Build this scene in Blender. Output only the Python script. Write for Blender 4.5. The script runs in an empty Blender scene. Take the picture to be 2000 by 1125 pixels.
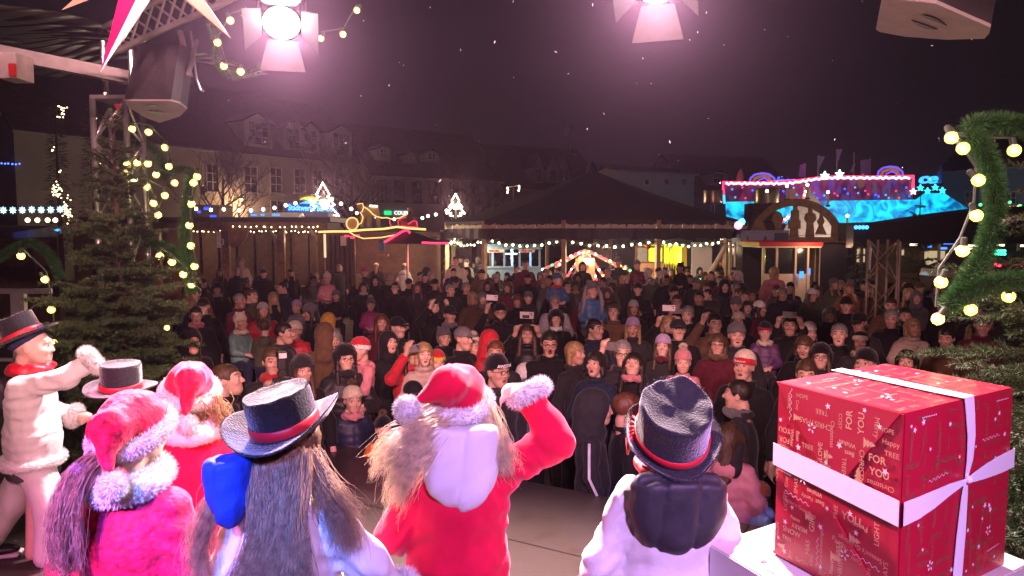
import bpy, bmesh, math, random
import numpy as np
from mathutils import Vector, Matrix, Euler
random.seed(7); rng = np.random.default_rng(7)
PI = math.pi
S = bpy.context.scene
C = S.collection
# ---------------------------------------------------------------- camera
CZ, F, PITCH = 2.75, 1428.0, math.radians(4.3)
cam = bpy.data.cameras.new('camera'); camo = bpy.data.objects.new('camera', cam); C.objects.link(camo)
camo.location = (0, 0, CZ); camo.rotation_euler = (math.radians(90) - PITCH, 0, 0)
cam.sensor_width = 36.0; cam.lens = 36.0 * F / 2000.0; cam.clip_start = 0.05; cam.clip_end = 1000
S.camera = camo
# ---------------------------------------------------------------- night sky, exposure
W = bpy.data.worlds.new('World'); S.world = W; W.use_nodes = True
wn = W.node_tree.nodes; wl = W.node_tree.links
bg = wn['Background']; bg.inputs['Color'].default_value = (0.0072, 0.0050, 0.0066, 1); bg.inputs['Strength'].default_value = 1.0
S.view_settings.view_transform = 'Standard'; S.view_settings.look = 'None'
S.view_settings.exposure = 0.0; S.view_settings.gamma = 1.0
S.render.engine = 'CYCLES'
cy = S.cycles
cy.max_bounces = 4; cy.diffuse_bounces = 2; cy.glossy_bounces = 2; cy.transmission_bounces = 4; cy.transparent_max_bounces = 6
cy.volume_bounces = 0; cy.use_denoising = True; cy.sample_clamp_indirect = 4.0; cy.sample_clamp_direct = 0
cy.caustics_reflective = False; cy.caustics_refractive = False
STAGE = 0.85
cs, sn = math.cos(PITCH), math.sin(PITCH)
def ray(px, py):
    u = (px - 1000) / F; v = (562.5 - py) / F
    return u, cs + v * sn, -sn + v * cs
def at(px, py, Y):
    a, b, c = ray(px, py); t = Y / b
    return Vector((a * t, Y, CZ + c * t))
def atz(px, py, z):
    a, b, c = ray(px, py); t = (z - CZ) / c
    return Vector((a * t, b * t, z))
# ---------------------------------------------------------------- lights of the stage rig are set with their lamps below
# ================================================================ helpers
def link(o, parent=None):
    C.objects.link(o)
    if parent is not None:
        o.parent = parent
    return o
def props(o, label=None, cat=None, group=None, kind=None):
    if label: o['label'] = label
    if cat: o['category'] = cat
    if group: o['group'] = group
    if kind: o['kind'] = kind
    return o
def thing(name, label, cat, loc=(0, 0, 0), rz=0.0, group=None, sc=1.0):
    o = bpy.data.objects.new(name, None); C.objects.link(o)
    o.location = loc; o.rotation_euler = (0, 0, rz); o.scale = (sc, sc, sc); o.empty_display_size = .1
    return props(o, label, cat, group)
def wparent(o, root):            # keep world placement of o under root (root itself has no parent)
    o.parent = root; o.matrix_parent_inverse = root.matrix_basis.inverted(); return o
class MB:
    def __init__(s): s.v = []; s.f = []
    def add(s, v, f):
        n = len(s.v); s.v += [tuple(p) for p in v]; s.f += [tuple(i + n for i in q) for q in f]; return s
    def box(s, c, d, rz=0.0, m=None):
        x, y, z = d[0] / 2, d[1] / 2, d[2] / 2
        v = [Vector((a * x, b * y, e * z)) for e in (-1, 1) for b in (-1, 1) for a in (-1, 1)]
        if m is not None: v = [m @ p for p in v]
        elif rz:
            r = Matrix.Rotation(rz, 3, 'Z'); v = [r @ p for p in v]
        v = [p + Vector(c) for p in v]
        return s.add(v, [(0, 2, 3, 1), (4, 5, 7, 6), (0, 1, 5, 4), (2, 6, 7, 3), (0, 4, 6, 2), (1, 3, 7, 5)])
    def bx(s, a, b): return s.box([(a[i] + b[i]) / 2 for i in range(3)], [abs(b[i] - a[i]) for i in range(3)])
    def tube(s, pts, r, n=8, cap=True, closed=False):
        pts = [Vector(p) for p in pts]; m = len(pts)
        rs = r if hasattr(r, '__len__') else [r] * m
        ref = None; v = []; f = []
        for i, p in enumerate(pts):
            if closed: t = pts[(i + 1) % m] - pts[i - 1]
            else: t = pts[min(i + 1, m - 1)] - pts[max(i - 1, 0)]
            t = t.normalized() if t.length > 1e-9 else Vector((0, 0, 1))
            if ref is None:
                ref = Vector((0, 0, 1)) if abs(t.z) < .9 else Vector((1, 0, 0))
            a = ref - t * ref.dot(t)
            if a.length < 1e-6: a = t.orthogonal()
            a.normalize(); b = t.cross(a); ref = a
            for k in range(n):
                w = 2 * PI * k / n
                v.append(p + (a * math.cos(w) + b * math.sin(w)) * rs[i])
        for i in range(m if closed else m - 1):
            j = (i + 1) % m
            for k in range(n):
                l = (k + 1) % n
                f.append((i * n + k, i * n + l, j * n + l, j * n + k))
        if cap and not closed:
            f.append(tuple(range(n))[::-1]); f.append(tuple((m - 1) * n + k for k in range(n)))
        return s.add(v, f)
    def lathe(s, prof, c=(0, 0, 0), n=24, sx=1.0, sy=1.0, m=None):
        v = []; f = []
        for (r, z) in prof:
            for k in range(n):
                w = 2 * PI * k / n; p = Vector((r * math.cos(w) * sx, r * math.sin(w) * sy, z))
                if m is not None: p = m @ p
                v.append(p + Vector(c))
        for i in range(len(prof) - 1):
            for k in range(n):
                l = (k + 1) % n; f.append((i * n + k, i * n + l, (i + 1) * n + l, (i + 1) * n + k))
        f.append(tuple(range(n))[::-1]); f.append(tuple((len(prof) - 1) * n + k for k in range(n)))
        return s.add(v, f)
    def ball(s, c, r, n=10, sx=1, sy=1, sz=1):
        prof = [(max(r * math.sin(PI * i / (n // 2 + 1)), r * .02), -r * math.cos(PI * i / (n // 2 + 1)) * sz) for i in range(n // 2 + 2)]
        return s.lathe(prof, c, n, sx, sy)
    def prism(s, poly, a, b, th):   # poly in (u,v) plane spanned by unit vectors a,b from origin o in poly[0]? extruded by vector th
        n = len(poly[1]); o = Vector(poly[0])
        P = [o + a * u + b * v for u, v in poly[1]]
        v = P + [p + th for p in P]
        f = [tuple(range(n))[::-1], tuple(range(n, 2 * n))] + [(i, (i + 1) % n, n + (i + 1) % n, n + i) for i in range(n)]
        return s.add(v, f)
    def quad(s, a, b, c, d): return s.add([a, b, c, d], [(0, 1, 2, 3)])
    def mesh(s, name, smooth=False):
        me = bpy.data.meshes.new(name); me.from_pydata([tuple(p) for p in s.v], [], s.f); me.update()
        if smooth: me.polygons.foreach_set('use_smooth', [True] * len(me.polygons))
        return me
    def build(s, name, mat, parent=None, smooth=False, bevel=0, world=False, kind=None):
        me = s.mesh(name, smooth)
        o = bpy.data.objects.new(name, me); C.objects.link(o)
        if mat: me.materials.append(mat)
        if bevel:
            bm = bmesh.new(); bm.from_mesh(me); bmesh.ops.recalc_face_normals(bm, faces=bm.faces)
            bmesh.ops.bevel(bm, geom=list(bm.edges), offset=bevel, segments=2, affect='EDGES', clamp_overlap=True); bm.to_mesh(me); bm.free()
        if parent is not None:
            if world: wparent(o, parent)
            else: o.parent = parent
        if kind: o['kind'] = kind
        return o
def fixn(o):
    bm = bmesh.new(); bm.from_mesh(o.data); bmesh.ops.recalc_face_normals(bm, faces=bm.faces); bm.to_mesh(o.data); bm.free(); return o
def npmesh(name, v, f, smooth=True):     # v (n,3) array, f (m,k) int array
    v = np.asarray(v, np.float32); f = np.asarray(f, np.int32)
    me = bpy.data.meshes.new(name); k = f.shape[1]
    me.vertices.add(len(v)); me.vertices.foreach_set('co', v.ravel())
    me.loops.add(f.size); me.loops.foreach_set('vertex_index', f.ravel())
    me.polygons.add(len(f)); me.polygons.foreach_set('loop_start', np.arange(0, f.size, k, dtype=np.int32))
    try: me.polygons.foreach_set('loop_total', np.full(len(f), k, np.int32))
    except Exception: pass
    me.polygons.foreach_set('use_smooth', np.full(len(f), smooth)); me.update(calc_edges=True); me.validate()
    return me
VAR = {}
def obj(name, me, mat=None, parent=None, loc=None, color=None, kind=None):
    if mat is not None:
        if not me.materials: me.materials.append(mat)
        elif me.materials[0] != mat:
            key = (me.name, mat.name)
            if key not in VAR: VAR[key] = me.copy(); VAR[key].materials.clear(); VAR[key].materials.append(mat)
            me = VAR[key]
    o = bpy.data.objects.new(name, me); C.objects.link(o)
    if parent is not None: o.parent = parent
    if loc is not None: o.location = loc
    if color is not None: o.color = (*color, 1)
    if kind: o['kind'] = kind
    return o
# ---------------------------------------------------------------- materials
MATS = {}
def M(name, col=(.5, .5, .5), rough=.6, metal=0.0, var=.18, scale=14.0, bump=0.0, bscale=None, sheen=0.0, emit=None, es=0.0,
      objcol=False, tint=False, alpha=1.0, trans=0.0, spec=.5, col2=None, sub=0.0, coat=0.0, wave=None, nolight=False):
    if name in MATS: return MATS[name]
    m = bpy.data.materials.new(name); m.use_nodes = True; nt = m.node_tree; N = nt.nodes; L = nt.links
    b = N['Principled BSDF']; b.inputs['Roughness'].default_value = rough; b.inputs['Metallic'].default_value = metal
    b.inputs['Specular IOR Level'].default_value = spec
    if sheen: b.inputs['Sheen Weight'].default_value = sheen; b.inputs['Sheen Roughness'].default_value = .4
    if coat: b.inputs['Coat Weight'].default_value = coat
    if sub: b.inputs['Subsurface Weight'].default_value = sub; b.inputs['Subsurface Radius'].default_value = (.012, .005, .003)
    if alpha < 1: b.inputs['Alpha'].default_value = alpha
    if trans: b.inputs['Transmission Weight'].default_value = trans
    tc = N.new('ShaderNodeTexCoord')
    if objcol:
        src = N.new('ShaderNodeObjectInfo').outputs['Color']
    else:
        rgb = N.new('ShaderNodeRGB'); rgb.outputs[0].default_value = (*col, 1); src = rgb.outputs[0]
    nz = N.new('ShaderNodeTexNoise'); nz.inputs['Scale'].default_value = scale; nz.inputs['Detail'].default_value = 5
    L.new(tc.outputs['Object'], nz.inputs['Vector'])
    if col2 is not None:
        mr = N.new('ShaderNodeMapRange'); mr.inputs[1].default_value = .42; mr.inputs[2].default_value = .62
        L.new(nz.outputs['Fac'], mr.inputs[0])
        mx = N.new('ShaderNodeMix'); mx.data_type = 'RGBA'; L.new(mr.outputs[0], mx.inputs[0]); L.new(src, mx.inputs[6]); mx.inputs[7].default_value = (*col2, 1)
        src = mx.outputs[2]
    if var:
        mr = N.new('ShaderNodeMapRange'); mr.inputs[1].default_value = .3; mr.inputs[2].default_value = .7
        mr.inputs[3].default_value = 1 - var; mr.inputs[4].default_value = 1 + var; L.new(nz.outputs['Fac'], mr.inputs[0])
        mx = N.new('ShaderNodeVectorMath'); mx.operation = 'SCALE'; L.new(src, mx.inputs[0]); L.new(mr.outputs[0], mx.inputs['Scale']); src = mx.outputs[0]
    if tint:
        at_ = N.new('ShaderNodeAttribute'); at_.attribute_name = 'tint'
        mx = N.new('ShaderNodeVectorMath'); mx.operation = 'MULTIPLY'; L.new(src, mx.inputs[0]); L.new(at_.outputs['Color'], mx.inputs[1]); src = mx.outputs[0]
    L.new(src, b.inputs['Base Color'])
    if bump:
        n2 = N.new('ShaderNodeTexNoise'); n2.inputs['Scale'].default_value = bscale or scale * 4; n2.inputs['Detail'].default_value = 4
        L.new(tc.outputs['Object'], n2.inputs['Vector']); hsrc = n2.outputs['Fac']
        if wave:
            wv = N.new('ShaderNodeTexWave'); wv.inputs['Scale'].default_value = wave[1]; wv.bands_direction = wave[0]; wv.inputs['Distortion'].default_value = 1.0
            L.new(tc.outputs['Object'], wv.inputs['Vector'])
            ad = N.new('ShaderNodeMath'); ad.operation = 'ADD'; L.new(hsrc, ad.inputs[0]); L.new(wv.outputs['Fac'], ad.inputs[1]); hsrc = ad.outputs[0]
        bp = N.new('ShaderNodeBump'); bp.inputs['Strength'].default_value = bump; bp.inputs['Distance'].default_value = .01
        L.new(hsrc, bp.inputs['Height']); L.new(bp.outputs[0], b.inputs['Normal'])
    if emit is not None:
        b.inputs['Emission Color'].default_value = (*emit, 1); b.inputs['Emission Strength'].default_value = es
        if nolight: m.cycles.emission_sampling = 'NONE'
    MATS[name] = m; return m
def EM(name, col, s, nolight=True): return M(name, (.02, .02, .02), .5, emit=col, es=s, var=0, nolight=nolight)
m_cloth = M('cloth', objcol=True, rough=.85, var=.22, scale=22, bump=.35, bscale=30, sheen=.12, spec=.25)
m_puffer = M('puffer_cloth', objcol=True, rough=.5, var=.15, scale=16, bump=.3, bscale=18, sheen=.05, spec=.35)
m_knit = M('knit', objcol=True, rough=.95, var=.2, scale=60, bump=.7, bscale=140, sheen=.2, spec=.15)
m_skin = M('skin', objcol=True, tint=True, rough=.5, var=.06, scale=30, bump=.05, bscale=200, spec=.4)
m_hair = M('hair_strands', objcol=True, rough=.45, var=.4, scale=45, bump=.5, bscale=90, spec=.5)
m_black = M('black_plastic', (.012, .012, .013), .4, var=.1, bump=.05)
m_alu = M('aluminium', (.55, .54, .52), .38, metal=.85, var=.15, scale=9, bump=.05)
m_steelgrey = M('grey_painted_steel', (.34, .33, .31), .45, metal=.3, var=.15)
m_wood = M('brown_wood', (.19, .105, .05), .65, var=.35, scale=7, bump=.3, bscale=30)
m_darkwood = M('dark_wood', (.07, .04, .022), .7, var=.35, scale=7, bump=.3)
m_bulbglass = M('bulb_glass', (.9, .75, .3), .1, emit=(1.0, .80, .28), es=1.1, var=0, nolight=True)
m_filament = EM('bulb_filament', (1.0, .88, .5), 16.0)
m_warm = EM('warm_lamp', (1.0, .72, .38), 9.0)
m_warmw = EM('warm_white_lamp', (1.0, .84, .6), 9.0)
m_red_neon = EM('red_light_tube', (1.0, .03, .10), 3.2)
m_amber = EM('amber_light_tube', (1.0, .60, .18), 1.7)
def nodes_of(m): return m.node_tree.nodes, m.node_tree.links
# ---------------------------------------------------------------- signed distance shapes, meshed into one continuous surface
f4 = np.float32
def vlen(x, y, z): return np.sqrt(x * x + y * y + z * z)
def ell(P, c, r):
    x, y, z = (P[0] - c[0]) / r[0], (P[1] - c[1]) / r[1], (P[2] - c[2]) / r[2]
    k0 = vlen(x, y, z); k1 = vlen(x / r[0], y / r[1], z / r[2]) + 1e-6
    return k0 * (k0 - 1) / k1
def rc(P, a, b, ra, rb, sy=1.0):
    ax, ay, az = a; bx, by, bz = b[0] - ax, b[1] - ay, b[2] - az
    px, py, pz = P[0] - ax, P[1] - ay, P[2] - az
    h = np.clip((px * bx + py * by + pz * bz) / (bx * bx + by * by + bz * bz + 1e-9), 0, 1)
    return vlen(px - h * bx, (py - h * by) * sy, pz - h * bz) - (ra + (rb - ra) * h)
def sbox(P, c, d, r):
    x, y, z = np.abs(P[0] - c[0]) - d[0] + r, np.abs(P[1] - c[1]) - d[1] + r, np.abs(P[2] - c[2]) - d[2] + r
    return vlen(np.maximum(x, 0), np.maximum(y, 0), np.maximum(z, 0)) + np.minimum(np.maximum(x, np.maximum(y, z)), 0) - r
def torus(P, c, R, r, sx=1.0, sy=1.0):
    x, y, z = (P[0] - c[0]) / sx, (P[1] - c[1]) / sy, P[2] - c[2]
    q = np.sqrt(x * x + y * y) - R
    return np.sqrt(q * q + z * z) - r
def smin(a, b, k):
    h = np.maximum(k - np.abs(a - b), 0) / k
    return np.minimum(a, b) - h * h * k * .25
def smax(a, b, k): return -smin(-a, -b, k)
def U(k, *d):
    r = d[0]
    for e in d[1:]: r = smin(r, e, k)
    return r
def axis(zones, base, lo, hi):      # zones: (a,b,step) finer
    p = [lo]
    while p[-1] < hi:
        st = base
        for a, b, s in zones:
            if a - base <= p[-1] < b: st = min(st, s)
        p.append(p[-1] + st)
    return np.array(p, f4)
def net(fn, ax, ay, az, name='surface'):
    P = (ax[:, None, None], ay[None, :, None], az[None, None, :])
    V = fn(P); V = np.broadcast_to(V, (len(ax), len(ay), len(az))).astype(f4)
    In = V < 0
    c = [In[i:In.shape[0] - 1 + i, j:In.shape[1] - 1 + j, k:In.shape[2] - 1 + k] for i in (0, 1) for j in (0, 1) for k in (0, 1)]
    sm = sum(q.astype(np.int8) for q in c)
    I, J, K = np.nonzero((sm > 0) & (sm < 8))
    acc = np.zeros((len(I), 3), f4); cnt = np.zeros(len(I), f4)
    A = (ax, ay, az)
    for d in range(3):
        for o1 in (0, 1):
            for o2 in (0, 1):
                off0 = [0, 0, 0]; oth = [q for q in range(3) if q != d]
                off0[oth[0]] = o1; off0[oth[1]] = o2; off1 = list(off0); off1[d] = 1
                i0 = (I + off0[0], J + off0[1], K + off0[2]); i1 = (I + off1[0], J + off1[1], K + off1[2])
                v0 = V[i0]; v1 = V[i1]; m = (v0 < 0) != (v1 < 0)
                t = np.where(m, v0 / np.where(m, v0 - v1, 1), 0)
                for q in range(3):
                    p0 = A[q][i0[q]]; p1 = A[q][i1[q]]
                    acc[:, q] += np.where(m, p0 + (p1 - p0) * t, 0)
                cnt += m
    verts = acc / np.maximum(cnt, 1)[:, None]
    idx = np.full((len(ax) - 1, len(ay) - 1, len(az) - 1), -1, np.int32); idx[I, J, K] = np.arange(len(I))
    F_ = []
    for d in range(3):
        sl0 = [slice(None)] * 3; sl1 = [slice(None)] * 3; sl0[d] = slice(0, -1); sl1[d] = slice(1, None)
        a = In[tuple(sl0)]; b = In[tuple(sl1)]
        e = np.argwhere(a != b); o1, o2 = [q for q in range(3) if q != d]
        e = e[(e[:, o1] > 0) & (e[:, o2] > 0) & (e[:, o1] < V.shape[o1] - 1) & (e[:, o2] < V.shape[o2] - 1)]
        if not len(e): continue
        inside0 = a[tuple(e.T)]
        q = []
        for s1, s2 in ((-1, -1), (0, -1), (0, 0), (-1, 0)):
            g = e.copy(); g[:, o1] += s1; g[:, o2] += s2; q.append(idx[tuple(g.T)])
        q = np.stack(q, 1)
        flip = inside0 if d != 1 else ~inside0
        q[~flip] = q[~flip][:, ::-1]
        F_.append(q)
    Fq = np.concatenate(F_) if F_ else np.zeros((0, 4), np.int32)
    Fq = Fq[(Fq >= 0).all(1)]
    return npmesh(name, verts, Fq), verts
def tint(me, cols):      # per-vertex colour
    a = me.color_attributes.new('tint', 'FLOAT_COLOR', 'POINT')
    d = np.ones((len(me.vertices), 4), f4); d[:, :3] = cols[:len(me.vertices)]; a.data.foreach_set('color', d.ravel())
def wob(P, s, ph=0.0):   # soft pseudo noise
    x, y, z = P
    return (np.sin(x * s + 1.3 + ph) * np.cos(y * s * 1.17 + .5 * np.sin(z * s * .7 + ph)) + np.sin(z * s * .9 + x * s * .6 + ph * 1.7) * .7 + np.cos(y * s * 1.9 - z * s * .5 + ph) * .4) / 2.1
# ---------------------------------------------------------------- needles, fur, strands (fine geometry in one mesh)
def spikes(name, base, dirs, length, width):   # thin triangles
    n = len(base); base = np.asarray(base, f4); dirs = np.asarray(dirs, f4)
    dirs /= np.linalg.norm(dirs, axis=1)[:, None] + 1e-9
    r = rng.normal(size=(n, 3)).astype(f4); s = np.cross(dirs, r); s /= np.linalg.norm(s, axis=1)[:, None] + 1e-9
    length = np.broadcast_to(length, (n,)).astype(f4)[:, None]; width = np.broadcast_to(width, (n,)).astype(f4)[:, None]
    v = np.stack([base - s * width / 2, base + s * width / 2, base + dirs * length], 1).reshape(-1, 3)
    return npmesh(name, v, np.arange(n * 3).reshape(-1, 3), False)
def strands(name, paths, r):        # paths (n,k,3); triangular tapered tubes
    paths = np.asarray(paths, f4); n, k, _ = paths.shape
    t = np.gradient(paths, axis=1); t /= np.linalg.norm(t, axis=2)[..., None] + 1e-9
    ref = np.array([.31, .9, .2], f4); a = np.cross(t, ref); a /= np.linalg.norm(a, axis=2)[..., None] + 1e-9; b = np.cross(t, a)
    rad = (np.linspace(1, .25, k) * r).astype(f4)[None, :, None]
    v = np.stack([paths + (a * math.cos(w) + b * math.sin(w)) * rad for w in (0, 2.094, 4.189)], 2)   # n,k,3,3
    v = v.reshape(-1, 3); f = []
    i = np.arange(n)[:, None] * k * 3 + np.arange(k - 1)[None, :] * 3
    for q in range(3):
        p = (q + 1) % 3; f.append(np.stack([i + q, i + p, i + 3 + p, i + 3 + q], -1).reshape(-1, 4))
    return npmesh(name, v, np.concatenate(f), True)
def pathpts(pts, n):
    pts = np.asarray([tuple(p) for p in pts], float); d = np.r_[0, np.cumsum(np.linalg.norm(np.diff(pts, axis=0), axis=1))]
    t = np.linspace(0, d[-1], n); return np.stack([np.interp(t, d, pts[:, i]) for i in range(3)], 1)
def smoothpath(pts, n, it=3):
    p = pathpts(pts, n)
    for _ in range(it * 4): p[1:-1] = (p[:-2] + p[1:-1] * 2 + p[2:]) / 4
    return p
def text_mesh(txt, size, depth=0.0, bold=False):
    cu = bpy.data.curves.new('text', 'FONT'); cu.body = txt; cu.size = size; cu.extrude = depth; cu.resolution_u = 3
    cu.align_x = 'CENTER'; cu.align_y = 'CENTER'
    if bold: cu.offset = size * .018
    o = bpy.data.objects.new('text', cu); C.objects.link(o); dg = bpy.context.evaluated_depsgraph_get(); dg.update()
    ev = o.evaluated_get(dg); me = ev.to_mesh()
    v = [tuple(p.co) for p in me.vertices]; f = [tuple(p.vertices) for p in me.polygons]
    ev.to_mesh_clear(); bpy.data.objects.remove(o); bpy.data.curves.remove(cu)
    return v, f
# ================================================================ people: shared figure builder
COL = dict(black=(.009, .008, .010), charcoal=(.022, .021, .024), navy=(.016, .022, .05), maroon=(.10, .013, .025), red=(.45, .02, .035), grey=(.13, .13, .14),
           pale_grey=(.36, .36, .37), cream=(.62, .54, .42), pink=(.56, .22, .25), teal=(.12, .22, .21), brown=(.12, .065, .035), blue=(.05, .12, .28),
           lilac=(.36, .27, .45), orange=(.65, .23, .03), white=(.75, .73, .70), beige=(.42, .32, .27), purple=(.11, .04, .13), olive=(.07, .075, .045),
           yellow=(.7, .48, .05), magenta=(.40, .04, .22), rust=(.30, .09, .04), light_blue=(.25, .42, .66), mustard=(.60, .32, .05))
HAIRC = dict(dark=(.018, .012, .009), brown=(.07, .038, .02), blond=(.34, .22, .10), grey=(.22, .21, .20), white=(.5, .48, .45), auburn=(.12, .04, .02))
def hand_sdf(P, w, d, nrm, curl=.5, k=1.0, step=None):
    d = Vector(d).normalized(); n = Vector(nrm); n = (n - d * n.dot(d)).normalized(); s = d.cross(n); w = Vector(w)
    r = rc(P, w, w + d * .08 * k, .024 * k, .036 * k)
    r = smin(r, rc(P, w + d * .05 * k + s * .018 * k, w + d * .085 * k - s * .02 * k, .026 * k, .026 * k), .02)
    for q, (o, L) in enumerate(((.03, .068), (.010, .078), (-.011, .072), (-.031, .056))):
        b = w + d * .088 * k + s * o * k
        m_ = b + (d * (1 - .45 * curl) + n * .75 * curl).normalized() * L * .55 * k
        e = m_ + (d * (1 - 1.25 * curl) + n * 1.2 * curl).normalized() * L * .5 * k
        r = smin(r, np.minimum(rc(P, b, m_, .0105 * k, .0095 * k), rc(P, m_, e, .0095 * k, .008 * k)), .006)
    b = w + d * .03 * k + s * .03 * k; m_ = b + (d * .5 + s * .8 + n * .3 * curl).normalized() * .04 * k; e = m_ + (d * .85 + s * .25 + n * .5 * curl).normalized() * .034 * k
    r = smin(r, smin(rc(P, b, m_, .016 * k, .0125 * k), rc(P, m_, e, .0125 * k, .0095 * k), .01), .012)
    return r
def head_sdf(P, c, hs, kind, mouth=0.0, pitch=0.0):
    x = (P[0] - c[0]) / hs; y0 = (P[1] - c[1]) / hs; z0 = (P[2] - c[2]) / hs
    ca, sa = math.cos(pitch), math.sin(pitch)           # pitch > 0: chin up
    y = y0 * ca - z0 * sa; z = y0 * sa + z0 * ca
    Q = (x, y, z)
    chin = {'M': (.043, .040, .034, -.088), 'F': (.036, .037, .030, -.086), 'K': (.038, .036, .028, -.078)}[kind]
    d = ell(Q, (0, .018, .03), (.077, .097, .088))
    d = smin(d, ell(Q, (0, -.022, -.03), (.063 if kind != 'K' else .067, .072, .085 if kind != 'K' else .077)), .03)
    d = smin(d, ell(Q, (0, -.05, chin[3] - mouth * .012), chin[:3]), .03)
    d = smin(d, rc(Q, (-.036, -.079, .03), (.036, -.079, .03), .012, .012), .02)
    d = smin(d, np.minimum(ell(Q, (-.043, -.066, -.02), (.022, .022, .02)), ell(Q, (.043, -.066, -.02), (.022, .022, .02))), .02)
    es = np.minimum(ell(Q, (-.031, -.103, .011), (.02, .022, .013)), ell(Q, (.031, -.103, .011), (.02, .022, .013)))
    d = smax(d, -es, .012)
    d = smin(d, np.minimum(ell(Q, (-.031, -.076, .011), (.0135, .0135, .0125)), ell(Q, (.031, -.076, .011), (.0135, .0135, .0125))), .004)
    nl = 1.0 if kind != 'K' else .75
    d = smin(d, rc(Q, (0, -.086, .016), (0, -.086 - .024 * nl, -.021), .007, .0115 * nl), .010)
    d = smin(d, np.minimum(ell(Q, (-.014 * nl, -.097, -.024), (.009, .011, .008)), ell(Q, (.014 * nl, -.097, -.024), (.009, .011, .008))), .008)
    if mouth > 0:
        d = smax(d, -ell(Q, (0, -.10, -.066), (.021, .04, .022 * mouth + .002)), .008)
    else:
        d = smin(d, rc(Q, (-.017, -.084, -.052), (.017, -.084, -.052), .005, .005), .008)
        d = smin(d, rc(Q, (-.013, -.083, -.063), (.013, -.083, -.063), .006, .006), .006)
    d = smin(d, np.minimum(ell(Q, (-.077, .014, .0), (.010, .02, .031)), ell(Q, (.077, .014, .0), (.010, .02, .031))), .008)
    return d * hs
def head_tint(v, c, hs, pitch, mouth, kind, brow):
    p = (v - np.array(c)) / hs; ca, sa = math.cos(pitch), math.sin(pitch)
    x = p[:, 0]; y = p[:, 1] * ca - p[:, 2] * sa; z = p[:, 1] * sa + p[:, 2] * ca
    t = np.ones((len(v), 3), f4); fr = y < -.045
    ax = np.abs(x)
    ch = np.exp(-(((ax - .042) / .02) ** 2 + ((z + .022) / .02) ** 2)) * fr
    t *= 1 - ch[:, None] * np.array([0, .17, .17])
    lip = ((x / .024) ** 2 + ((z + .058) / .0115) ** 2 < 1) & fr
    t[lip] = (.9, .66, .64)
    if mouth > 0:
        mo = ((x / .02) ** 2 + ((z + .066) / (.022 * mouth)) ** 2 < 1) & (y < -.04); t[mo] = (.25, .08, .08)
    ey = (((ax - .031) / .0165) ** 2 + ((z - .011) / .0085) ** 2 < 1) & fr
    t[ey] = (1.25, 1.5, 1.7)
    ir = (((ax - .031) / .0085) ** 2 + ((z - .011) / .009) ** 2 < 1) & fr
    t[ir] = (.10, .09, .09)
    ld = (np.abs(z - .0215) < .0035) & (np.abs(ax - .031) < .019) & fr; t[ld] = (.62, .5, .47)
    br = (np.abs(z - .041 + ((ax - .033) / .02) ** 2 * .005) < .0045) & (ax > .014) & (ax < .050) & fr
    t[br] = brow
    return t
POSES = {   # elbow, wrist, palm direction, palm normal for the +x arm; None mirrors it
    'down': (((.255, .03, 1.13), (.255, -.07, .90), (0, -.25, -1), (-1, 0, 0), .35), None),
    'pocket': (((.275, .05, 1.15), (.19, -.13, .98), (-.6, -.3, -.6), (0, 1, 0), .3), None),
    'front': (((.25, .0, 1.13), (.09, -.22, 1.08), (-.8, -.4, .1), (0, .3, -1), .5), None),
    'phone2': (((.24, -.16, 1.21), (.115, -.30, 1.42), (-.25, -.1, 1), (-1, 0, 0), .55), None),
    'phone2high': (((.26, -.13, 1.42), (.13, -.25, 1.66), (-.25, -.1, 1), (-1, 0, 0), .55), None),
    'phone1': (((.255, .03, 1.13), (.255, -.07, .90), (0, -.25, -1), (-1, 0, 0), .35), ((-.30, -.10, 1.42), (-.20, -.22, 1.68), (.25, -.1, 1), (1, 0, 0), .5)),
    'hold': (((.26, -.04, 1.14), (.06, -.27, 1.17), (-.8, -.4, .2), (0, 1, .2), .4), None),
    'sit': (((.22, -.10, 1.15), (.10, -.26, 1.10), (-.6, -.5, -.2), (0, .3, -1), .5), None),
    'wave': (((.25, .0, 1.13), (.09, -.22, 1.08), (-.8, -.4, .1), (0, .3, -1), .5), ((-.36, -.02, 1.42), (-.34, -.10, 1.68), (.1, -.1, 1), (0, -1, 0), .15)),
}
def mirror(a): return tuple(((-p[0], p[1], p[2]) if hasattr(p, '__len__') else p) for p in a)
FIG = {}
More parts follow.
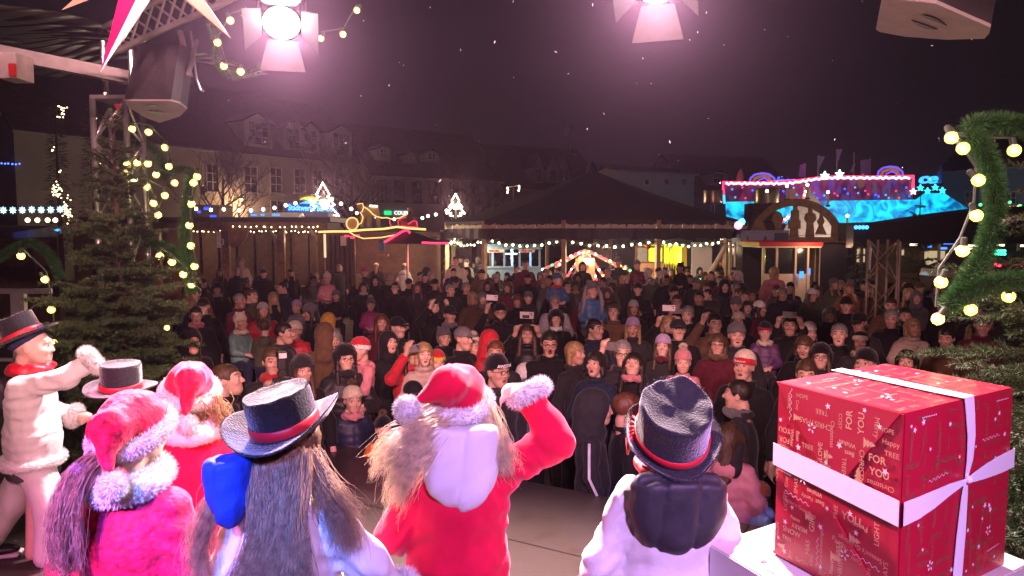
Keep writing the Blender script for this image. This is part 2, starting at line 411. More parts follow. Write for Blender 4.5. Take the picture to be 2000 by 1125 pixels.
def figure(kind, pose, style='wool', mouth=0.0, pitch=0.0):
    """meshes of a crowd figure facing -Y, feet at the origin"""
    key = (kind, pose, mouth, pitch); ck = (kind, pose, style)
    k = .70 if kind == 'K' else 1.0
    hs = {'M': 1.0, 'F': .95, 'K': .90}[kind]
    hc = (0, -.02, 1.632 * k + (.02 if kind == 'K' else 0))
    a = POSES[pose]; arms = [a[0], a[1] or mirror(a[0])]
    arms = [[tuple(q * k for q in A[0]), tuple(q * k for q in A[1]), A[2], A[3], A[4]] for A in arms]
    wsh = {'M': .19, 'F': .168, 'K': .175}[kind] * k
    sit = pose == 'sit'
    if sit: legs = [((.09 * k, 0, .90 * k), (.15 * k, -.36 * k, .88 * k), (.15 * k, -.36 * k, .46 * k)), ((-.09 * k, 0, .90 * k), (-.15 * k, -.36 * k, .88 * k), (-.15 * k, -.36 * k, .46 * k))]
    else: legs = [((s * .09 * k, 0, .90 * k), (s * .10 * k, -.015 * k, .50 * k), (s * .105 * k, .02 * k, .085 * k)) for s in (1, -1)]
    if key not in FIG:
        def body(P):
            d = U(.06 * k, ell(P, (0, .01, 1.24 * k), (.155 * k, .105 * k, .18 * k)), ell(P, (0, .01, .98 * k), (.155 * k, .11 * k, .17 * k)), rc(P, (-wsh * .8, .01, 1.375 * k), (wsh * .8, .01, 1.375 * k), .042 * k, .042 * k))
            d = smin(d, rc(P, (hc[0], .025, hc[2] - .08 * hs), (0, .03 * k, 1.40 * k), .05 * hs, .058 * k), .03)
            for A, s in zip(arms, (1, -1)):
                d = smin(d, np.minimum(rc(P, (s * wsh * .93, .01, 1.37 * k), A[0], .042 * k, .036 * k), rc(P, A[0], A[1], .04 * k, .028 * k)), .03 * k)
                d = smin(d, hand_sdf(P, A[1], A[2], A[3], A[4], k), .012)
            for L_ in legs:
                d = smin(d, np.minimum(rc(P, L_[0], L_[1], .085 * k, .055 * k), rc(P, L_[1], L_[2], .055 * k, .04 * k)), .04 * k)
                d = smin(d, rc(P, L_[2], (L_[2][0], L_[2][1] - .14 * k, L_[2][2] - .04 * k), .04 * k, .03 * k), .03 * k)
            return smin(d, head_sdf(P, hc, hs, kind, mouth, pitch), .02)
        hz = [(min(A[1][2] - .03, A[1][2] + .17 * k), A[1][2] + .19 * k, .011) for A in arms if A[1][2] > 1.0 * k]
        hx = [(A[1][0] - .07 * k, A[1][0] + .07 * k, .011) for A in arms if A[1][2] > 1.0 * k]
        st = .0062
        ax = axis([(-.095 * hs, .095 * hs, st)] + hx, .026, -.48 * k, .48 * k)
        ay = axis([(-.135 * hs, -.05, st), (-.05, .13 * hs, .012)], .026, -.50 * k, .24)
        az = axis([(hc[2] - .14 * hs, hc[2] + .07 * hs, st), (hc[2] + .07 * hs, hc[2] + .14 * hs, .011)] + hz, .03, -.02, max(1.78 * k + .06, max(A[1][2] for A in arms) + .26 * k))
        me, v = net(body, ax, ay, az, 'body')
        tint(me, head_tint(v, hc, hs, pitch, mouth, kind, (.32, .25, .2) if kind != 'K' else (.6, .5, .45)))
        def trous(P):
            d = ell(P, (0, .01, .92 * k), (.18 * k, .135 * k, .13 * k))
            for L_ in legs:
                d = smin(d, smin(rc(P, L_[0], L_[1], .105 * k, .08 * k), rc(P, L_[1], L_[2], .08 * k, .062 * k), .03 * k), .05 * k)
                d = smin(d, rc(P, (L_[2][0], L_[2][1] + .02, L_[2][2] - .03 * k), (L_[2][0], L_[2][1] - .17 * k, L_[2][2] - .045 * k), .055 * k, .042 * k), .015 * k)
            return d + .004 * wob(P, 40)
        g = .026
        tm, _ = net(trous, axis([], g, -.30 * k, .30 * k), axis([], g, -.62 * k, .24 * k), axis([], g, -.03, 1.1 * k), 'trousers')
        FIG[key] = (me, tm)
    if ck not in FIG:
        fem = kind == 'F'
        def coat(P):
            d = U(.07 * k, ell(P, (0, .01, 1.25 * k), (.20 * k if not fem else .185 * k, .14 * k, .20 * k)), ell(P, (0, -.005, 1.02 * k), (.195 * k if not fem else .175 * k, .15 * k, .22 * k)),
                  rc(P, (-wsh * .8, .012, 1.40 * k), (wsh * .8, .012, 1.40 * k), .055 * k, .055 * k))
            hem = (.62 if style == 'long' else .76) * k if not sit else .84 * k
            if not sit:
                d = smin(d, rc(P, (0, .01, .95 * k), (0, .01, .55 * k), .17 * k, .20 * k, 1.25), .06 * k)
            d = smax(d, hem - P[2], .015)
            tb = .012 if style == 'puffer' else 0
            if style == 'puffer':
                d = d - .010 * k * (np.abs(np.sin(P[2] * PI / (.095 * k))) - .4) - .004
            for A, s in zip(arms, (1, -1)):
                w = Vector(A[1]) ; e = Vector(A[0]); ww = e + (w - e) * .93
                sl = smin(rc(P, (s * wsh * .93, .012, 1.385 * k), A[0], (.066 + tb) * k, (.062 + tb) * k), rc(P, A[0], ww, (.062 + tb) * k, .046 * k), .04 * k)
                if style == 'puffer': sl = sl - .006 * k * np.sin((P[2] * 1.0 + P[0] * s * .8) * 2 * PI / (.10 * k))
                cut = ((P[0] - ww[0]) * (w - e)[0] + (P[1] - ww[1]) * (w - e)[1] + (P[2] - ww[2]) * (w - e)[2]) / max((w - e).length, 1e-4)
                sl = smax(sl, cut, .008)
                d = smin(d, sl, .035 * k)
            d = smin(d, torus(P, (0, .012 * k, 1.492 * k), .072 * k, .027 * k, 1, 1.05), .012 * k)
            if style in ('puffer', 'hooded'):
                d = smin(d, ell(P, (0, .125 * k, 1.42 * k), (.12 * k, .06 * k, .085 * k)), .03 * k)
            d = d + .0045 * k * wob(P, 34 / k) + .002 * wob(P, 85 / k, 1)
            zip_ = np.exp(-(P[0] / (.008)) ** 2) * (P[1] < 0) * (P[2] < 1.44 * k)
            return d + zip_ * .005
        zt = max(1.60 * k, max(A[1][2] for A in arms) + .08)
        g = .019 if kind != 'K' else .016
        me, _ = net(coat, axis([], g, -.50 * k, .50 * k), axis([], g, -.48 * k, .30 * k), axis([], g, .5 * k, zt), 'coat')
        FIG[ck] = me
    return FIG[key][0], FIG[ck], FIG[key][1], hc, hs, arms
# ---- hair and hats in head coordinates
HD = {}
def head_item(kind):
    if kind in HD: return HD[kind]
    ang = lambda P: np.arctan2(P[0], -P[1] + .0 * P[0])
    fb = lambda P, w=.074, top=.05: sbox(P, (0, -.115, top - .13), (w, .075, .13), .02)
    def strand(P, n=46, a=.0022): return a * np.sin(ang(P) * n + 3 * np.sin(P[2] * 30)) + .002 * wob(P, 60)
    def short(P):
        d = ell(P, (0, .02, .037), (.087, .106, .094)); d = smax(d, -fb(P), .012); d = smax(d, -.075 - P[2] - .4 * P[1] * 0, .01)
        return smax(d, -(P[1] + .075 + (.04 - P[2]) * .9) if False else d, .01) + strand(P)
    def bob(P):
        d = U(.03, ell(P, (0, .02, .037), (.094, .112, .098)), rc(P, (-.078, .03, .02), (-.082, .02, -.10), .034, .026), rc(P, (.078, .03, .02), (.082, .02, -.10), .034, .026), rc(P, (0, .085, .03), (0, .08, -.10), .06, .045))
        d = smax(d, -fb(P, .062, .045), .012); return d + strand(P, 40, .003)
    def curly(P):
        d = bob(P) - .006; return d + .007 * np.sin(P[0] * 190) * np.sin(P[1] * 170 + 1) * np.sin(P[2] * 180)
    def long_(P):
        d = U(.03, ell(P, (0, .02, .037), (.093, .112, .097)), rc(P, (-.078, .02, .02), (-.095, -.055, -.26), .034, .024), rc(P, (.078, .02, .02), (.095, -.055, -.26), .034, .024), rc(P, (0, .085, .03), (0, .10, -.26), .06, .06))
        d = smax(d, -fb(P, .058, .05), .012); return d + strand(P, 40, .003)
    def beanie(P):
        sl = P[2] - (.026 - P[1] * .28)
        d = ell(P, (0, .014, .055), (.092, .108, .098)); d = smax(d, -sl, .01)
        d = smin(d, np.abs(sl - .02) * .55 + (ell(P, (0, .014, .04), (.098, .113, .10))) * 1.0 - 0 + np.maximum(np.abs(sl - .02) - .02, 0) * 2, .006)
        return d + .0016 * np.sin(ang(P) * 42)
    def tall(P):
        sl = P[2] - (.026 - P[1] * .28)
        d = smin(ell(P, (0, .014, .055), (.094, .11, .10)), rc(P, (0, .02, .09), (0, .03, .155), .07, .03), .04); d = smax(d, -sl, .01)
        return d + .0016 * np.sin(ang(P) * 42)
    def eared(P):
        d = beanie(P); return U(.012, d, ell(P, (-.066, .01, .135), (.026, .014, .03)), ell(P, (.066, .01, .135), (.026, .014, .03)), rc(P, (-.085, .01, .03), (-.088, -.01, -.06), .02, .012), rc(P, (.085, .01, .03), (.088, -.01, -.06), .02, .012))
    def cap(P):
        d = ell(P, (0, .012, .05), (.09, .107, .085)); d = smax(d, .03 - P[2], .008)
        v = ell(P, (0, -.12, .042), (.07, .075, .010)); return smin(d, v, .008)
    def furhat(P):
        sl = P[2] - (.03 - P[1] * .2); d = ell(P, (0, .014, .06), (.108, .122, .105)); d = smax(d, -sl, .02)
        d = U(.03, d, rc(P, (-.092, .02, .04), (-.088, .0, -.06), .035, .025), rc(P, (.092, .02, .04), (.088, .0, -.06), .035, .025))
        return d + .004 * wob(P, 150) + .003 * np.sin(P[0] * 260) * np.sin(P[2] * 240)
    def hood(P):
        d = smin(ell(P, (0, .025, .02), (.115, .125, .135)), rc(P, (0, .06, -.05), (0, .05, -.16), .095, .12), .05)
        d = smax(d, -ell(P, (0, -.13, -.02), (.07, .105, .095)), .012); return d + .003 * wob(P, 50)
    def headband(P):
        sl = P[2] - (.045 - P[1] * .25); d = ell(P, (0, .014, .04), (.092, .109, .098)); return np.maximum(d, np.abs(sl) - .028)
    def scarf(P):
        return torus(P, (0, .0, -.135), .072, .036, 1.0, 1.05) + .006 * np.sin(ang(P) * 5 + P[2] * 80) + .003 * wob(P, 90)
    fn = dict(short=short, bob=bob, curly=curly, long=long_, beanie=beanie, tall=tall, eared=eared, cap=cap, furhat=furhat, hood=hood, headband=headband, scarf=scarf)[kind]
    g = .0085
    lo = -.34 if kind == 'long' else -.25
    me, _ = net(fn, axis([], g, -.15, .15), axis([], g, -.22, .20), axis([], g, lo, .22), kind)
    HD[kind] = me; return me
def pom_mesh():
    if 'pom' not in HD:
        d = rng.normal(size=(500, 3)); d /= np.linalg.norm(d, axis=1)[:, None]
        HD['pom'] = spikes('pom', d * .012, d, .038 * rng.uniform(.8, 1.1, 500), .009)
    return HD['pom']
def glasses_mesh():
    if 'gl' not in HD:
        b = MB()
        for s in (-1, 1):
            b.tube([(s * .031 + .021 * math.cos(w), -.107, .010 + .016 * math.sin(w)) for w in np.linspace(0, 2 * PI, 13)[:-1]], .0024, 5, closed=True)
            b.tube([(s * .052, -.105, .014), (s * .082, -.02, .014), (s * .08, .03, .008)], .002, 4)
        b.tube([(-.010, -.108, .012), (.010, -.108, .012)], .0022, 4); HD['gl'] = b.mesh('glasses')
    return HD['gl']
def beard_mesh():
    if 'beard' not in HD:
        def fn(P):
            d = U(.03, ell(P, (0, -.05, -.088), (.052, .05, .043)), ell(P, (0, -.02, -.05), (.070, .06, .06)))
            d = smax(d, -ell(P, (0, -.10, -.055), (.024, .05, .014)), .008); d = smax(d, P[2] + .025 - np.abs(P[0]) * .45, .012); return d + .002 * wob(P, 150)
        HD['beard'] = net(fn, axis([], .007, -.1, .1), axis([], .007, -.13, .08), axis([], .007, -.16, .03), 'beard')[0]
    return HD['beard']
HATS = {'beanie': 'beanie', 'tall': 'knit hat', 'eared': 'eared hat', 'cap': 'cap', 'furhat': 'fur hat', 'hood': 'hood', 'headband': 'headband'}
SKINS = [(.62, .38, .30), (.56, .33, .25), (.66, .42, .34), (.60, .35, .27), (.52, .31, .23)]
def person(loc, yaw, kind, pose, head, hcol, coat, style='wool', label=None, group='people in the crowd before the stage', hair=None, pom=None, glasses=False, beard=False, scarf=None,
           mouth=0.0, pitch=0.0, sc=1.0, tro='black', detail=True):
    bm_, cm, tm, hc, hs, arms = figure(kind, pose, style, mouth, pitch)
    r = thing('person', label, 'person', loc, yaw, group, sc); r.scale.x *= random.uniform(.93, 1.07); r.scale.y *= random.uniform(.95, 1.06)
    sk = random.choice(SKINS); j = random.uniform(.88, 1.08)
    b = obj('body', bm_, m_skin, r, color=tuple(c * j for c in sk))
    col = COL[coat] if isinstance(coat, str) else coat
    j = random.uniform(.85, 1.15)
    obj('coat', cm, None, r, color=tuple(c * j for c in col)); 
    if not cm.materials: cm.materials.append(m_puffer if style == 'puffer' else m_cloth)
    obj('trousers', tm, m_cloth, r, color=COL[tro])
    def hp(name, me, mat, color):
        o = obj(name, me, mat, r, hc, color); o.scale = (hs, hs, hs); o.rotation_euler = (-pitch, 0, 0); return o
    if head in ('short', 'bob', 'curly', 'long'): hp('hair', head_item(head), m_hair, HAIRC[hcol])
    elif head:
        c_ = COL[hcol] if isinstance(hcol, str) else hcol
        h = hp({'hood': 'hood', 'headband': 'headband'}.get(head, 'hat'), head_item(head), m_cloth if head in ('hood', 'cap') else m_knit, c_)
        if pom:
            p = obj('pom', pom_mesh(), m_knit, h, (0, .025, .165), COL[pom]) ; p.scale = (1.1, 1.1, 1.1)
        if head != 'hood': hp('hair', head_item(hair or ('long' if kind == 'F' else 'short')), m_hair, random.choice(list(HAIRC.values())[:3])).scale = (hs * .955, hs * .955, hs * .955)
    if glasses: hp('glasses', glasses_mesh(), m_black, None)
    if beard: hp('beard', beard_mesh(), m_hair, HAIRC['dark'])
    if scarf: hp('scarf', head_item('scarf'), m_knit, COL[scarf])
    return r
# ================================================================ ground and stage
m_ground = M('cobbles', (.085, .078, .075), .75, var=.35, scale=3, bump=.5, bscale=25)
g = MB().bx((-160, -40, -.3), (160, 260, 0)).build('ground', m_ground); props(g, kind='structure')
m_deck = M('stage_plywood', (.060, .042, .036), .40, var=.35, scale=4, bump=.2, bscale=60, col2=(.042, .031, .028), spec=.5)
e1 = atz(600, 856, STAGE); e2 = atz(1500, 1030, STAGE)
ed = (e2 - e1); ed.z = 0; ed.normalize(); en = Vector((ed.y, -ed.x, 0))      # en points back towards the camera
if en.y > 0: en = -en
stage = bpy.data.objects.new('stage', None); C.objects.link(stage); stage.location = (e1.x, e1.y, 0); props(stage, kind='structure')
Rz = math.atan2(ed.y, ed.x)
pm = MB().box((0, 0, 0), (1.992, .992, .05)).build('deck_panel', m_deck, None, bevel=.003); pme = pm.data; bpy.data.objects.remove(pm)
for j in range(12):
    for i in range(-4, 5):
        c = e1 + ed * (i * 2.0 + 1.0) + en * (j * 1.0 + .5)
        if abs(c.x) > 8 or c.y < -6.5: continue
        o = obj('deck_panel', pme, m_deck); o.location = (c.x, c.y, STAGE - .025); o.rotation_euler = (0, 0, Rz); wparent(o, stage)
sk = MB().box(e1 + ed * 1.0 + en * .02 + Vector((0, 0, -STAGE + .40)), (18, .03, .80), Rz).build('stage_skirt', M('black_skirt_cloth', (.012, .011, .012), .9, bump=.4, bscale=6), stage, world=True)
# ================================================================ old town houses round the square
m_pl1 = M('beige_plaster', (.36, .31, .275), .9, var=.12, scale=.6, bump=.2, bscale=30)
m_pl2 = M('grey_plaster', (.30, .275, .265), .9, var=.12, scale=.6, bump=.2, bscale=30)
m_pl3 = M('pale_plaster', (.46, .42, .39), .9, var=.1, scale=.5, bump=.2, bscale=30)
m_roof = M('roof_tiles', (.055, .036, .032), .8, var=.3, scale=2.5, bump=.5, bscale=8, wave=('Z', 3))
m_wframe = M('window_frame_paint', (.50, .47, .45), .6, var=.08)
m_pane = M('dark_window_pane', (.016, .016, .02), .12, var=.2, spec=.8)
m_panelit = EM('lit_window_pane', (1.0, .75, .45), .5)
def hitplane(px, py, A, n):
    d = Vector(ray(px, py)); o = Vector((0, 0, CZ)); t = (Vector(A) - o).dot(n) / d.dot(n); return o + d * t
class Bld:
    def __init__(s, name, label, A, B, eave, ridge, depth, wall, roof=m_roof, ext=(0, 0), cat='building'):
        s.A = Vector((A[0], A[1], 0)); s.B = Vector((B[0], B[1], 0)); s.u = (s.B - s.A).normalized()
        s.n = Vector((s.u.y, -s.u.x, 0));
        if s.n.dot(s.A) > 0: s.n = -s.n
        s.root = thing(name, label, cat, s.A); s.A0 = s.A - s.u * ext[0]; L = (s.B - s.A).length + ext[0] + ext[1]; s.L = L
        s.eave = eave; s.ridge = ridge; s.d = depth
        b = -s.n
        P = lambda u, w, z: s.A0 + s.u * u + b * w + Vector((0, 0, z))
        m = MB(); m.add([P(0, 0, 0), P(L, 0, 0), P(L, depth, 0), P(0, depth, 0), P(0, 0, eave), P(L, 0, eave), P(L, depth, eave), P(0, depth, eave), P(0, depth / 2, ridge - .15), P(L, depth / 2, ridge - .15)],
                        [(0, 1, 5, 4), (1, 2, 6, 9, 5), (2, 3, 7, 6), (3, 0, 4, 8, 7)]); m.build('wall', wall, s.root, world=True)
        o = .35; sl = (ridge - eave) / (depth / 2)
        m = MB()
        for sgn in (0, 1):
            w0 = -o if not sgn else depth + o
            a, bb, c_, d_ = P(-.2, w0, eave - o * sl), P(L + .2, w0, eave - o * sl), P(L + .2, depth / 2, ridge), P(-.2, depth / 2, ridge)
            up = Vector((0, 0, .18)); m.add([a, bb, c_, d_, a + up, bb + up, c_ + up, d_ + up], [(0, 1, 2, 3), (4, 5, 6, 7), (0, 1, 5, 4), (1, 2, 6, 5), (2, 3, 7, 6), (3, 0, 4, 7)])
        s.roof = m.build('roof', roof, s.root, world=True)
        s.P = P; s.sl = sl
        g_ = MB().tube([P(-.2, -o - .05, eave - o * sl + .02), P(L + .2, -o - .05, eave - o * sl + .02)], .07, 6); g_.build('gutter', m_steelgrey, s.root, world=True)
        MB().add([P(0, -.06, eave - .45), P(L, -.06, eave - .45), P(L, -.06, eave - .2), P(0, -.06, eave - .2), P(0, .02, eave - .45), P(L, .02, eave - .45), P(L, .02, eave - .2), P(0, .02, eave - .2)], [(0, 1, 2, 3), (0, 1, 5, 4), (3, 2, 6, 7), (0, 3, 7, 4), (1, 2, 6, 5)]).build('cornice', wall, s.root, world=True)
    def window(s, px0, py0, px1, py1, nx=2, ny=3, mat=m_pane, parent=None, off=0.0, frame=m_wframe):
        p0 = hitplane(px0, py1, s.A + s.n * off, s.n); p1 = hitplane(px1, py0, s.A + s.n * off, s.n)
        u0 = (p0 - s.A).dot(s.u); u1 = (p1 - s.A).dot(s.u); z0, z1 = p0.z, p1.z
        Q = lambda u, z, w: s.A + s.u * u + Vector((0, 0, z)) + s.n * (w + off)
        rz = math.atan2(s.u.y, s.u.x); m = MB(); t = .07
        def bar(ua, ub, za, zb, w0=-.02, w1=.05):
            m.box(Q((ua + ub) / 2, (za + zb) / 2, (w0 + w1) / 2), (ub - ua, w1 - w0, zb - za), rz)
        bar(u0 - t, u0, z0 - t, z1 + t); bar(u1, u1 + t, z0 - t, z1 + t); bar(u0, u1, z1, z1 + t); bar(u0, u1, z0 - t, z0)
        for i in range(1, nx): uu = u0 + (u1 - u0) * i / nx; bar(uu - .03, uu + .03, z0, z1, 0, .035)
        for i in range(1, ny): zz = z0 + (z1 - z0) * i / ny; bar(u0, u1, zz - .025, zz + .025, 0.002, .033)
        w = m.build('window', frame, parent or s.root, world=parent is None)
        if parent is not None: w.matrix_parent_inverse = Matrix.Identity(4)
        p = MB().box(Q((u0 + u1) / 2, (z0 + z1) / 2, .008), (u1 - u0, .012, z1 - z0), rz).build('pane', mat); p.parent = w if parent is None else parent
        if parent is None:
            sl = MB().box(Q((u0 + u1) / 2, z0 - t - .05, .07), (u1 - u0 + .35, .16, .08), rz).build('sill', frame); sl.parent = w
        return w
    def dormer(s, px0, py0, px1, py1, gable=18, nx=2, ny=3, back=.25, pointed=False, mat=m_pane):
        """box dormer standing on the roof slope, front face `back` metres behind the facade"""
        off = -back; p0 = hitplane(px0, py1, s.A + s.n * off, s.n); p1 = hitplane(px1, py0, s.A + s.n * off, s.n); pg = hitplane((px0 + px1) / 2, py0 - gable, s.A + s.n * off, s.n)
        u0 = (p0 - s.A).dot(s.u); u1 = (p1 - s.A).dot(s.u); z0, z1, zg = p0.z - .3, p1.z, pg.z
        Q = lambda u, z, w: s.A + s.u * u + Vector((0, 0, z)) + s.n * (w + off)
        dd = 4.0; um = (u0 + u1) / 2; k = .28
        d = MB().add([Q(u0 - k, z0, 0), Q(u1 + k, z0, 0), Q(u1 + k, z1, 0), Q(um, zg, 0), Q(u0 - k, z1, 0), Q(u0 - k, z0, -dd), Q(u1 + k, z0, -dd), Q(u1 + k, z1, -dd), Q(um, zg, -dd), Q(u0 - k, z1, -dd)],
                     [(0, 1, 2, 3, 4), (1, 6, 7, 2), (0, 4, 9, 5), (2, 7, 8, 3), (3, 8, 9, 4)]).build('dormer', m_pl3, s.root, world=True)
        e = .18
        for a, b_ in (((u1 + k + e, z1 - e * .6), (um, zg + .06)), ((um, zg + .06), (u0 - k - e, z1 - e * .6))):
            r_ = MB().add([Q(a[0], a[1], e), Q(b_[0], b_[1], e), Q(b_[0], b_[1], -dd), Q(a[0], a[1], -dd), Q(a[0], a[1] + .1, e), Q(b_[0], b_[1] + .1, e), Q(b_[0], b_[1] + .1, -dd), Q(a[0], a[1] + .1, -dd)], [(0, 1, 2, 3), (4, 5, 6, 7), (0, 1, 5, 4), (1, 2, 6, 5), (2, 3, 7, 6), (3, 0, 4, 7)]).build('dormer_roof', m_roof)
            r_.parent = d
        s.window(px0 + 2, py0 + 2, px1 - 2, py1, nx, ny, mat, parent=d, off=off + .02)
b1 = Bld('town_house', 'long beige town house with four gabled dormers, behind the brown wooden hut', (-20.1, 50), (-12, 61.3), 8.5, 13.6, 12, m_pl1, ext=(12, 0.0))
for x0, y0, x1, y1 in ((478, 328, 501, 374), (529, 330, 549, 375), (576, 332, 595, 375), (612, 334, 628, 376), (405, 322, 425, 372), (655, 338, 672, 378)): b1.window(x0, y0, x1, y1, 2, 3)
for x0, y0, x1, y1, gb, nx in ((485, 240, 524, 280, 18, 3), (562, 252, 585, 288, 14, 2), (596, 255, 618, 292, 15, 2), (650, 262, 682, 294, 16, 3)): b1.dormer(x0, y0, x1, y1, gb, nx, 3)
for x0, y0, x1, y1 in ((530, 393, 552, 430), (575, 393, 596, 430)): b1.window(x0, y0, x1, y1, 2, 2)
b2 = Bld('town_house', 'grey town house with tall shuttered windows, right of the bare tree', (-11.1, 58.5), (-2.3, 65), 7.5, 11.8, 10, m_pl2, ext=(0, 1.5))
for x in (746, 779, 813, 846, 888, 928): b2.window(x - 8, 354 + (x - 780) * .03, x + 8, 392 + (x - 780) * .03, 2, 3, frame=M('dark_shutter_paint', (.05, .045, .045), .6))
for x0, y0, x1, y1 in ((742, 291, 756, 306), (797, 302, 809, 312), (835, 300, 852, 310)): b2.dormer(x0, y0, x1, y1, 6, 2, 2, back=.6)
b3 = Bld('town_house', 'dark-roofed town house with three pointed dormers behind the pavilion roof', tuple(at(985, 400, 78))[:2], tuple(at(1180, 400, 84))[:2], 7.6, 12.6, 12, m_pl2)
for x0, y0, x1, y1 in ((1044, 327, 1058, 352), (1073, 330, 1086, 352), (1095, 330, 1108, 352)): b3.dormer(x0, y0, x1, y1, 24, 2, 2, back=.5)
b4 = Bld('town_house', 'pale plain-walled house with three small windows, right of the pavilion roof', tuple(at(1205, 400, 56))[:2], tuple(at(1355, 400, 60))[:2], 7.5, 7.9, 3, m_pl3)
for x in (1263, 1301, 1335): b4.window(x - 4, 350, x + 4, 360, 1, 1)
b5 = Bld('town_house', 'dark-roofed house with one white box dormer, left of the neon ride', tuple(at(1358, 400, 66))[:2], tuple(at(1560, 400, 70))[:2], 6.2, 10.2, 11, m_pl2)
b5.dormer(1392, 338, 1416, 356, 2, 3, 2, back=.4)
b6 = Bld('town_house', 'dim grey house with dark windows behind the green garland at far right', tuple(at(1840, 400, 52))[:2], tuple(at(2050, 400, 46))[:2], 7.2, 10.5, 9, m_pl2, ext=(0, 14))
for x in (1895, 1935, 1975): b6.window(x - 9, 375, x + 9, 398, 2, 2)
b7 = Bld('town_house', 'dark gabled house behind the fir tree at far left', tuple(at(95, 400, 46))[:2], tuple(at(215, 400, 50))[:2], 7.0, 11.0, 9, m_pl1)
for x in (128, 165): b7.window(x - 8, 345, x + 8, 372, 2, 2)
b8 = Bld('town_house', 'low black house behind the blue-white star lights at far left', tuple(at(-260, 400, 40))[:2], tuple(at(70, 400, 48))[:2], 5.6, 10.0, 9, m_pl1)
for x in (12, 48): b8.window(x - 7, 385, x + 7, 400, 2, 2)
# wall lamp with its light on the beige house
p = hitplane(470, 388, b1.A + b1.n * .9, b1.n); wl_ = thing('wall_lamp', 'glowing warm wall lamp on a curled bracket on the beige house', 'lamp', p)
MB().tube([(-.1, .9, -.4), (-.05, .4, -.35), (0, 0, .25), (0, 0, .2)], .035, 6).build('bracket', m_black, wl_)
MB().lathe([(.05, .2), (.26, .08), (.24, .0), (.05, .05)], n=14).build('shade', m_black, wl_)
MB().ball((0, 0, -.06), .16, 10).build('globe', EM('street_lamp_globe', (1, .62, .28), 12), wl_, True)
def plight(parent, loc, col, w, rad=.1, name='lamp_light'):
    l = bpy.data.lights.new(name, 'POINT'); l.energy = w; l.color = col; l.shadow_soft_size = rad
    o = bpy.data.objects.new(name, l); C.objects.link(o); o.parent = parent; o.location = loc; return o
plight(wl_, (0, 0, -.5), (1, .6, .3), 330, .15)
# illuminated company sign on the beige house
p = hitplane(612, 404, b1.A + b1.n * .12, b1.n); rz1 = math.atan2(b1.u.y, b1.u.x)
sg = thing('sign', 'blue illuminated sign lettering with yellow wave emblem on the beige house', 'sign', p, rz1)
MB().box((0, .05, -.12), (4.9, .06, .62)).build('sign_board', M('sign_blue', (.004, .02, .2), .4, emit=(.01, .08, .75), es=.55, var=.05, nolight=True), sg)
v, f = text_mesh('Stadtwerke Bernburg', .62, .02, True); b = MB(); b.add([(x * .88, -.02 - z, y - .12) for x, y, z in v], f); b.build('lettering', EM('sign_letters', (.10, .45, 1.0), 2.4), sg)
wv = [(-.9 + 2.2 * t, .52 + .30 * math.sin(PI * t) ** .8 - .1 * t) for t in np.linspace(0, 1, 14)]
MB().prism(((-.3, 0, 0), wv + [(x, y - .26 * math.sin(PI * min(1, max(0, (x + .9) / 2.2))) - .02) for x, y in wv[::-1]]), Vector((1, 0, 0)), Vector((0, 0, 1)), Vector((0, .05, 0))).build('emblem_wave', EM('sign_yellow', (1.0, .72, .05), 1.8), sg)
wv2 = [(x, y - .29 - .02) for x, y in wv]
MB().prism(((-.3, 0, 0), wv2 + [(x, y - .22 * math.sin(PI * min(1, max(0, (x + .9) / 2.2))) - .02) for x, y in wv2[::-1]]), Vector((1, 0, 0)), Vector((0, 0, 1)), Vector((0, .05, 0))).build('emblem_wave', EM('sign_cyan', (.05, .6, 1.0), 1.8), sg)
# green and white shop sign on the grey house
p = hitplane(775, 416, b2.A + b2.n * .12, b2.n)
sg = thing('sign', 'small green and white illuminated shop sign on the grey house', 'sign', p, math.atan2(b2.u.y, b2.u.x))
MB().box((-.8, 0, 0), (.62, .08, .32)).build('sign_board', EM('sign_green', (.0, .8, .25), 1.3), sg)
v, f = text_mesh('COUPLE', .42, .02, True); b = MB(); b.add([(x + .55, -z, y) for x, y, z in v], f); b.build('lettering', EM('sign_white', (.85, 1, .95), 1.6), sg)
# tall pole with oval striped head
p = at(1112, 262, 88); pl = thing('mast', 'tall thin mast with striped oval head above the pointed dormers', 'mast', (p.x, p.y, 0))
MB().tube([(0, 0, 0), (0, 0, p.z)], [.22, .14], 8).build('pole', m_steelgrey, pl)
hd = MB()
for q in range(-3, 4): hd.box((q * .155, 0, p.z + .5), (.11, .35, 1.45 * math.sqrt(max(.05, 1 - (q / 3.7) ** 2))))
for o_ in (hd.build('striped_head', m_pl3, pl),): pass
MB().box((.45, 0, p.z - 2.4), (.8, .15, .15)).build('cross_arm', m_steelgrey, pl)
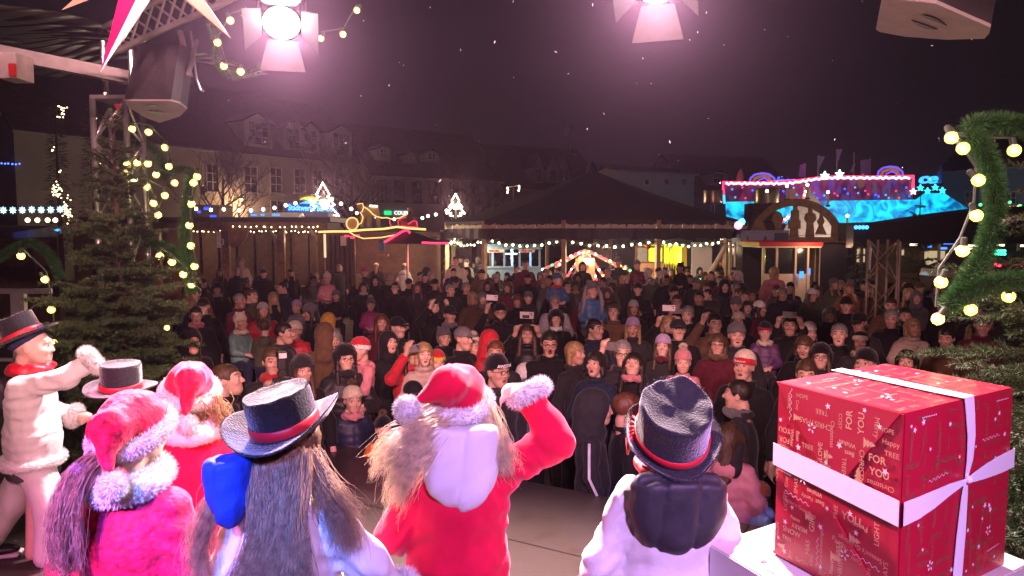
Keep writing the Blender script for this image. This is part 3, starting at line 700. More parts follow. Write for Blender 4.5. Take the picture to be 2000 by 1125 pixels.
# bare trees
m_bark = M('dark_bark', (.03, .022, .018), .9, var=.3, bump=.6, bscale=20)
def bare_tree(px, Y, h, label, seed):
    rnd = random.Random(seed); p = at(px, 450, Y); r = thing('bare_tree', label, 'tree', (p.x, p.y, 0)); tr = MB(); cr = MB()
    tr.tube([(0, 0, 0), (.05, .05, h * .3), (-.05, 0, h * .55), (.02, 0, h * .8)], [.22, .17, .12, .05], 8)
    def grow(a, d, L, rad, lv):
        pts = [a]; q = a
        for s in range(4): d = (d + Vector((rnd.uniform(-.3, .3), rnd.uniform(-.3, .3), rnd.uniform(-.05, .22)))).normalized(); q = q + d * L / 4; pts.append(q)
        cr.tube(pts, [rad, rad * .8, rad * .6, rad * .45, rad * .25], 4, False)
        if lv:
            for s in range(5 if lv > 1 else 4):
                grow(pts[rnd.randint(1, 4)], (d + Vector((rnd.uniform(-1, 1), rnd.uniform(-1, 1), rnd.uniform(-.3, .8)))).normalized(), L * .55, rad * .5, lv - 1)
    for i in range(11):
        z = h * (.3 + .045 * i); w = rnd.uniform(0, 6.28); grow(Vector((0, 0, z)), Vector((math.cos(w), math.sin(w), .55)).normalized(), h * .34, .07, 3)
    tr.build('trunk', m_bark, r, True); cr.build('crown', m_bark, r, kind='stuff')
bare_tree(438, 44, 7.5, 'bare leafless tree before the lit wall lamp of the beige house', 3)
bare_tree(688, 47, 8.0, 'bare leafless tree between the two lit tree outlines', 5)
bare_tree(925, 54, 7.5, 'bare leafless tree before the grey house, left of the pavilion', 9)
# ================================================================ the market behind the crowd
def rect(m, px0, py0, px1, py1, Y, th=.1):      # box whose front face is seen at these pixels at depth Y
    a = at(px0, py1, Y); b = at(px1, py0, Y); return m.bx((a.x, Y, a.z), (b.x, Y + th, b.z))
def part(name, mat, root, *rects, bevel=0, smooth=False, join=False):
    if join:
        m = MB()
        for r in rects: rect(m, *r)
        return m.build(name, mat, root, smooth, bevel, True)
    for r in rects: o = rect(MB(), *r).build(name, mat, root, smooth, bevel, True)
    return o
def ltube(name, mat, root, pts, r=.02, n=5):
    return MB().tube(pts, r, n).build(name, mat, root, world=True)
BULB = {}
def bulb_mesh(r):
    if r not in BULB: BULB[r] = MB().ball((0, 0, 0), r, 8).mesh('bulb', True)
    return BULB[r]
MIX = [EM('bulb_red', (1, .03, .06), 6), EM('bulb_green', (.1, .9, .3), 3), EM('bulb_amber', (1, .5, .12), 6), EM('bulb_white', (1, .85, .65), 8)]
def bulbs(root, pts, mat, r=.04, name='bulb'):
    key = (mat.name, r)
    if key not in BULB:
        me = bulb_mesh(r).copy(); me.materials.clear(); me.materials.append(mat); BULB[key] = me
    for p in pts:
        o = bpy.data.objects.new(name, BULB[key]); C.objects.link(o); o.location = p; wparent(o, root)
def string(label, pts, mat=m_warmw, r=.045, group='strings of market bulbs', cable=True, name='string_lights'):
    root = thing(name, label, 'lights', pts[0], 0, group)
    if cable: ltube('cable', m_black, root, [Vector(p) + Vector((0, 0, r * 1.3)) for p in pts], .008, 4)
    bulbs(root, pts, mat, r); return root
def along(pts, n, sag=0.0):
    q = pathpts(pts, n); t = np.linspace(0, 1, n); q[:, 2] -= sag * np.abs(np.sin(t * PI * (len(pts) - 1))); return [Vector(p) for p in q]
m_navy = M('navy_tarp', (.008, .010, .026), .7, var=.2, bump=.3, bscale=5)
m_browntarp = M('brown_tarp', (.022, .016, .016), .75, var=.2, bump=.3, bscale=5)
m_cream = M('cream_paint', (.55, .46, .34), .6, var=.12)
m_post = M('pale_wood', (.38, .27, .16), .65, var=.25, scale=5, bump=.2)
m_blackt = M('black_tarp', (.012, .011, .013), .55, var=.2, bump=.4, bscale=4)
m_pblue = M('pale_blue_paint', (.16, .30, .42), .5, var=.12)
m_peach = M('peach_paint', (.62, .36, .20), .6, var=.1)
m_yellow = M('yellow_paint', (.75, .60, .03), .5, var=.08)
m_olive = M('olive_panel', (.30, .30, .07), .6, var=.15)
m_whitep = M('white_panel', (.62, .58, .55), .55, var=.08)
m_redp = M('red_paint', (.40, .02, .03), .5, var=.1)
# ---- pavilion with dark roof
pc = at(1156, 450, 27.0); PX, PY, PR = pc.x, 27.0, 5.45
pav = thing('pavilion', 'large round pavilion with dark pointed roof, scalloped valance and wooden posts', 'pavilion', (PX, PY, 0))
NS = 12; ev = 3.13; ap = 5.05
V_ = lambda k, r, z: Vector((PX + r * math.cos(2 * PI * (k + .5) / NS), PY + r * math.sin(2 * PI * (k + .5) / NS), z))
for k in range(NS):
    m = MB(); rows = []
    for t in (1, .8, .6, .4, .2, .03):
        zz = ap - (ap - ev) * t - .12 * math.sin(PI * t); rows.append((V_(k, PR * t, zz), V_(k + 1, PR * t, zz)))
    for a, b in zip(rows, rows[1:]): m.quad(a[0], a[1], b[1], b[0])
    o = m.build('roof_panel', m_navy if k % 2 else m_browntarp, pav, world=True)
    sd = o.modifiers.new('s', 'SOLIDIFY'); sd.thickness = .03
    a, b = V_(k, PR, ev), V_(k + 1, PR, ev); n = 6
    m = MB()
    for i in range(n):
        p0 = a.lerp(b, i / n); p1 = a.lerp(b, (i + 1) / n); pm_ = (p0 + p1) / 2
        m.add([p0, p1, p1 - Vector((0, 0, .08)), pm_ - Vector((0, 0, .14)), p0 - Vector((0, 0, .08))], [(0, 1, 2, 3, 4)])
    m.build('scallop', m_navy if k % 2 else m_browntarp, pav, world=True).modifiers.new('s', 'SOLIDIFY').thickness = .015
    m = MB(); nb = Vector((0, 0, 1))
    for i in range(n): 
        p0 = a.lerp(b, (i + .06) / n); p1 = a.lerp(b, (i + .94) / n); dv = Vector((p0.x - PX, p0.y - PY, 0)).normalized() * -.06
        m.quad(p0 + dv - nb * .12, p1 + dv - nb * .12, p1 + dv - nb * .23, p0 + dv - nb * .23)
    m.build('cream_trim', m_cream, pav, world=True).modifiers.new('s', 'SOLIDIFY').thickness = .02
    m = MB(); nn = 14
    for i in range(nn):
        def pt(j, top):
            t = j / nn; p = a.lerp(b, t); dv = Vector((p.x - PX, p.y - PY, 0)).normalized()
            return p + dv * (.03 + .03 * math.sin(j * 2.1)) - nb * (.24 if top else .56 + .03 * math.sin(t * PI * 6))
        m.quad(pt(i, 1), pt(i + 1, 1), pt(i + 1, 0), pt(i, 0))
    m.build('valance', m_browntarp if k % 2 else m_navy, pav, world=True).modifiers.new('s', 'SOLIDIFY').thickness = .015
    MB().box(V_(k, PR - .05, ev / 2), (.13, .13, ev), 2 * PI * (k + .5) / NS).build('post', m_post, pav, world=True)
    MB().tube([V_(k, PR - .3, ev - .12), Vector((PX, PY, ap - .35))], .05, 5).build('rafter', m_post, pav, world=True)
MB().lathe([(.25, ap - .1), (.2, ap + .12), (.03, ap + .3)], (PX, PY, 0), 10).build('finial', m_black, pav, world=True)
for k in range(NS):
    a, b = V_(k, PR - .1, ev - .62), V_(k + 1, PR - .1, ev - .62)
    if (a.y + b.y) / 2 > PY + 1: continue
    n = 11; gp = [a.lerp(b, i / n) - Vector((0, 0, .16 * math.sin(PI * i / n) + random.uniform(-.03, .03))) for i in range(n + 1)]
    st = string('warm bulb garland under the pavilion valance, %s' % {6: 'left side', 7: 'second from left', 8: 'middle', 9: 'right of middle', 10: 'second from right', 11: 'right end', 5: 'far left end', 0: 'far right end'}.get(k, 'rear'), gp, m_warmw, .042, 'bulb garlands under the pavilion', False)
    p = np.array([tuple(q) for q in pathpts(gp, 260)]) + rng.normal(size=(260, 3)) * .04
    d = rng.normal(size=(260, 3)); obj('garland', spikes('garland', p, d, .14, .03), M('dim_garland', (.05, .07, .03), .8), None, kind='stuff'); o = C.objects[-1]; wparent(o, st)
    if k in (6, 8, 10): lo_ = plight(st, (0, 0, 0), (1, .72, .45), 240, .15); lo_.location = ((b - a) * .5) + Vector((0, .5, -.3))
# red bauble
p = at(1266, 481, 22.3); bb = MB().ball((0, 0, 0), .085, 14).build('bauble', M('red_bauble', (.35, .01, .02), .15, metal=.4), None, True); bb.location = p; props(bb, 'shiny red bauble hanging under the pavilion edge', 'bauble')
# light blue ride carriage
r = thing('ride_carriage', 'light blue open ride carriage with flat roof inside the pavilion', 'ride', at(1004, 600, 26.0) * Vector((1, 1, 0)))
part('roof', m_pblue, r, (946, 481, 1058, 487, 25.4, 1.6), (952, 477, 1052, 481, 25.5, 1.4)); part('name_board', m_whitep, r, (952, 487, 985, 493, 25.38, .05), (1014, 487, 1044, 493, 25.38, .05))
for i, x in enumerate((949, 962, 985, 1000, 1015, 1036, 1054)): part('pillar', m_pblue, r, (x - 2, 487, x + 2, 524, 25.45 + .9 * (i % 2), .06))
part('body', m_pblue, r, (947, 524, 1057, 570, 25.4, 1.5), (947, 520, 1057, 524, 25.37, .06))
part('red_print', M('red_print', (.5, .03, .03), .5), r, (955, 488, 964, 492, 25.36, .02), (967, 488, 972, 492, 25.36, .02), (1018, 488, 1028, 492, 25.36, .02), (1033, 488, 1040, 492, 25.36, .02)); part('ceiling_lamp', EM('cool_lamp', (.7, .8, 1), 5), r, (985, 495, 1010, 497, 26.2, .3))
plight(r, (0, .0, 2.05), (.7, .8, 1.0), 90)
# star ride with coloured bulbs
ac = at(1143, 488, 26.5); r = thing('kids_ride', 'small ride with rows of red and white bulbs running down from its peak', 'ride', (ac.x, ac.y, 0))
MB().tube([(ac.x, ac.y, 0), ac], .12, 8).build('centre_pole', m_cream, r, world=True)
part('front_panel', m_peach, r, (1124, 505, 1162, 560, 25.4, .06)); part('panel_emblem', m_redp, r, (1138, 517, 1150, 524, 25.38, .03))
for q, (x, y) in enumerate(((1058, 528), (1085, 522), (1108, 540), (1118, 548), (1165, 548), (1178, 540), (1205, 520), (1232, 530))):
    e = at(x, y, 26.0 - .5 * math.sin(q)); ltube('arm', m_cream, r, [ac, e], .05)
    for i, t in enumerate(np.linspace(.12, .98, 9)): bulbs(r, [ac.lerp(e, t) + Vector((0, -.07, .02))], MIX[(0, 0, 3, 0, 2, 0, 1, 0, 3)[(i + q) % 9]], .045)
plight(r, (0, -1.2, 1.9), (1, .35, .25), 90)
# yellow and peach cabin
r = thing('kids_cabin', 'peach and yellow ride cabin with barred gate, lit yellow-green', 'ride', at(1290, 620, 24.6) * Vector((1, 1, 0)))
part('back_wall', m_olive, r, (1246, 478, 1334, 516, 25.6, .06)); part('side_panel', m_yellow, r, (1330, 481, 1342, 520, 24.2, 1.2))
part('lower_panel', m_peach, r, (1250, 512, 1296, 560, 24.1, .06), (1243, 560, 1345, 600, 24.1, 1.4)); part('orange_stripe', M('orange_paint', (.6, .16, .03), .5), r, (1262, 524, 1290, 531, 24.06, .03))
part('window_frame', M('brown_paint', (.20, .09, .04), .6), r, (1241, 480, 1297, 484, 24.1, .08), (1241, 484, 1244, 512, 24.1, .08), (1264, 484, 1267, 512, 24.1, .08), (1294, 484, 1297, 512, 24.1, .08), (1241, 511, 1297, 514, 24.09, .08), join=True)
part('window_pane', M('pale_pane', (.35, .36, .36), .2), r, (1244, 484, 1264, 511, 24.14, .02))
for x in (1307, 1320): part('hand_rail', m_yellow, r, (x, 480, x + 2, 515, 24.2, .04))
part('gate', m_yellow, r, (1294, 514, 1322, 517, 24.1, .05), *[(x, 517, x + 2, 545, 24.1, .05) for x in range(1295, 1322, 5)], join=True); part('roof_light', EM('lime_lamp', (.55, 1, .1), 2.5), r, (1300, 477, 1340, 479, 24.3, .2))
plight(r, (.2, .1, 1.95), (.75, 1, .12), 130); 
pn = part('panel', m_whitep, None, (1349, 473, 1391, 620, 24.0, .08)); props(pn, 'tall plain white panel beside the yellow-lit ride cabin', 'panel')
r = thing('boom_arm', 'slanting pale yellow steel arm of a ride before the white panel', 'ride', at(1420, 640, 23) * Vector((1, 1, 0)))
ltube('slanted_bar', m_cream, r, [at(1373, 558, 22.6), at(1419, 478, 22.6)], .075, 8); part('upright', m_cream, r, (1424, 473, 1431, 548, 22.6, .1), (1434, 473, 1438, 545, 22.9, .1)); part('foot', M('green_paint', (.02, .30, .05), .5), r, (1424, 548, 1433, 640, 22.6, .12)); part('bracket', M('orange_red_paint', (.5, .10, .03), .5), r, (1423, 536, 1430, 546, 22.55, .1))
r = thing('neon_sign', 'small glowing green cup-shaped sign with orange bar by the white panel', 'sign', at(1362, 553, 22.2))
gc = EM('green_neon', (.1, 1, .25), 2.5)
ltube('outline', gc, r, [at(1352, 545, 22.2), at(1373, 545, 22.2), at(1369, 556, 22.2), at(1357, 556, 22.2), at(1352, 545, 22.2)], .022); ltube('saucer', EM('orange_neon', (1, .4, .05), 1.5), r, [at(1358, 558, 22.2), at(1375, 558, 22.2)], .025); ltube('steam', gc, r, [at(1358, 551, 22.2), at(1362, 548, 22.2), at(1366, 552, 22.2)], .02); ltube('stem', gc, r, [at(1362, 560, 22.2), at(1366, 566, 22.2)], .02)
# ---- brown hut on the left
hut = thing('market_hut', 'long brown wooden market hut with fairy lights along its eave, left of centre', 'hut', at(500, 640, 25) * Vector((1, 1, 0)))
part('roof', m_blackt, hut, (150, 424, 645, 433, 24.0, 3.2)); part('fascia', m_wood, hut, (150, 433, 640, 447, 24.2, .06))
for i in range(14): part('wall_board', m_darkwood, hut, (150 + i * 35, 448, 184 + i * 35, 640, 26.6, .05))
for x in (305, 441, 549, 628): part('post', m_wood, hut, (x - 4, 447, x + 5, 640, 24.3, .16))
for x, s in ((441, -1), (549, -1), (628, -1)): ltube('brace', m_cream, hut, [at(x, 475, 24.35), at(x + s * 22, 450, 24.35)], .05)
part('counter', m_wood, hut, (200, 560, 640, 570, 24.4, .6)); 
for i in range(12): part('counter_board', m_wood, hut, (200 + i * 36.6, 571, 235 + i * 36.6, 640, 24.5, .04))
hx = [at(445, 447, 24.15), at(486, 447, 24.15), at(482, 462, 24.15), at(468, 482, 24.15), at(450, 482, 24.15), at(444, 470, 24.15)]
m = MB(); m.add(hx + [p + Vector((0, .05, 0)) for p in hx], [tuple(range(6)), tuple(range(6, 12))] + [(i, (i + 1) % 6, 6 + (i + 1) % 6, 6 + i) for i in range(6)]); b = m.build('wooden_sign', m_wood); props(b, 'six-cornered brown wooden board hanging from the hut eave', 'sign')
sg = thing('mug_sign', 'chalkboard sign with white mug cut-out on the hut post', 'sign', at(434, 468, 24.1))
part('board', M('chalkboard', (.03, .035, .035), .7), sg, (430, 451, 444, 483, 24.12, .03)); part('mug', m_whitep, sg, (424, 452, 431, 484, 24.11, .03)); ltube('mug_handle', m_whitep, sg, [at(431, 467, 24.1), at(436, 468, 24.1), at(436, 477, 24.1), at(431, 478, 24.1)], .02)
string('row of small fairy lights along the upper eave of the brown hut', [at(x, 443 + random.uniform(-1, 1), 24.1) for x in (455, 468, 479, 490, 501, 515, 517, 530, 547, 556, 570, 578, 590, 603, 612, 620)], m_warm, .022, 'fairy lights on the huts')
string('row of small fairy lights hanging inside the brown hut', [at(x + random.uniform(-3, 3), 452 + random.uniform(-1, 2), 24.6) for x in range(380, 630, 7)], m_warm, .02, 'fairy lights on the huts')
plight(hut, (-2.2, .2, 2.5), (1, .62, .32), 45); plight(hut, (1.4, .2, 2.5), (1, .62, .32), 45)
ct = thing('container', 'grey market container with small blue lettering above the brown hut', 'container', at(565, 640, 30) * Vector((1, 1, 0)))
part('body', M('dull_grey_panel', (.16, .15, .15), .6), ct, (484, 415, 592, 430, 30, 2.4)); part('side', M('navy_panel', (.012, .02, .08), .6), ct, (592, 413, 640, 430, 30, 2.4)); part('lower_box', m_darkwood, ct, (484, 430, 640, 640, 30.1, 2.2))
for k, t in enumerate(('OPEN', 'GO', 'BAR')):
    pass
for x0, x1 in ((490, 502), (509, 517), (531, 547)): part('blue_lettering', EM('blue_letters', (.03, .3, 1), 1.6), ct, *[(x0 + i * 4, 417.5, min(x0 + i * 4 + 3, x1), 421.5, 29.97, .02) for i in range(int((x1 - x0) / 4))], join=True)
bd = MB().tube([at(584, 424, 29.5), at(588, 421, 29.5), at(591, 419, 29.5), at(594, 423, 29.5)], [.03, .06, .05, .02], 6).build('bird_ornament', m_cream); props(bd, 'small pale bird ornament on the container edge', 'ornament')
ds = thing('window_display', 'dark stall with blue glowing lights left of the bare tree', 'stall', at(398, 640, 31) * Vector((1, 1, 0)))
part('cabinet', m_darkwood, ds, (372, 400, 428, 432, 31, 1.5), (372, 432, 428, 640, 31.1, 1.4)); part('blue_lamp', EM('blue_glow', (.02, .08, 1), 2.2), ds, (398, 404, 411, 410, 30.95, .03), (385, 411, 391, 416, 30.95, .03), (410, 420, 422, 424, 30.95, .03)); part('warm_lamp', m_warm, ds, (402, 429, 424, 431, 30.95, .03), (392, 432, 400, 433, 30.9, .03))
string('string of round white bulbs crossing before the beige house', [at(x, y, 27.5) for x, y in ((383, 408), (412, 410), (437, 409), (467, 411), (490, 411), (514, 409), (536, 406), (558, 401), (577, 397), (606, 391), (648, 389), (666, 398), (686, 408))], m_warmw, .065)
for q_ in (C.objects[-1].parent,): plight(q_, (2.0, -.3, .3), (1, .82, .62), 240); plight(q_, (5.0, -.3, .6), (1, .82, .62), 240)
string('string of round white bulbs rising to the pavilion roof', [at(x, y, 29) for x, y in ((697, 416), (735, 424), (770, 428), (806, 428), (825, 426), (836, 422), (851, 419), (872, 411))], m_warmw, .06)
# ---- lamp posts dressed with tree outlines
def lit_lamp(px, py0, py1, Y, label):
    a = at(px, py1, Y); t = at(px, py0, Y); h = t.z - a.z; r = thing('street_lamp', label, 'lamp', (a.x, Y, 0), 0, 'lamps with glowing tree outlines')
    MB().tube([(0, .25, 0), (0, .25, a.z + h * .3)], .06, 8).build('post', m_black, r)
    z = a.z + h * .42
    MB().lathe([(.14, z - h * .12), (.25, z + h * .12), (.22, z + h * .13)], (0, .25, 0), 6).build('lantern_glass', M('lantern_glass', (.5, .4, .28), .3, emit=(1, .65, .35), es=.28, nolight=True), r); MB().lathe([(.29, z + h * .13), (.18, z + h * .22), (.1, z + h * .26), (.05, z + h * .36), (.01, z + h * .38)], (0, .25, 0), 6).build('lantern_cap', m_black, r)
    w = h * .42; out = [(0, 1), (.45, .66), (.25, .64), (.75, .40), (.45, .38), (1.0, .12), (.45, .14), (.62, .03), (.3, .0)]
    P_ = [(x * w, 0, a.z + y * h) for x, y in out]; Q_ = [(-x * w, 0, a.z + y * h) for x, y in out[1:]]
    for sd in (P_, [P_[0]] + Q_):
        q = pathpts(sd, 26); MB().tube(q, .03, 5).build('light_outline', M('outline_tube', (.3, .06, .03), .4, emit=(1, .28, .10), es=1.4, var=0, nolight=True), r); bulbs_local = [Vector(p) + Vector((0, -.04, 0)) for p in q]
        for p in bulbs_local:
            o = bpy.data.objects.new('bulb', None)
            bpy.data.objects.remove(o)
        bulbs(r, [Vector((p.x + a.x, p.y + Y, p.z)) for p in bulbs_local], m_warmw, .034)
    plight(r, (0, -.6, a.z + h * .6), (1, .74, .5), 750)
lit_lamp(632, 357, 430, 31, 'street lamp inside a large glowing fir tree outline, left of the horse figure')
lit_lamp(890, 379, 422, 36, 'street lamp inside a smaller glowing fir outline beside the pavilion roof')
r = thing('lit_arch', 'little garlanded frame with white lights on the pavilion skyline', 'lights', at(1003, 370, 33)); ltube('frame', m_cream, r, [at(991, 378, 33), at(991, 366, 33), at(1014, 362, 33), at(1014, 374, 33)], .03)
bulbs(r, [at(x, y, 32.9) for x, y in ((991, 376), (992, 371), (991, 367), (1013, 372), (1014, 368), (1014, 364))], MIX[3], .04)
ltube('mast', m_black, r, [at(1003, 365, 33.1), at(1003, 365, 33.1) * Vector((1, 1, 0))], .05)
# ---- second hut with glowing horse and sleigh
h2 = thing('market_hut', 'dark market hut with amber light line on its roof edge, between hut and pavilion', 'hut', at(740, 640, 24) * Vector((1, 1, 0)))
ltube('roof_light_line', m_amber, h2, [at(x, y, 23.6) for x, y in ((622, 453), (650, 452), (680, 452), (710, 449), (750, 447), (775, 443), (800, 446), (832, 448))], .034, 6); ltube('corner_light_line', M('cream_tube', (.5, .4, .2), .4, emit=(1, .8, .45), es=.9, var=0, nolight=True), h2, [at(634, 457, 23.6), at(635, 503, 23.6)], .04)
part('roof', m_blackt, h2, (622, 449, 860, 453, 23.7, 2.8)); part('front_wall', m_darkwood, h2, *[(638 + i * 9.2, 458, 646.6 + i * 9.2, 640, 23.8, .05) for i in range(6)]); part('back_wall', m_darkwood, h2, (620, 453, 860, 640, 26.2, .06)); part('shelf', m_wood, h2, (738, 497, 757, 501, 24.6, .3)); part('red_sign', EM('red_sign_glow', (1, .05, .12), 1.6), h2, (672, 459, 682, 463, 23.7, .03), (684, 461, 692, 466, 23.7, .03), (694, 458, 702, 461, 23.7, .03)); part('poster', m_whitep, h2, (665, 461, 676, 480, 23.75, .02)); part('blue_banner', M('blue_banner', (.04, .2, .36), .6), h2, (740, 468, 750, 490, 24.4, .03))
ltube('garland_line', m_amber, h2, [at(x, y, 23.5) for x, y in ((680, 452), (693, 460), (710, 466), (745, 464), (772, 459), (790, 455))], .02)
plight(h2, (-.4, .6, 2.2), (1, .3, .3), 60); plight(h2, (1.2, .6, 2.3), (1, .6, .4), 60)
m_horse = M('golden_wood', (.34, .20, .08), .6, var=.3)
fg = thing('horse_figure', 'brown wooden horse figure outlined in amber light on the hut roof, with drum', 'figure', at(725, 447, 24.2))
def flat(name, mat, root, pts, Y, th=.06):
    P_ = [at(x, y, Y) for x, y in pts]; n = len(P_); m = MB(); m.add(P_ + [p + Vector((0, th, 0)) for p in P_], [tuple(range(n)), tuple(range(n, 2 * n))[::-1]] + [(i, (i + 1) % n, n + (i + 1) % n, n + i) for i in range(n)]); return m.build(name, mat, root, world=True)
plight(fg, (.3, -1.1, .3), (1, .7, .35), 9); flat('body', m_horse, fg, [(697, 399), (708, 396), (712, 405), (722, 402), (738, 402), (741, 420), (743, 443), (737, 443), (733, 424), (724, 424), (723, 444), (717, 444), (716, 422), (711, 430), (709, 444), (704, 444), (704, 424), (706, 414), (702, 408), (697, 405)], 24.2)  # point light added in front to brighten the horse body
ltube('light_outline', m_amber, fg, [at(x, y, 24.15) for x, y in ((697, 399), (708, 397), (710, 405), (707, 414), (703, 414), (709, 424), (706, 435), (697, 441))], .017); ltube('light_outline', m_amber, fg, [at(x, y, 24.15) for x, y in ((711, 404), (720, 410), (728, 418), (735, 423), (745, 425))], .017); ltube('light_outline', m_warmw, fg, [at(722, 402, 24.15), at(737, 403, 24.15)], .026)
ltube('drum_ring', m_amber, fg, [at(688 + 11.5 * math.cos(w), 437 + 12 * math.sin(w), 24.1) for w in np.linspace(0, 2 * PI, 21)], .02); flat('drum_skin', m_peach, fg, [(688 + 10.5 * math.cos(w), 437 + 11 * math.sin(w)) for w in np.linspace(0, 2 * PI, 17)[:-1]], 24.15)
sl = thing('sleigh_figure', 'sleigh outlined in red light with small seated driver on the hut roof', 'figure', at(790, 447, 24.2))
rn = M('red_outline_tube', (.3, .01, .02), .4, emit=(1, .03, .12), es=1.6, var=0, nolight=True)
for pts in (((761, 430), (762, 438), (766, 443), (778, 442)), ((779, 440), (777, 432), (783, 427), (793, 424)), ((783, 441), (800, 443), (816, 444)), ((797, 438), (808, 431), (814, 433), (815, 442))): ltube('light_outline', rn, sl, [at(x, y, 24.15) for x, y in pts], .017)
ltube('rein', m_amber, sl, [at(x, y, 24.15) for x, y in ((744, 426), (756, 425), (764, 428), (780, 426), (796, 418))], .02)
flat('driver', m_darkwood, sl, [(796, 404), (803, 403), (805, 410), (807, 420), (809, 432), (798, 434), (793, 424), (797, 416)], 24.2); MB().ball((0, 0, 0), .075, 8).build('driver_head', m_peach, sl, True).location = at(800, 408, 24.15) - sl.location; flat('sleigh_body', m_redp, sl, [(781, 430), (797, 434), (812, 434), (815, 441), (784, 440)], 24.22)
um = thing('parasol', 'dark stall parasol edged with red light tubes left of the pavilion', 'parasol', at(812, 640, 21.5) * Vector((1, 1, 0)))
a_, b_, c_, d_ = at(752, 474, 21), at(876, 476, 21), at(880, 470, 23.2), at(760, 468, 23.2); t_ = at(795, 449, 22)
MB().add([a_, b_, c_, d_, t_], [(0, 1, 4), (1, 2, 4), (2, 3, 4), (3, 0, 4)]).build('canopy', m_blackt, um, world=True).modifiers.new('s', 'SOLIDIFY').thickness = .03
ltube('light_tube', m_red_neon, um, [a_ + Vector((0, -.03, .02)), at(786, 452, 21.6), at(795, 449, 21.95), at(800, 454, 21.7)], .035); ltube('light_tube', m_red_neon, um, [at(824, 474, 20.95), at(850, 475, 20.95), at(876, 475, 20.95)], .03); ltube('pole', m_steelgrey, um, [t_, t_ * Vector((1, 1, 0))], .04)
plight(um, (0, .3, 1.9), (1, .12, .15), 26)
# ---- neon ride at the right back
dr = thing('fairground_ride', 'wide fairground ride front with red neon top, cyan skirt and name lettering', 'ride', at(1650, 600, 46) * Vector((1, 1, 0)))
cy_m = M('cyan_backlit_print', (.02, .2, .3), .5, var=0, emit=(.0, .55, .95), es=1.25, nolight=True)
N_, L_ = nodes_of(cy_m); tc = N_.new('ShaderNodeTexCoord'); nz = N_.new('ShaderNodeTexNoise'); nz.inputs['Scale'].default_value = .9; nz.inputs['Detail'].default_value = 4; nz.inputs['Distortion'].default_value = 2.0; L_.new(tc.outputs['Object'], nz.inputs['Vector'])
rp = N_.new('ShaderNodeValToRGB'); rp.color_ramp.elements[0].position = .36; rp.color_ramp.elements[0].color = (.0, .05, .22, 1); rp.color_ramp.elements[1].position = .56; rp.color_ramp.elements[1].color = (.0, .62, 1.0, 1); e = rp.color_ramp.elements.new(.68); e.color = (.02, .85, .8, 1); L_.new(nz.outputs['Fac'], rp.inputs[0]); L_.new(rp.outputs[0], N_['Principled BSDF'].inputs['Emission Color'])
bn_m = M('ride_banner_print', (.05, .01, .05), .5, var=0, emit=(.1, .01, .1), es=.55, nolight=True)
N_, L_ = nodes_of(bn_m); tc = N_.new('ShaderNodeTexCoord'); vo = N_.new('ShaderNodeTexVoronoi'); vo.inputs['Scale'].default_value = 2.2; mp = N_.new('ShaderNodeMapping'); mp.inputs['Scale'].default_value = (1.6, 1, .7); L_.new(tc.outputs['Object'], mp.inputs[0]); L_.new(mp.outputs[0], vo.inputs['Vector'])
rp = N_.new('ShaderNodeValToRGB'); cr = rp.color_ramp; cr.elements[0].color = (.01, .002, .02, 1); cr.elements[1].position = .9; cr.elements[1].color = (.02, .05, .5, 1)
for p_, c_ in ((.35, (.12, .01, .07, 1)), (.55, (.30, .02, .10, 1)), (.68, (.03, .01, .08, 1)), (.8, (.2, .1, .03, 1))): e = cr.elements.new(p_); e.color = c_
sp_ = N_.new('ShaderNodeSeparateColor'); L_.new(vo.outputs['Color'], sp_.inputs[0]); L_.new(sp_.outputs[0], rp.inputs[0]); L_.new(rp.outputs[0], N_['Principled BSDF'].inputs['Emission Color'])
flat('cyan_skirt', cy_m, dr, [(1418, 392), (1790, 390), (1808, 377), (1845, 378), (1894, 409), (1820, 432), (1700, 440), (1420, 436)], 46.3, .15)
flat('banner', bn_m, dr, [(1414, 356), (1556, 352), (1600, 346), (1783, 344), (1783, 390), (1414, 394)], 46, .15)
neon = EM('pink_white_neon', (1.0, .55, .6), 3.0)
ltube('neon_line', m_red_neon, dr, [at(x, y, 45.9) for x, y in ((1413, 378), (1412, 357), (1480, 358), (1556, 354), (1600, 348), (1640, 346), (1700, 347), (1784, 345), (1783, 372))], .11, 6)
ltube('neon_line', neon, dr, [at(x, y + 2 * math.sin(x * .5) + 1.5, 45.75) for x, y in [(1418 + i * 5.2, 357 - 11 * min(1, max(0, (1418 + i * 5.2 - 1540) / 70))) for i in range(70)]], .075, 5)
ltube('cyan_line', EM('cyan_neon', (.05, .5, 1), 2.0), dr, [at(1414, 380, 45.9), at(1415, 398, 45.9)], .07); ltube('cyan_line', EM('cyan_neon', (.05, .5, 1), 2.0), dr, [at(1519, 371, 45.9), at(1519, 394, 45.9)], .06)
blue_n = EM('blue_neon', (.02, .10, 1.0), 2.6)
def letters(txt, px, py, hpx, Y, mat, name='lettering', wide=1.0, it=.2):
    c = at(px, py, Y); s_ = hpx / F * Y / .7; v, f = text_mesh(txt, s_, .12, True); b = MB(); b.add([(c.x + (x + y * it) * wide, Y - z, c.z + y) for x, y, z in v], f); return b.build(name, mat, dr, world=True)
vio = EM('violet_neon', (.22, .12, 1.0), 1.0); amb = M('amber_letter', (.3, .15, .03), .5, emit=(.6, .22, .12), es=.45, nolight=True)
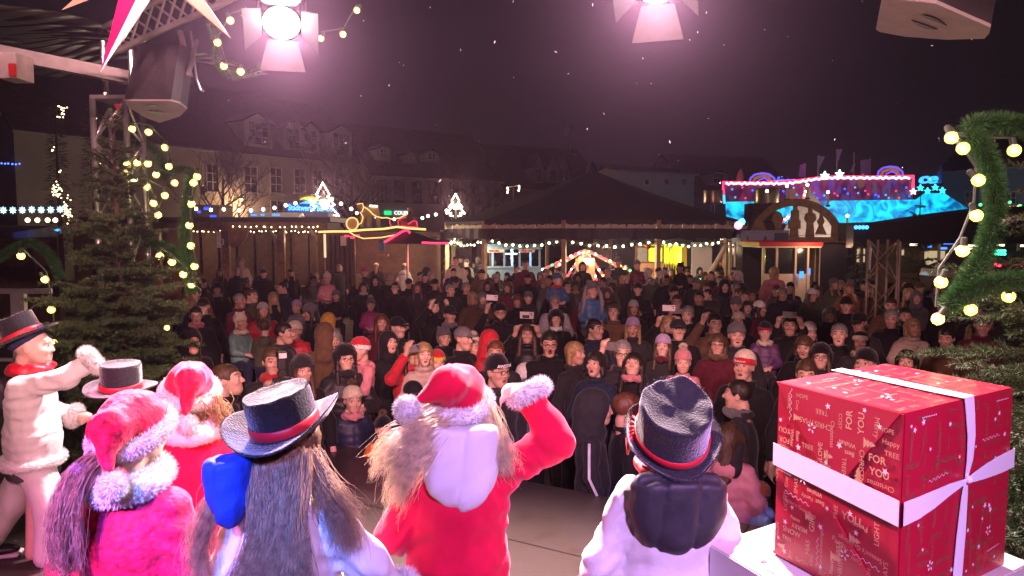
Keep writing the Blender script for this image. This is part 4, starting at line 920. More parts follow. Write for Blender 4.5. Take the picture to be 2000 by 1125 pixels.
for ox, oy in ((1490, 0), (1740, -13)):
    ltube('lettering', vio, dr, [at(ox + x, 356 + oy + y, 46.4) for x, y in ((-26, 2), (-24, -8), (-16, -15), (-2, -18), (12, -16), (22, -8), (25, 4), (22, 14))], .07); ltube('lettering', vio, dr, [at(ox + x, 356 + oy + y, 46.4) for x, y in ((-14, 6), (-8, -4), (2, -8), (10, -5), (12, 4), (8, 14))], .06); ltube('lettering', amb, dr, [at(ox + x, 356 + oy + y, 46.4) for x, y in ((-20, 2), (-15, -8), (-2, -13), (11, -11), (17, 0), (17, 10))], .10)
letters('isco', 1536, 354, 17, 46.4, blue_n); 
letters('an', 1771, 350, 16, 46.4, blue_n); letters('ce', 1814, 349, 20, 45.8, EM('cyan_blue_neon', (.02, .28, 1.0), 3.0), wide=1.35)
m_star = EM('turquoise_star', (.03, .6, .85), 2.6)
for x, y in ((1785, 374), (1799, 367), (1813, 373), (1828, 366), (1842, 372)):
    flat('star_lamp', m_star if x > 1790 else neon, dr, [(x + (7 if i % 2 == 0 else 3) * math.sin(i * PI / 5), y - (7 if i % 2 == 0 else 3) * math.cos(i * PI / 5)) for i in range(10)], 45.7, .15)
for x, y in ((1612, 343), (1641, 340)): flat('star_lamp', EM('white_star', (.5, .9, 1), 4), dr, [(x + (9 if i % 2 == 0 else 4) * math.sin(i * PI / 5), y - (9 if i % 2 == 0 else 4) * math.cos(i * PI / 5)) for i in range(10)], 45.6, .15)
m_flag = [M('lilac_flag', (.30, .14, .42), .7), M('blue_flag', (.20, .22, .42), .7)]
for i, pts in enumerate((((1560, 345), (1563, 322), (1573, 319), (1571, 346)), ((1599, 304), (1611, 306), (1600, 330)), ((1636, 292), (1645, 291), (1638, 313), (1633, 318)), ((1668, 316), (1671, 322), (1665, 336), (1661, 336)), ((1681, 313), (1699, 310), (1699, 342), (1681, 344)))):
    flat('flag', m_flag[0 if i == 0 else 1], dr, pts, 46.8, .04); x0 = (1573, 1598, 1635, 1668, 1700)[i]; ltube('flag_pole', m_steelgrey, dr, [at(x0 - 1, 352, 46.9), at(x0, (318, 303, 291, 298, 309)[i], 46.9)], .04)
for pts, mt in (((((1443, 356), (1440, 345), (1445, 332), (1446, 341), (1452, 348), (1450, 356))), M('pink_statue', (.6, .25, .3), .5)), (((1832, 356), (1829, 340), (1836, 326), (1841, 317), (1842, 326), (1843, 336), (1839, 345), (1840, 357)), M('blue_statue', (.12, .2, .4), .5))):
    q = [at(x, y, 46.6) for x, y in pts]; n = len(q); MB().tube([at(pts[0][0] + 3, 358, 46.6), at(pts[1][0] + 5, 348, 46.6), at(pts[2][0] + 1, 338, 46.6), at(pts[2][0] + 2, pts[2][1] - 2, 46.6)], [.16, .24, .17, .05], 8).build('statue', mt, dr, True, world=True)
for x in np.linspace(1430, 1770, 18): bulbs(dr, [at(x, 374 + 8 * math.sin(x), 45.9), at(x + 6, 382 + 5 * math.cos(x * 1.3), 45.9)], [blue_n, EM('dim_red_bulb', (.8, .05, .2), 1.5), EM('dim_cyan_bulb', (.05, .4, .8), 1.5)][int(x) % 3], .07, 'spot_bulb')
plight(dr, (-2, -1.5, 5.2), (1, .2, .4), 130, .3); plight(dr, (4, -1.5, 4.3), (.1, .6, 1), 130, .3)
# metal drums on the roof
for px0, px1, y0, y1, lb in ((1374, 1411, 371, 398, 'shiny metal drum at the right edge of the pavilion roof'), (1474, 1520, 368, 398, 'shiny metal drum left of the candle arch')):
    a = at((px0 + px1) / 2, y1, 28); b = at((px0 + px1) / 2, y0, 28); R_ = (px1 - px0) / 2 / F * 28; t = thing('metal_drum', lb, 'drum', (a.x, 28, 0)); MB().lathe([(R_ * .98, a.z), (R_, a.z + .05), (R_, b.z - .05), (R_ * .97, b.z), (R_ * .1, b.z + .02)], n=28).build('drum', M('brass_steel', (.62, .50, .33), .32, metal=.9, var=.2), t, True); MB().tube([(0, 0, 0), (0, 0, a.z)], .08, 6).build('stand', m_black, t)
# candle arch
ar = thing('candle_arch', 'big brown wooden candle arch with cut-out figures and lit candles', 'arch', at(1556, 476, 25.5))
Y = 25.5; plight(ar, (0, -1.6, .9), (1, .62, .34), 16)  # unseen point light added before the arch to lift it from the dark
flat('base_beam', m_wood, ar, [(1462, 474), (1652, 474), (1650, 463), (1464, 463)], Y, .2)
o1 = [(1556 + 92 * math.cos(w), 470 - 82 * math.sin(w)) for w in np.linspace(PI * .03, PI * .97, 25)]; i1 = [(1556 + 78 * math.cos(w), 470 - 68 * math.sin(w)) for w in np.linspace(PI * .97, PI * .03, 25)]
flat('arch', m_wood, ar, o1 + i1, Y + .02, .14)
for nm, pts in (('tower_figure', [(1542, 463), (1545, 447), (1541, 447), (1541, 430), (1546, 430), (1546, 412), (1550, 409), (1551, 396), (1557, 396), (1558, 409), (1561, 412), (1561, 430), (1564, 430), (1564, 447), (1559, 447), (1560, 463)]),
                ('woman_figure', [(1574, 463), (1577, 436), (1572, 428), (1574, 418), (1580, 415), (1580, 400), (1587, 400), (1587, 415), (1593, 418), (1595, 428), (1589, 436), (1591, 463)]), ('angel_figure', [(1593, 458), (1601, 440), (1597, 432), (1602, 425), (1603, 412), (1607, 412), (1608, 425), (1611, 432), (1607, 440), (1615, 458)]),
                ('man_figure', [(1512, 463), (1514, 440), (1507, 430), (1510, 418), (1518, 412), (1526, 416), (1531, 428), (1526, 440), (1528, 463)]), ('tree_figure', [(1470, 463), (1476, 440), (1488, 425), (1494, 440), (1500, 463)]), ('tree_figure', [(1624, 463), (1626, 440), (1634, 428), (1644, 442), (1648, 463)])):
    flat(nm, m_wood, ar, pts, Y + .05, .08)
for x, y0, y1 in ((1498, 376, 399), (1537, 366, 390), (1577, 364, 388), (1617, 378, 402), (1655, 424, 446)):
    a = at(x, y1, Y + .1); b = at(x, y0, Y + .1); cn = MB().tube([a, b], .04, 8).build('candle', m_whitep, ar, world=True); hf = MB().lathe([(.07, -.03), (.09, .0), (.07, .03)], a, 10).build('candle_cup', m_darkwood, ar, world=True); bulbs(ar, [b + Vector((0, 0, .05))], m_warmw, .055, 'flame_bulb')
ltube('cable', m_black, ar, [at(x, 455 + 5 * math.sin((x - 1470) / 60), Y - .03) for x in range(1500, 1652, 12)], .008)
lv = thing('louvre_box', 'dark slatted ventilation box left of the candle arch', 'box', at(1490, 440, 26.2)); part('box', m_blackt, lv, (1466, 397, 1516, 458, 26.2, .8)); [part('slat', m_darkwood, lv, (1474, y, 1508, y + 3, 26.14, .05)) for y in range(404, 452, 8)]
tn = thing('white_tent', 'pale pointed tent glowing faintly behind the candle arch', 'tent', at(1585, 640, 31) * Vector((1, 1, 0)))
tp = at(1578, 366, 31); tb = [at(1520, 470, 29.5), at(1660, 470, 29.5), at(1660, 466, 33), at(1520, 466, 33)]
MB().add(tb + [tp], [(0, 1, 4), (1, 2, 4), (2, 3, 4), (3, 0, 4)]).build('roof', M('white_tarp', (.6, .55, .52), .6, bump=.2, bscale=3), tn, world=True).modifiers.new('s', 'SOLIDIFY').thickness = .03; part('wall', m_blackt, tn, (1524, 470, 1656, 640, 29.7, .06)); plight(tn, (0, -2.8, 3.6), (1, .75, .6), 150)
bulbs(tn, [at(x, y, 29.2) for x, y in ((1531, 432), (1536, 427), (1541, 421), (1570, 385), (1572, 378))], MIX[0], .05); bulbs(tn, [at(x, y, 29.2) for x, y in ((1533, 429), (1539, 424), (1571, 381), (1573, 374))], MIX[3], .05)
# cabin with red roof, pale box
r = thing('ticket_cabin', 'cream ride cabin with red roof and wide windows, right of the pavilion', 'cabin', at(1545, 640, 20.6) * Vector((1, 1, 0)))
part('roof', m_redp, r, (1483, 473, 1608, 481, 20.0, 1.8), (1490, 470, 1600, 473, 20.2, 1.5)); part('roof_trim', m_cream, r, (1486, 481, 1605, 484, 20.05, 1.6))
for x in (1488, 1514, 1551, 1575): part('pillar', m_cream, r, (x, 484, x + 6, 570, 20.1, .08))
part('side_pillar', m_cream, r, (1590, 484, 1594, 570, 21.5, .08), (1600, 484, 1603, 570, 20.9, .08)); part('lower_wall', m_cream, r, (1488, 535, 1582, 640, 20.15, .06)); part('back_wall', m_darkwood, r, (1490, 484, 1600, 640, 21.6, .05)); [part('window_pane', m_pane, r, (a, 486, b, 534, 20.2, .02)) for a, b in ((1494, 1514), (1520, 1551), (1557, 1575))]
part('blue_screen', EM('blue_screen', (.03, .25, 1), 2.5), r, (1562, 530, 1570, 543, 19.95, .03), (1578, 524, 1583, 538, 20.3, .03)); plight(r, (.3, -1.2, 2.3), (1, .6, .35), 40)
r = thing('pale_truck_box', 'pale blue-grey trailer side above the red-roofed cabin', 'trailer', at(1490, 640, 23.5) * Vector((1, 1, 0))); part('box', M('pale_blue_grey', (.30, .34, .42), .5), r, (1447, 450, 1541, 478, 23.2, 2.0)); part('lower_box', m_blackt, r, (1447, 478, 1541, 640, 23.3, 1.8)); part('decal', M('dark_decal', (.08, .09, .13), .5), r, (1459, 462, 1462, 469, 23.18, .02), (1492, 462, 1498, 470, 23.18, .02), (1512, 455, 1540, 476, 23.19, .01))
# disco ball light at the pavilion corner
p = at(1442, 440, 21.4); o = MB().ball((0, 0, 0), .12, 10).build('disco_light', EM('magenta_lamp', (1, .2, .9), 5), None, True); o.location = p; props(o, 'glowing magenta light ball at right corner of the pavilion', 'lamp')
o = MB().ball((0, 0, 0), .10, 10).build('disco_light', EM('cyan_lamp', (.1, .7, 1), 5), None, True); o.location = p + Vector((.1, 0, .1)); props(o, 'glowing cyan light ball at right corner of the pavilion', 'lamp')
# ---- dark tent at right
r = thing('market_tent', 'wide black market tent roof at right with coloured lamps under it', 'tent', at(1850, 640, 21) * Vector((1, 1, 0)))
flat('roof', m_blackt, r, [(1690, 434), (1760, 432), (1880, 414), (1960, 404), (2140, 396), (2140, 470), (1690, 472)], 19.0, 1.6)
part('fascia', m_blackt, r, (1690, 468, 2140, 476, 18.9, .05)); part('back_wall', m_darkwood, r, (1700, 476, 2140, 640, 24.8, .06)); [ltube('pole', m_steelgrey, r, [at(x, 474, 19.1), at(x, 474, 19.1) * Vector((1, 1, 0))], .04) for x in (1700, 1835, 1990)]
part('lit_counter', EM('warm_panel', (1, .75, .42), .55), r, (1806, 490, 1846, 519, 24.4, .04), (1848, 496, 1874, 523, 24.4, .04), (1752, 488, 1766, 500, 24.4, .04), (1674, 486, 1690, 512, 24.4, .04))
for x0, x1, y, c in ((1846, 1868, 473, (.05, .2, 1)), (1799, 1820, 479, (.05, .2, 1)), (1836, 1850, 483, (.05, .2, 1)), (1765, 1780, 472, (1, .05, .08)), (1748, 1757, 473, (1, .5, .1)), (1894, 1910, 478, (1, .8, .5)), (1950, 1962, 477, (1, .8, .5)), (1862, 1900, 484, (1, .75, .45)), (1780, 1796, 476, (1, .8, .6)), (1990, 2002, 478, (1, .8, .5))):
    part('tube_lamp', EM('tube_%d_%d' % (int(c[0] * 10), int(c[2] * 10)), c, 3.0), r, (x0, y, x1, y + 4, 20.5, .08))
plight(r, (-.6, 1.2, 2.2), (1, .75, .5), 30); plight(r, (3.2, .5, 2.2), (.3, 1, .5), 22)
string('row of green and red lamps on the tent ridge at far right', [at(x, y, 23) for x, y in ((1901, 405), (1915, 400), (1960, 398), (1972, 395), (1992, 402))], MIX[1], .05)
string('row of amber lamps on the tent ridge behind the green garland', [at(x, y, 22.8) for x, y in ((1964, 407), (1972, 406), (1980, 406), (1988, 405))], MIX[2], .05)
o = MB().tube([at(1926, 388, 24), at(1939, 381, 24)], .06, 6).build('red_tube_lamp', m_red_neon); props(o, 'short red light tube above the tent by the green garland', 'lamp')
lb = thing('light_bar', 'black box with a row of four blue lamps at the tent corner', 'lamp', at(1683, 460, 18.6)); part('box', m_black, lb, (1666, 440, 1700, 484, 18.6, .4)); bulbs(lb, [at(x, 444, 18.55) for x in (1672, 1679, 1686, 1693)], EM('blue_led', (.03, .22, 1), 6), .05, 'blue_lamp'); ltube('stand', m_black, lb, [at(1683, 484, 18.8), at(1683, 484, 18.8) * Vector((1, 1, 0))], .05)
rc_ = thing('ride_car', 'dark rounded vehicle with red lamps and green light bar behind the garland', 'vehicle', at(1960, 600, 15) * Vector((1, 1, 0)))
flat('body', M('dark_car_paint', (.03, .03, .035), .3, coat=.5), rc_, [(1880, 545), (1885, 530), (1930, 512), (1948, 495), (1995, 490), (2060, 500), (2075, 600), (1885, 600)], 15, 1.6); flat('windscreen', m_pane, rc_, [(1945, 512), (1955, 500), (1985, 498), (1990, 512)], 14.96, .03); part('grey_hood', M('grey_hood_paint', (.3, .25, .3), .4), rc_, (1888, 522, 1935, 560, 14.8, .3)); bulbs(rc_, [at(x, y, 14.75) for x, y in ((1893, 519), (1901, 519), (1908, 518), (1946, 517), (1952, 518), (1995, 517))], MIX[0], .035, 'red_lamp')
bulbs(rc_, [at(x, y, 14.7) for x in (1932, 1938, 1944, 1950, 1956, 1962) for y in (490, 496)], EM('green_led', (.05, 1, .45), 4), .03, 'green_lamp'); plight(rc_, (-.4, -.4, 2.6), (.1, 1, .5), 6)
# ---- truss post right of the crowd
def truss(root, A, B, w, mat=m_alu, r=.025, step=None, sides=4):
    A, B = Vector(A), Vector(B); d = (B - A); L = d.length; d.normalize(); x = d.orthogonal().normalized() if abs(d.z) < .99 else Vector((1, 0, 0)); y = d.cross(x); step = step or w
    cr = [(1, 1), (1, -1), (-1, -1), (-1, 1)]
    C_ = [(x * a + y * b) * w / 2 for a, b in cr]
    for c in C_: MB().tube([A + c, B + c], r, 8).build('chord', mat, root, True, world=True)
    n = max(2, int(L / step)); m = MB()
    for i in range(n):
        for k in range(4):
            a = A + d * L * i / n + C_[k]; b = A + d * L * (i + 1) / n + C_[(k + 1) % 4]
            if (i + k) % 2: a, b = A + d * L * i / n + C_[(k + 1) % 4], A + d * L * (i + 1) / n + C_[k]
            MB().tube([a, b], r * .5, 5).build('brace', mat, root, True, world=True)
p = at(1725, 468, 13.2); tr = thing('truss_tower', 'pale lattice truss tower standing in the crowd at right', 'truss', (p.x, 13.2, 0)); truss(tr, (p.x, 13.2, 0), (p.x, 13.2, p.z), .36, M('sandy_truss', (.26, .20, .15), .5, metal=.3), .022, .36); part('base_plate', m_steelgrey, tr, (1700, 640, 1750, 642, 13.0, .4))
ltube('upright', MATS['sandy_truss'], tr, [at(1757, 472, 13.4), at(1757, 472, 13.4) * Vector((1, 1, 0))], .04, 8)
# ---- far left: star lamps, shiny stall roof, dressed trees
sf = thing('star_string', 'row of blue-white star lamps at far left', 'lights', at(50, 410, 30), 0)
for i in range(8):
    x = -12 + i * 18.5; sm = EM('ice_star', (.42, .75, 1.0), 3.0); c = at(x, 410 + random.uniform(-1, 1), 30); b = MB()
    for k in range(8): w = k * PI / 4; b.tube([c, c + Vector((.15 * math.cos(w), 0, .15 * math.sin(w)))], [.025, .012], 4)
    b.tube([c + Vector((.10 * math.cos(w), 0, .10 * math.sin(w))) for w in np.linspace(0, 2 * PI, 13)[:-1]], .012, 4, closed=True); b.ball(c, .045, 8); b.build('star_lamp', sm, sf, world=True)
ltube('cable', m_black, sf, [at(-20, 404, 30.05), at(130, 404, 30.05)], .01)
string('row of four warm lamps under the star lamps at far left', [at(x, 430, 29) for x in (54, 73, 93, 108)], m_warm, .09)
st = thing('market_stall', 'stall with shiny grey roof under the star lamps at far left', 'stall', at(40, 640, 23) * Vector((1, 1, 0))); rb = MB(); a, b, c_, d_ = at(-80, 470, 22), at(112, 462, 22), at(104, 442, 25), at(-80, 436, 25); rb.add([a, b, c_, d_, a - Vector((0, 0, .06)), b - Vector((0, 0, .06)), c_ - Vector((0, 0, .06)), d_ - Vector((0, 0, .06))], [(0, 1, 2, 3), (4, 5, 6, 7), (0, 1, 5, 4), (1, 2, 6, 5)]); rb.build('roof', M('wet_grey_tarp', (.22, .22, .25), .12, var=.2, bump=.15, bscale=5, spec=.8), st, world=True)
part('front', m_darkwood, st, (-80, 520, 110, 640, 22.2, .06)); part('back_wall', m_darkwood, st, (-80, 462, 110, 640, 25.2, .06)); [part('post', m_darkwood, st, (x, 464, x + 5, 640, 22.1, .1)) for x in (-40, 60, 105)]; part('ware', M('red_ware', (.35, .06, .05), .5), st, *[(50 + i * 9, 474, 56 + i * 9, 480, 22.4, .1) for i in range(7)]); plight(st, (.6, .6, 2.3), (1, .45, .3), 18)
string('multicoloured lamp strip below the star lamps', [at(x, 449, 27) for x in (86, 92, 98)], MIX[1], .05); string('blue lamp strip left of the fir tree', [at(x, 449, 27) for x in (106, 112, 118, 124)], EM('blue_led', (.03, .22, 1), 6), .05)
string('tiny blue string of lamps on the dark house at far left', [at(x, 320 + random.uniform(-1, 1), 40) for x in (3, 10, 16, 24, 31, 38)], EM('blue_led2', (.1, .2, 1), 3), .05)
for k, (label, cl) in enumerate((('tall dark tree with amber fairy lights behind the fir, left one', ((120, 218, 8, 14, 16), (103, 295, 4, 6, 4), (113, 372, 9, 18, 30), (116, 335, 3, 6, 4), (130, 410, 8, 22, 30))), ('tall dark tree with amber fairy lights beside the truss tower', ((184, 230, 5, 16, 14), (186, 291, 5, 5, 6), (188, 325, 6, 16, 12))))):
    Y = 36; base = at((118, 186)[k], 450, Y); t = thing('dressed_tree', label, 'tree', (base.x, Y, 0)); MB().tube([(0, 0, 0), (0, 0, at(120, 205, Y).z)], [.16, .03], 6).build('trunk', m_bark, t)
    n = 900; zz = rng.uniform(1.2, at(120, 205, Y).z, n); R_ = .9 * (1 - zz / (at(120, 200, Y).z + .3)) + .1; w = rng.random(n) * 6.28; ps = np.stack([R_ * np.cos(w) * rng.random(n), R_ * np.sin(w) * rng.random(n), zz], 1); obj('crown', spikes('crown', ps, np.stack([np.cos(w), np.sin(w), -.1 + 0 * w], 1) + rng.normal(size=(n, 3)) * .3, .35, .05), M('far_needles', (.02, .03, .015), .9), t, kind='stuff')
    for cx, cy_, sx, sy, n in cl: bulbs(t, [at(cx + random.gauss(0, sx * .5), cy_ + random.gauss(0, sy * .5), Y - .6) for _ in range(n)], MIX[2] if random.random() < .0 else m_warm, .028, 'fairy_bulb')
# ================================================================ stage rig: lamps, truss, speakers, star
def aim(o, loc, to): o.location = loc; o.rotation_euler = (Vector(to) - Vector(loc)).to_track_quat('-Z', 'Y').to_euler()
def spot(root, W_, col, deg, blend=.5, rad=.08, off=-.02):
    l = bpy.data.lights.new('spot_light', 'SPOT'); l.energy = W_; l.color = col; l.spot_size = math.radians(deg); l.spot_blend = blend; l.shadow_soft_size = rad
    o = bpy.data.objects.new('spot_light', l); C.objects.link(o); o.parent = root; o.location = (0, 0, off); return o
def spotlight(label, loc, to, W_, col, R_=.12, deg=104, flaps=True, glow=60):
    r = thing('spotlight', label, 'spotlight', loc, 0, 'stage spotlights'); aim(r, loc, to)
    MB().lathe([(R_ * 1.08, -.02), (R_ * 1.12, .0), (R_ * 1.1, .22), (R_ * .9, .30), (R_ * .3, .32)], n=24).build('housing', m_black, r, True)
    MB().lathe([(R_ * .2, -.032), (R_ * .9, -.028), (R_ * .98, -.0215)], n=24).build('lens', EM('spot_lens', (1, .90, .82), glow), r)
    MB().tube([(R_ * 1.2, 0, .1), (R_ * 1.25, 0, .35), (0, 0, .42), (-R_ * 1.25, 0, .35), (-R_ * 1.2, 0, .1)], .014, 6).build('yoke', m_black, r)
    if flaps:
        mb = M('barn_door_metal', (.06, .055, .055), .55, metal=.3, var=.1)
        for k in range(4):
            a = R_ * 1.05; L = .20 if k % 2 == 0 else .15; w0, w1 = R_ * .8, R_ * 1.25
            m = MB(); P_ = [(-w0, a, -.02), (w0, a, -.02), (w1, a + L * .72, -.02 - L * .75), (-w1, a + L * .72, -.02 - L * .75)]
            rot = Matrix.Rotation(k * PI / 2, 3, 'Z'); P_ = [rot @ Vector(p) for p in P_]; nrm = rot @ Vector((0, .003, .003)); m.add(P_ + [p + nrm for p in P_], [(0, 1, 2, 3), (7, 6, 5, 4), (0, 1, 5, 4), (1, 2, 6, 5), (2, 3, 7, 6), (3, 0, 4, 7)]); m.build('barn_door', mb, r)
    spot(r, W_, col, deg, .6, R_ * .8, -.05); return r
WARM = (1.0, .68, .72)
spotlight('blazing stage spotlight with barn doors at upper left', at(550, 42, 5.0), (-.9, 2.6, 1.6), 3600, WARM)
spotlight('blazing stage spotlight with barn doors at top centre', at(1282, -34, 4.3), (.2, 2.3, 1.7), 3000, WARM)
# LED washes hung behind and above the viewer, which give the violet, blue and pink stage light
def par(label, loc, to, W_, col, deg=36, blend=.8):
    r = thing('led_par_lamp', label, 'stage lamp', loc, 0, 'led lamps on the rear truss'); aim(r, loc, to)
    MB().lathe([(.10, -.03), (.11, .0), (.10, .2), (.05, .26)], n=16).build('housing', m_black, r, True); MB().lathe([(.02, -.036), (.09, -.031)], n=16).build('lens', EM('led_lens_%d%d%d' % tuple(int(c * 9) for c in col), col, 4), r); MB().tube([(.12, 0, .08), (.12, 0, .3), (-.12, 0, .3), (-.12, 0, .08)], .01, 5).build('yoke', m_black, r)
    spot(r, W_, col, deg, blend, .09, -.04)
par('violet led lamp on the rear truss, aimed at the right half of the stage', (1.2, -2.2, 4.9), (.45, 2.4, 1.6), 2400, (.66, .36, 1.0), 34)
par('blue led lamp on the rear truss, aimed at the long-haired child', (-1.0, -2.2, 4.9), (-.86, 2.2, 1.66), 4600, (.07, .20, 1.0), 10.5)
par('magenta led lamp on the rear truss, aimed at the left half of the stage', (-2.6, -2.2, 4.9), (-1.75, 2.6, 1.4), 4200, (1.0, .20, .55), 27)
par('violet led lamp on the rear truss, aimed at the ponytailed child', (-2.0, -2.2, 4.9), (-1.25, 2.2, 1.7), 2400, (.34, .20, 1.0), 12)
par('warm led lamp on the rear truss, aimed at the gifts', (2.6, -2.2, 4.9), (1.3, 2.2, 1.8), 240, (1.0, .50, .55), 30)
for i, (x, ax_) in enumerate(((3.2, -9.2), (1.6, -4.4), (0, .4), (-1.6, 5.0), (-3.2, 10.2))):
    par('pink led lamp number %s from left on the high truss, aimed over the crowd' % ('five', 'four', 'three', 'two', 'one')[i], (x, -6.0, 6.3), (ax_, 15.0, .9), (9000, 9500, 9800, 8200, 4200)[i], (1.0, .47, .49), 27, 1.0)
rt = thing('rear_truss', 'lighting truss above the back of the stage', 'truss', (0, -2.2, 5.25))
for y, z in ((-2.2, 5.3), (-6.0, 6.7)): truss(rt, (-4, y, z), (4, y, z), .29, step=1.0)
# ---- truss tower at left
tx = at(238, 400, 6.2); tw = thing('truss_tower', 'aluminium lattice truss tower with red sticker behind the fir tree', 'truss', (tx.x, 6.2, STAGE))
tz = at(238, 200, 6.2).z; truss(tw, (tx.x, 6.2, STAGE), (tx.x, 6.2, tz), .27, m_alu, .025, .30)
MB().box((tx.x, 6.2, tz + .02), (.30, .30, .03)).build('top_plate', m_alu, tw, world=True); flat('sticker', M('red_sticker', (.6, .03, .03), .5), tw, [(222, 203), (235, 203), (229, 216)], 6.03, .004)
MB().box((tx.x, 6.2, STAGE + .01), (.5, .5, .02)).build('base_plate', m_alu, tw, world=True)
MB().tube([(tx.x - .10, 6.2, tz), (tx.x - .10, 6.2, tz + .5)], .025, 8).build('spigot', m_alu, tw, world=True); MB().tube([(tx.x + .1, 6.25, tz), (tx.x + .1, 6.25, tz + .45)], .025, 8).build('spigot', m_alu, tw, world=True)
arr = thing('truss_arch', 'curved lattice truss rising over the stage front at upper left', 'truss', (tx.x, 6.2, tz + .3))
ap_ = [at(205, 112, 6.2), at(270, 78, 6.2), at(340, 48, 6.1), at(420, 14, 6.0), at(520, -40, 5.9)]; an_ = smoothpath(ap_, 14, 1)
for a, b in ((0, 0), (0, .24), (.22, .10)): MB().tube([Vector(p) + Vector((0, a, b)) for p in an_], .026, 8).build('chord', m_alu, arr, True, world=True)
for i in range(13):
    offs = [Vector((0, 0, 0)), Vector((0, 0, .24)), Vector((0, .22, .10))]
    for k in range(3): MB().tube([Vector(an_[i]) + offs[k], Vector(an_[i + 1]) + offs[(k + 1) % 3]], .011, 5).build('brace', m_alu, arr, world=True)
bm_ = thing('beam', 'square grey aluminium beam with red-marked clamp crossing to the truss tower', 'beam', at(100, 125, 5.7))
m = MB(); a, b = at(-60, 90, 5.6), at(252, 152, 6.0); dv = (b - a); L = dv.length; q = dv.to_track_quat('X', 'Z').to_matrix(); m.box((a + b) / 2, (L, .09, .10), m=q); m.build('beam', M('dull_beam_metal', (.17, .165, .15), .5, metal=.3, var=.15), bm_, world=True); part('clamp', M('clamp_white', (.5, .46, .43), .5), bm_, (-6, 102, 30, 152, 5.5, .2)); part('clamp_mark', M('red_sticker', (.6, .03, .03), .5), bm_, (17, 124, 28, 148, 5.47, .02))
# ---- loudspeakers
m_cab = M('speaker_cabinet', (.032, .03, .034), .6, var=.2, bump=.3, bscale=90); m_cab_lit = M('speaker_lit_grey', (.30, .29, .27), .6, var=.1, bump=.2, bscale=90)  # paler underside colour stands in for bulb light on the cabinet
def speaker(label, bot, up, holes, taper=.92):
    c = sum(bot, Vector()) / len(bot); r = thing('loudspeaker', label, 'speaker', c, 0, 'loudspeakers hung over the stage'); n = len(bot); top = [c + up + (p - c) * taper for p in bot]
    m = MB().add(bot + top, [tuple(range(n, 2 * n))] + [(i, (i + 1) % n, n + (i + 1) % n, n + i) for i in range(n)]); fixn(m.build('cabinet', m_cab, r, world=True)); dn = up.normalized() * .004
    m = MB().add(bot + [p - dn * 3 for p in bot], [tuple(range(n)), tuple(range(n, 2 * n))[::-1]] + [(i, (i + 1) % n, n + (i + 1) % n, n + i) for i in range(n)]); fixn(m.build('base_panel', m_cab_lit, r, world=True))
    for h in holes:
        k = len(h); h = [p - dn * 4 for p in h]; MB().add(h + [p - dn * .6 for p in h], [tuple(range(k)), tuple(range(k, 2 * k))[::-1]] + [(i, (i + 1) % k, k + (i + 1) % k, k + i) for i in range(k)]).build('handle_slot_shade', m_black, r, world=True)  # flat black patch stands for the shade inside the slot
    return r, c, top
def onp(px, py, a, b, c_):       # pixel on the plane of three points
    n = (b - a).cross(c_ - a).normalized(); d = Vector(ray(px, py)); o = Vector((0, 0, CZ)); return o + d * ((a - o).dot(n) / d.dot(n))
A_, B_, C__ = at(243, 194, 4.6), at(334, 194, 4.6), at(312, 237, 5.1)
bot = [onp(x, y, A_, B_, C__) for x, y in ((243, 194), (334, 194), (352, 199), (366, 210), (352, 224), (312, 237), (288, 228), (256, 210))]
def lens(x0, y0, x1, y1, w, pl, sgn=1):
    top = [(x0 + (x1 - x0) * t, y0 + (y1 - y0) * t - sgn * w * math.sin(PI * t) ** .7 * (1 - .5 * t if sgn > 0 else .5 + .5 * t)) for t in np.linspace(0, 1, 9)]; return [onp(x, y, *pl) for x, y in top]
sp1, c1, tp1 = speaker('loudspeaker with pale grey underside, coloured as lit, hanging beside the truss tower', bot, at(268, 84, 4.75) - at(248, 194, 4.6), [lens(283, 204, 318, 208, 9, (A_, B_, C__)), lens(290, 211, 325, 215, -9, (A_, B_, C__), 1)])
MB().tube([tp1[3] + Vector((0, .05, .1)), tp1[2] - (tp1[2] - bot[2]) * .5 + Vector((.03, 0, 0))], .016, 6).build('bracket', m_alu, sp1, world=True); MB().tube([at(372, 60, 4.9), at(384, 155, 4.9), at(392, 176, 4.9), at(398, 178, 4.9)], .008, 5).build('cable', m_alu, sp1, world=True); MB().tube([at(352, 60, 4.9), at(372, 150, 4.9)], .02, 6).build('bracket', m_alu, sp1, world=True)
A_, B_, C__ = at(1724, -12, 2.65), at(1936, 47, 2.65), at(1850, 71, 3.0)
bot = [onp(x, y, A_, B_, C__) for x, y in ((1724, -12), (1830, 0), (1936, 47), (1934, 58), (1924, 69), (1850, 71.5), (1770, 66), (1720, 57), (1712, 52))]
sp2, c2, tp2 = speaker('loudspeaker with brownish grey underside, coloured as lit, at the top right', bot, Vector((.03, -.08, .45)), [lens(1782, 30, 1833, 48, -9, (A_, B_, C__)), lens(1800, 22, 1851, 40, 9, (A_, B_, C__))])
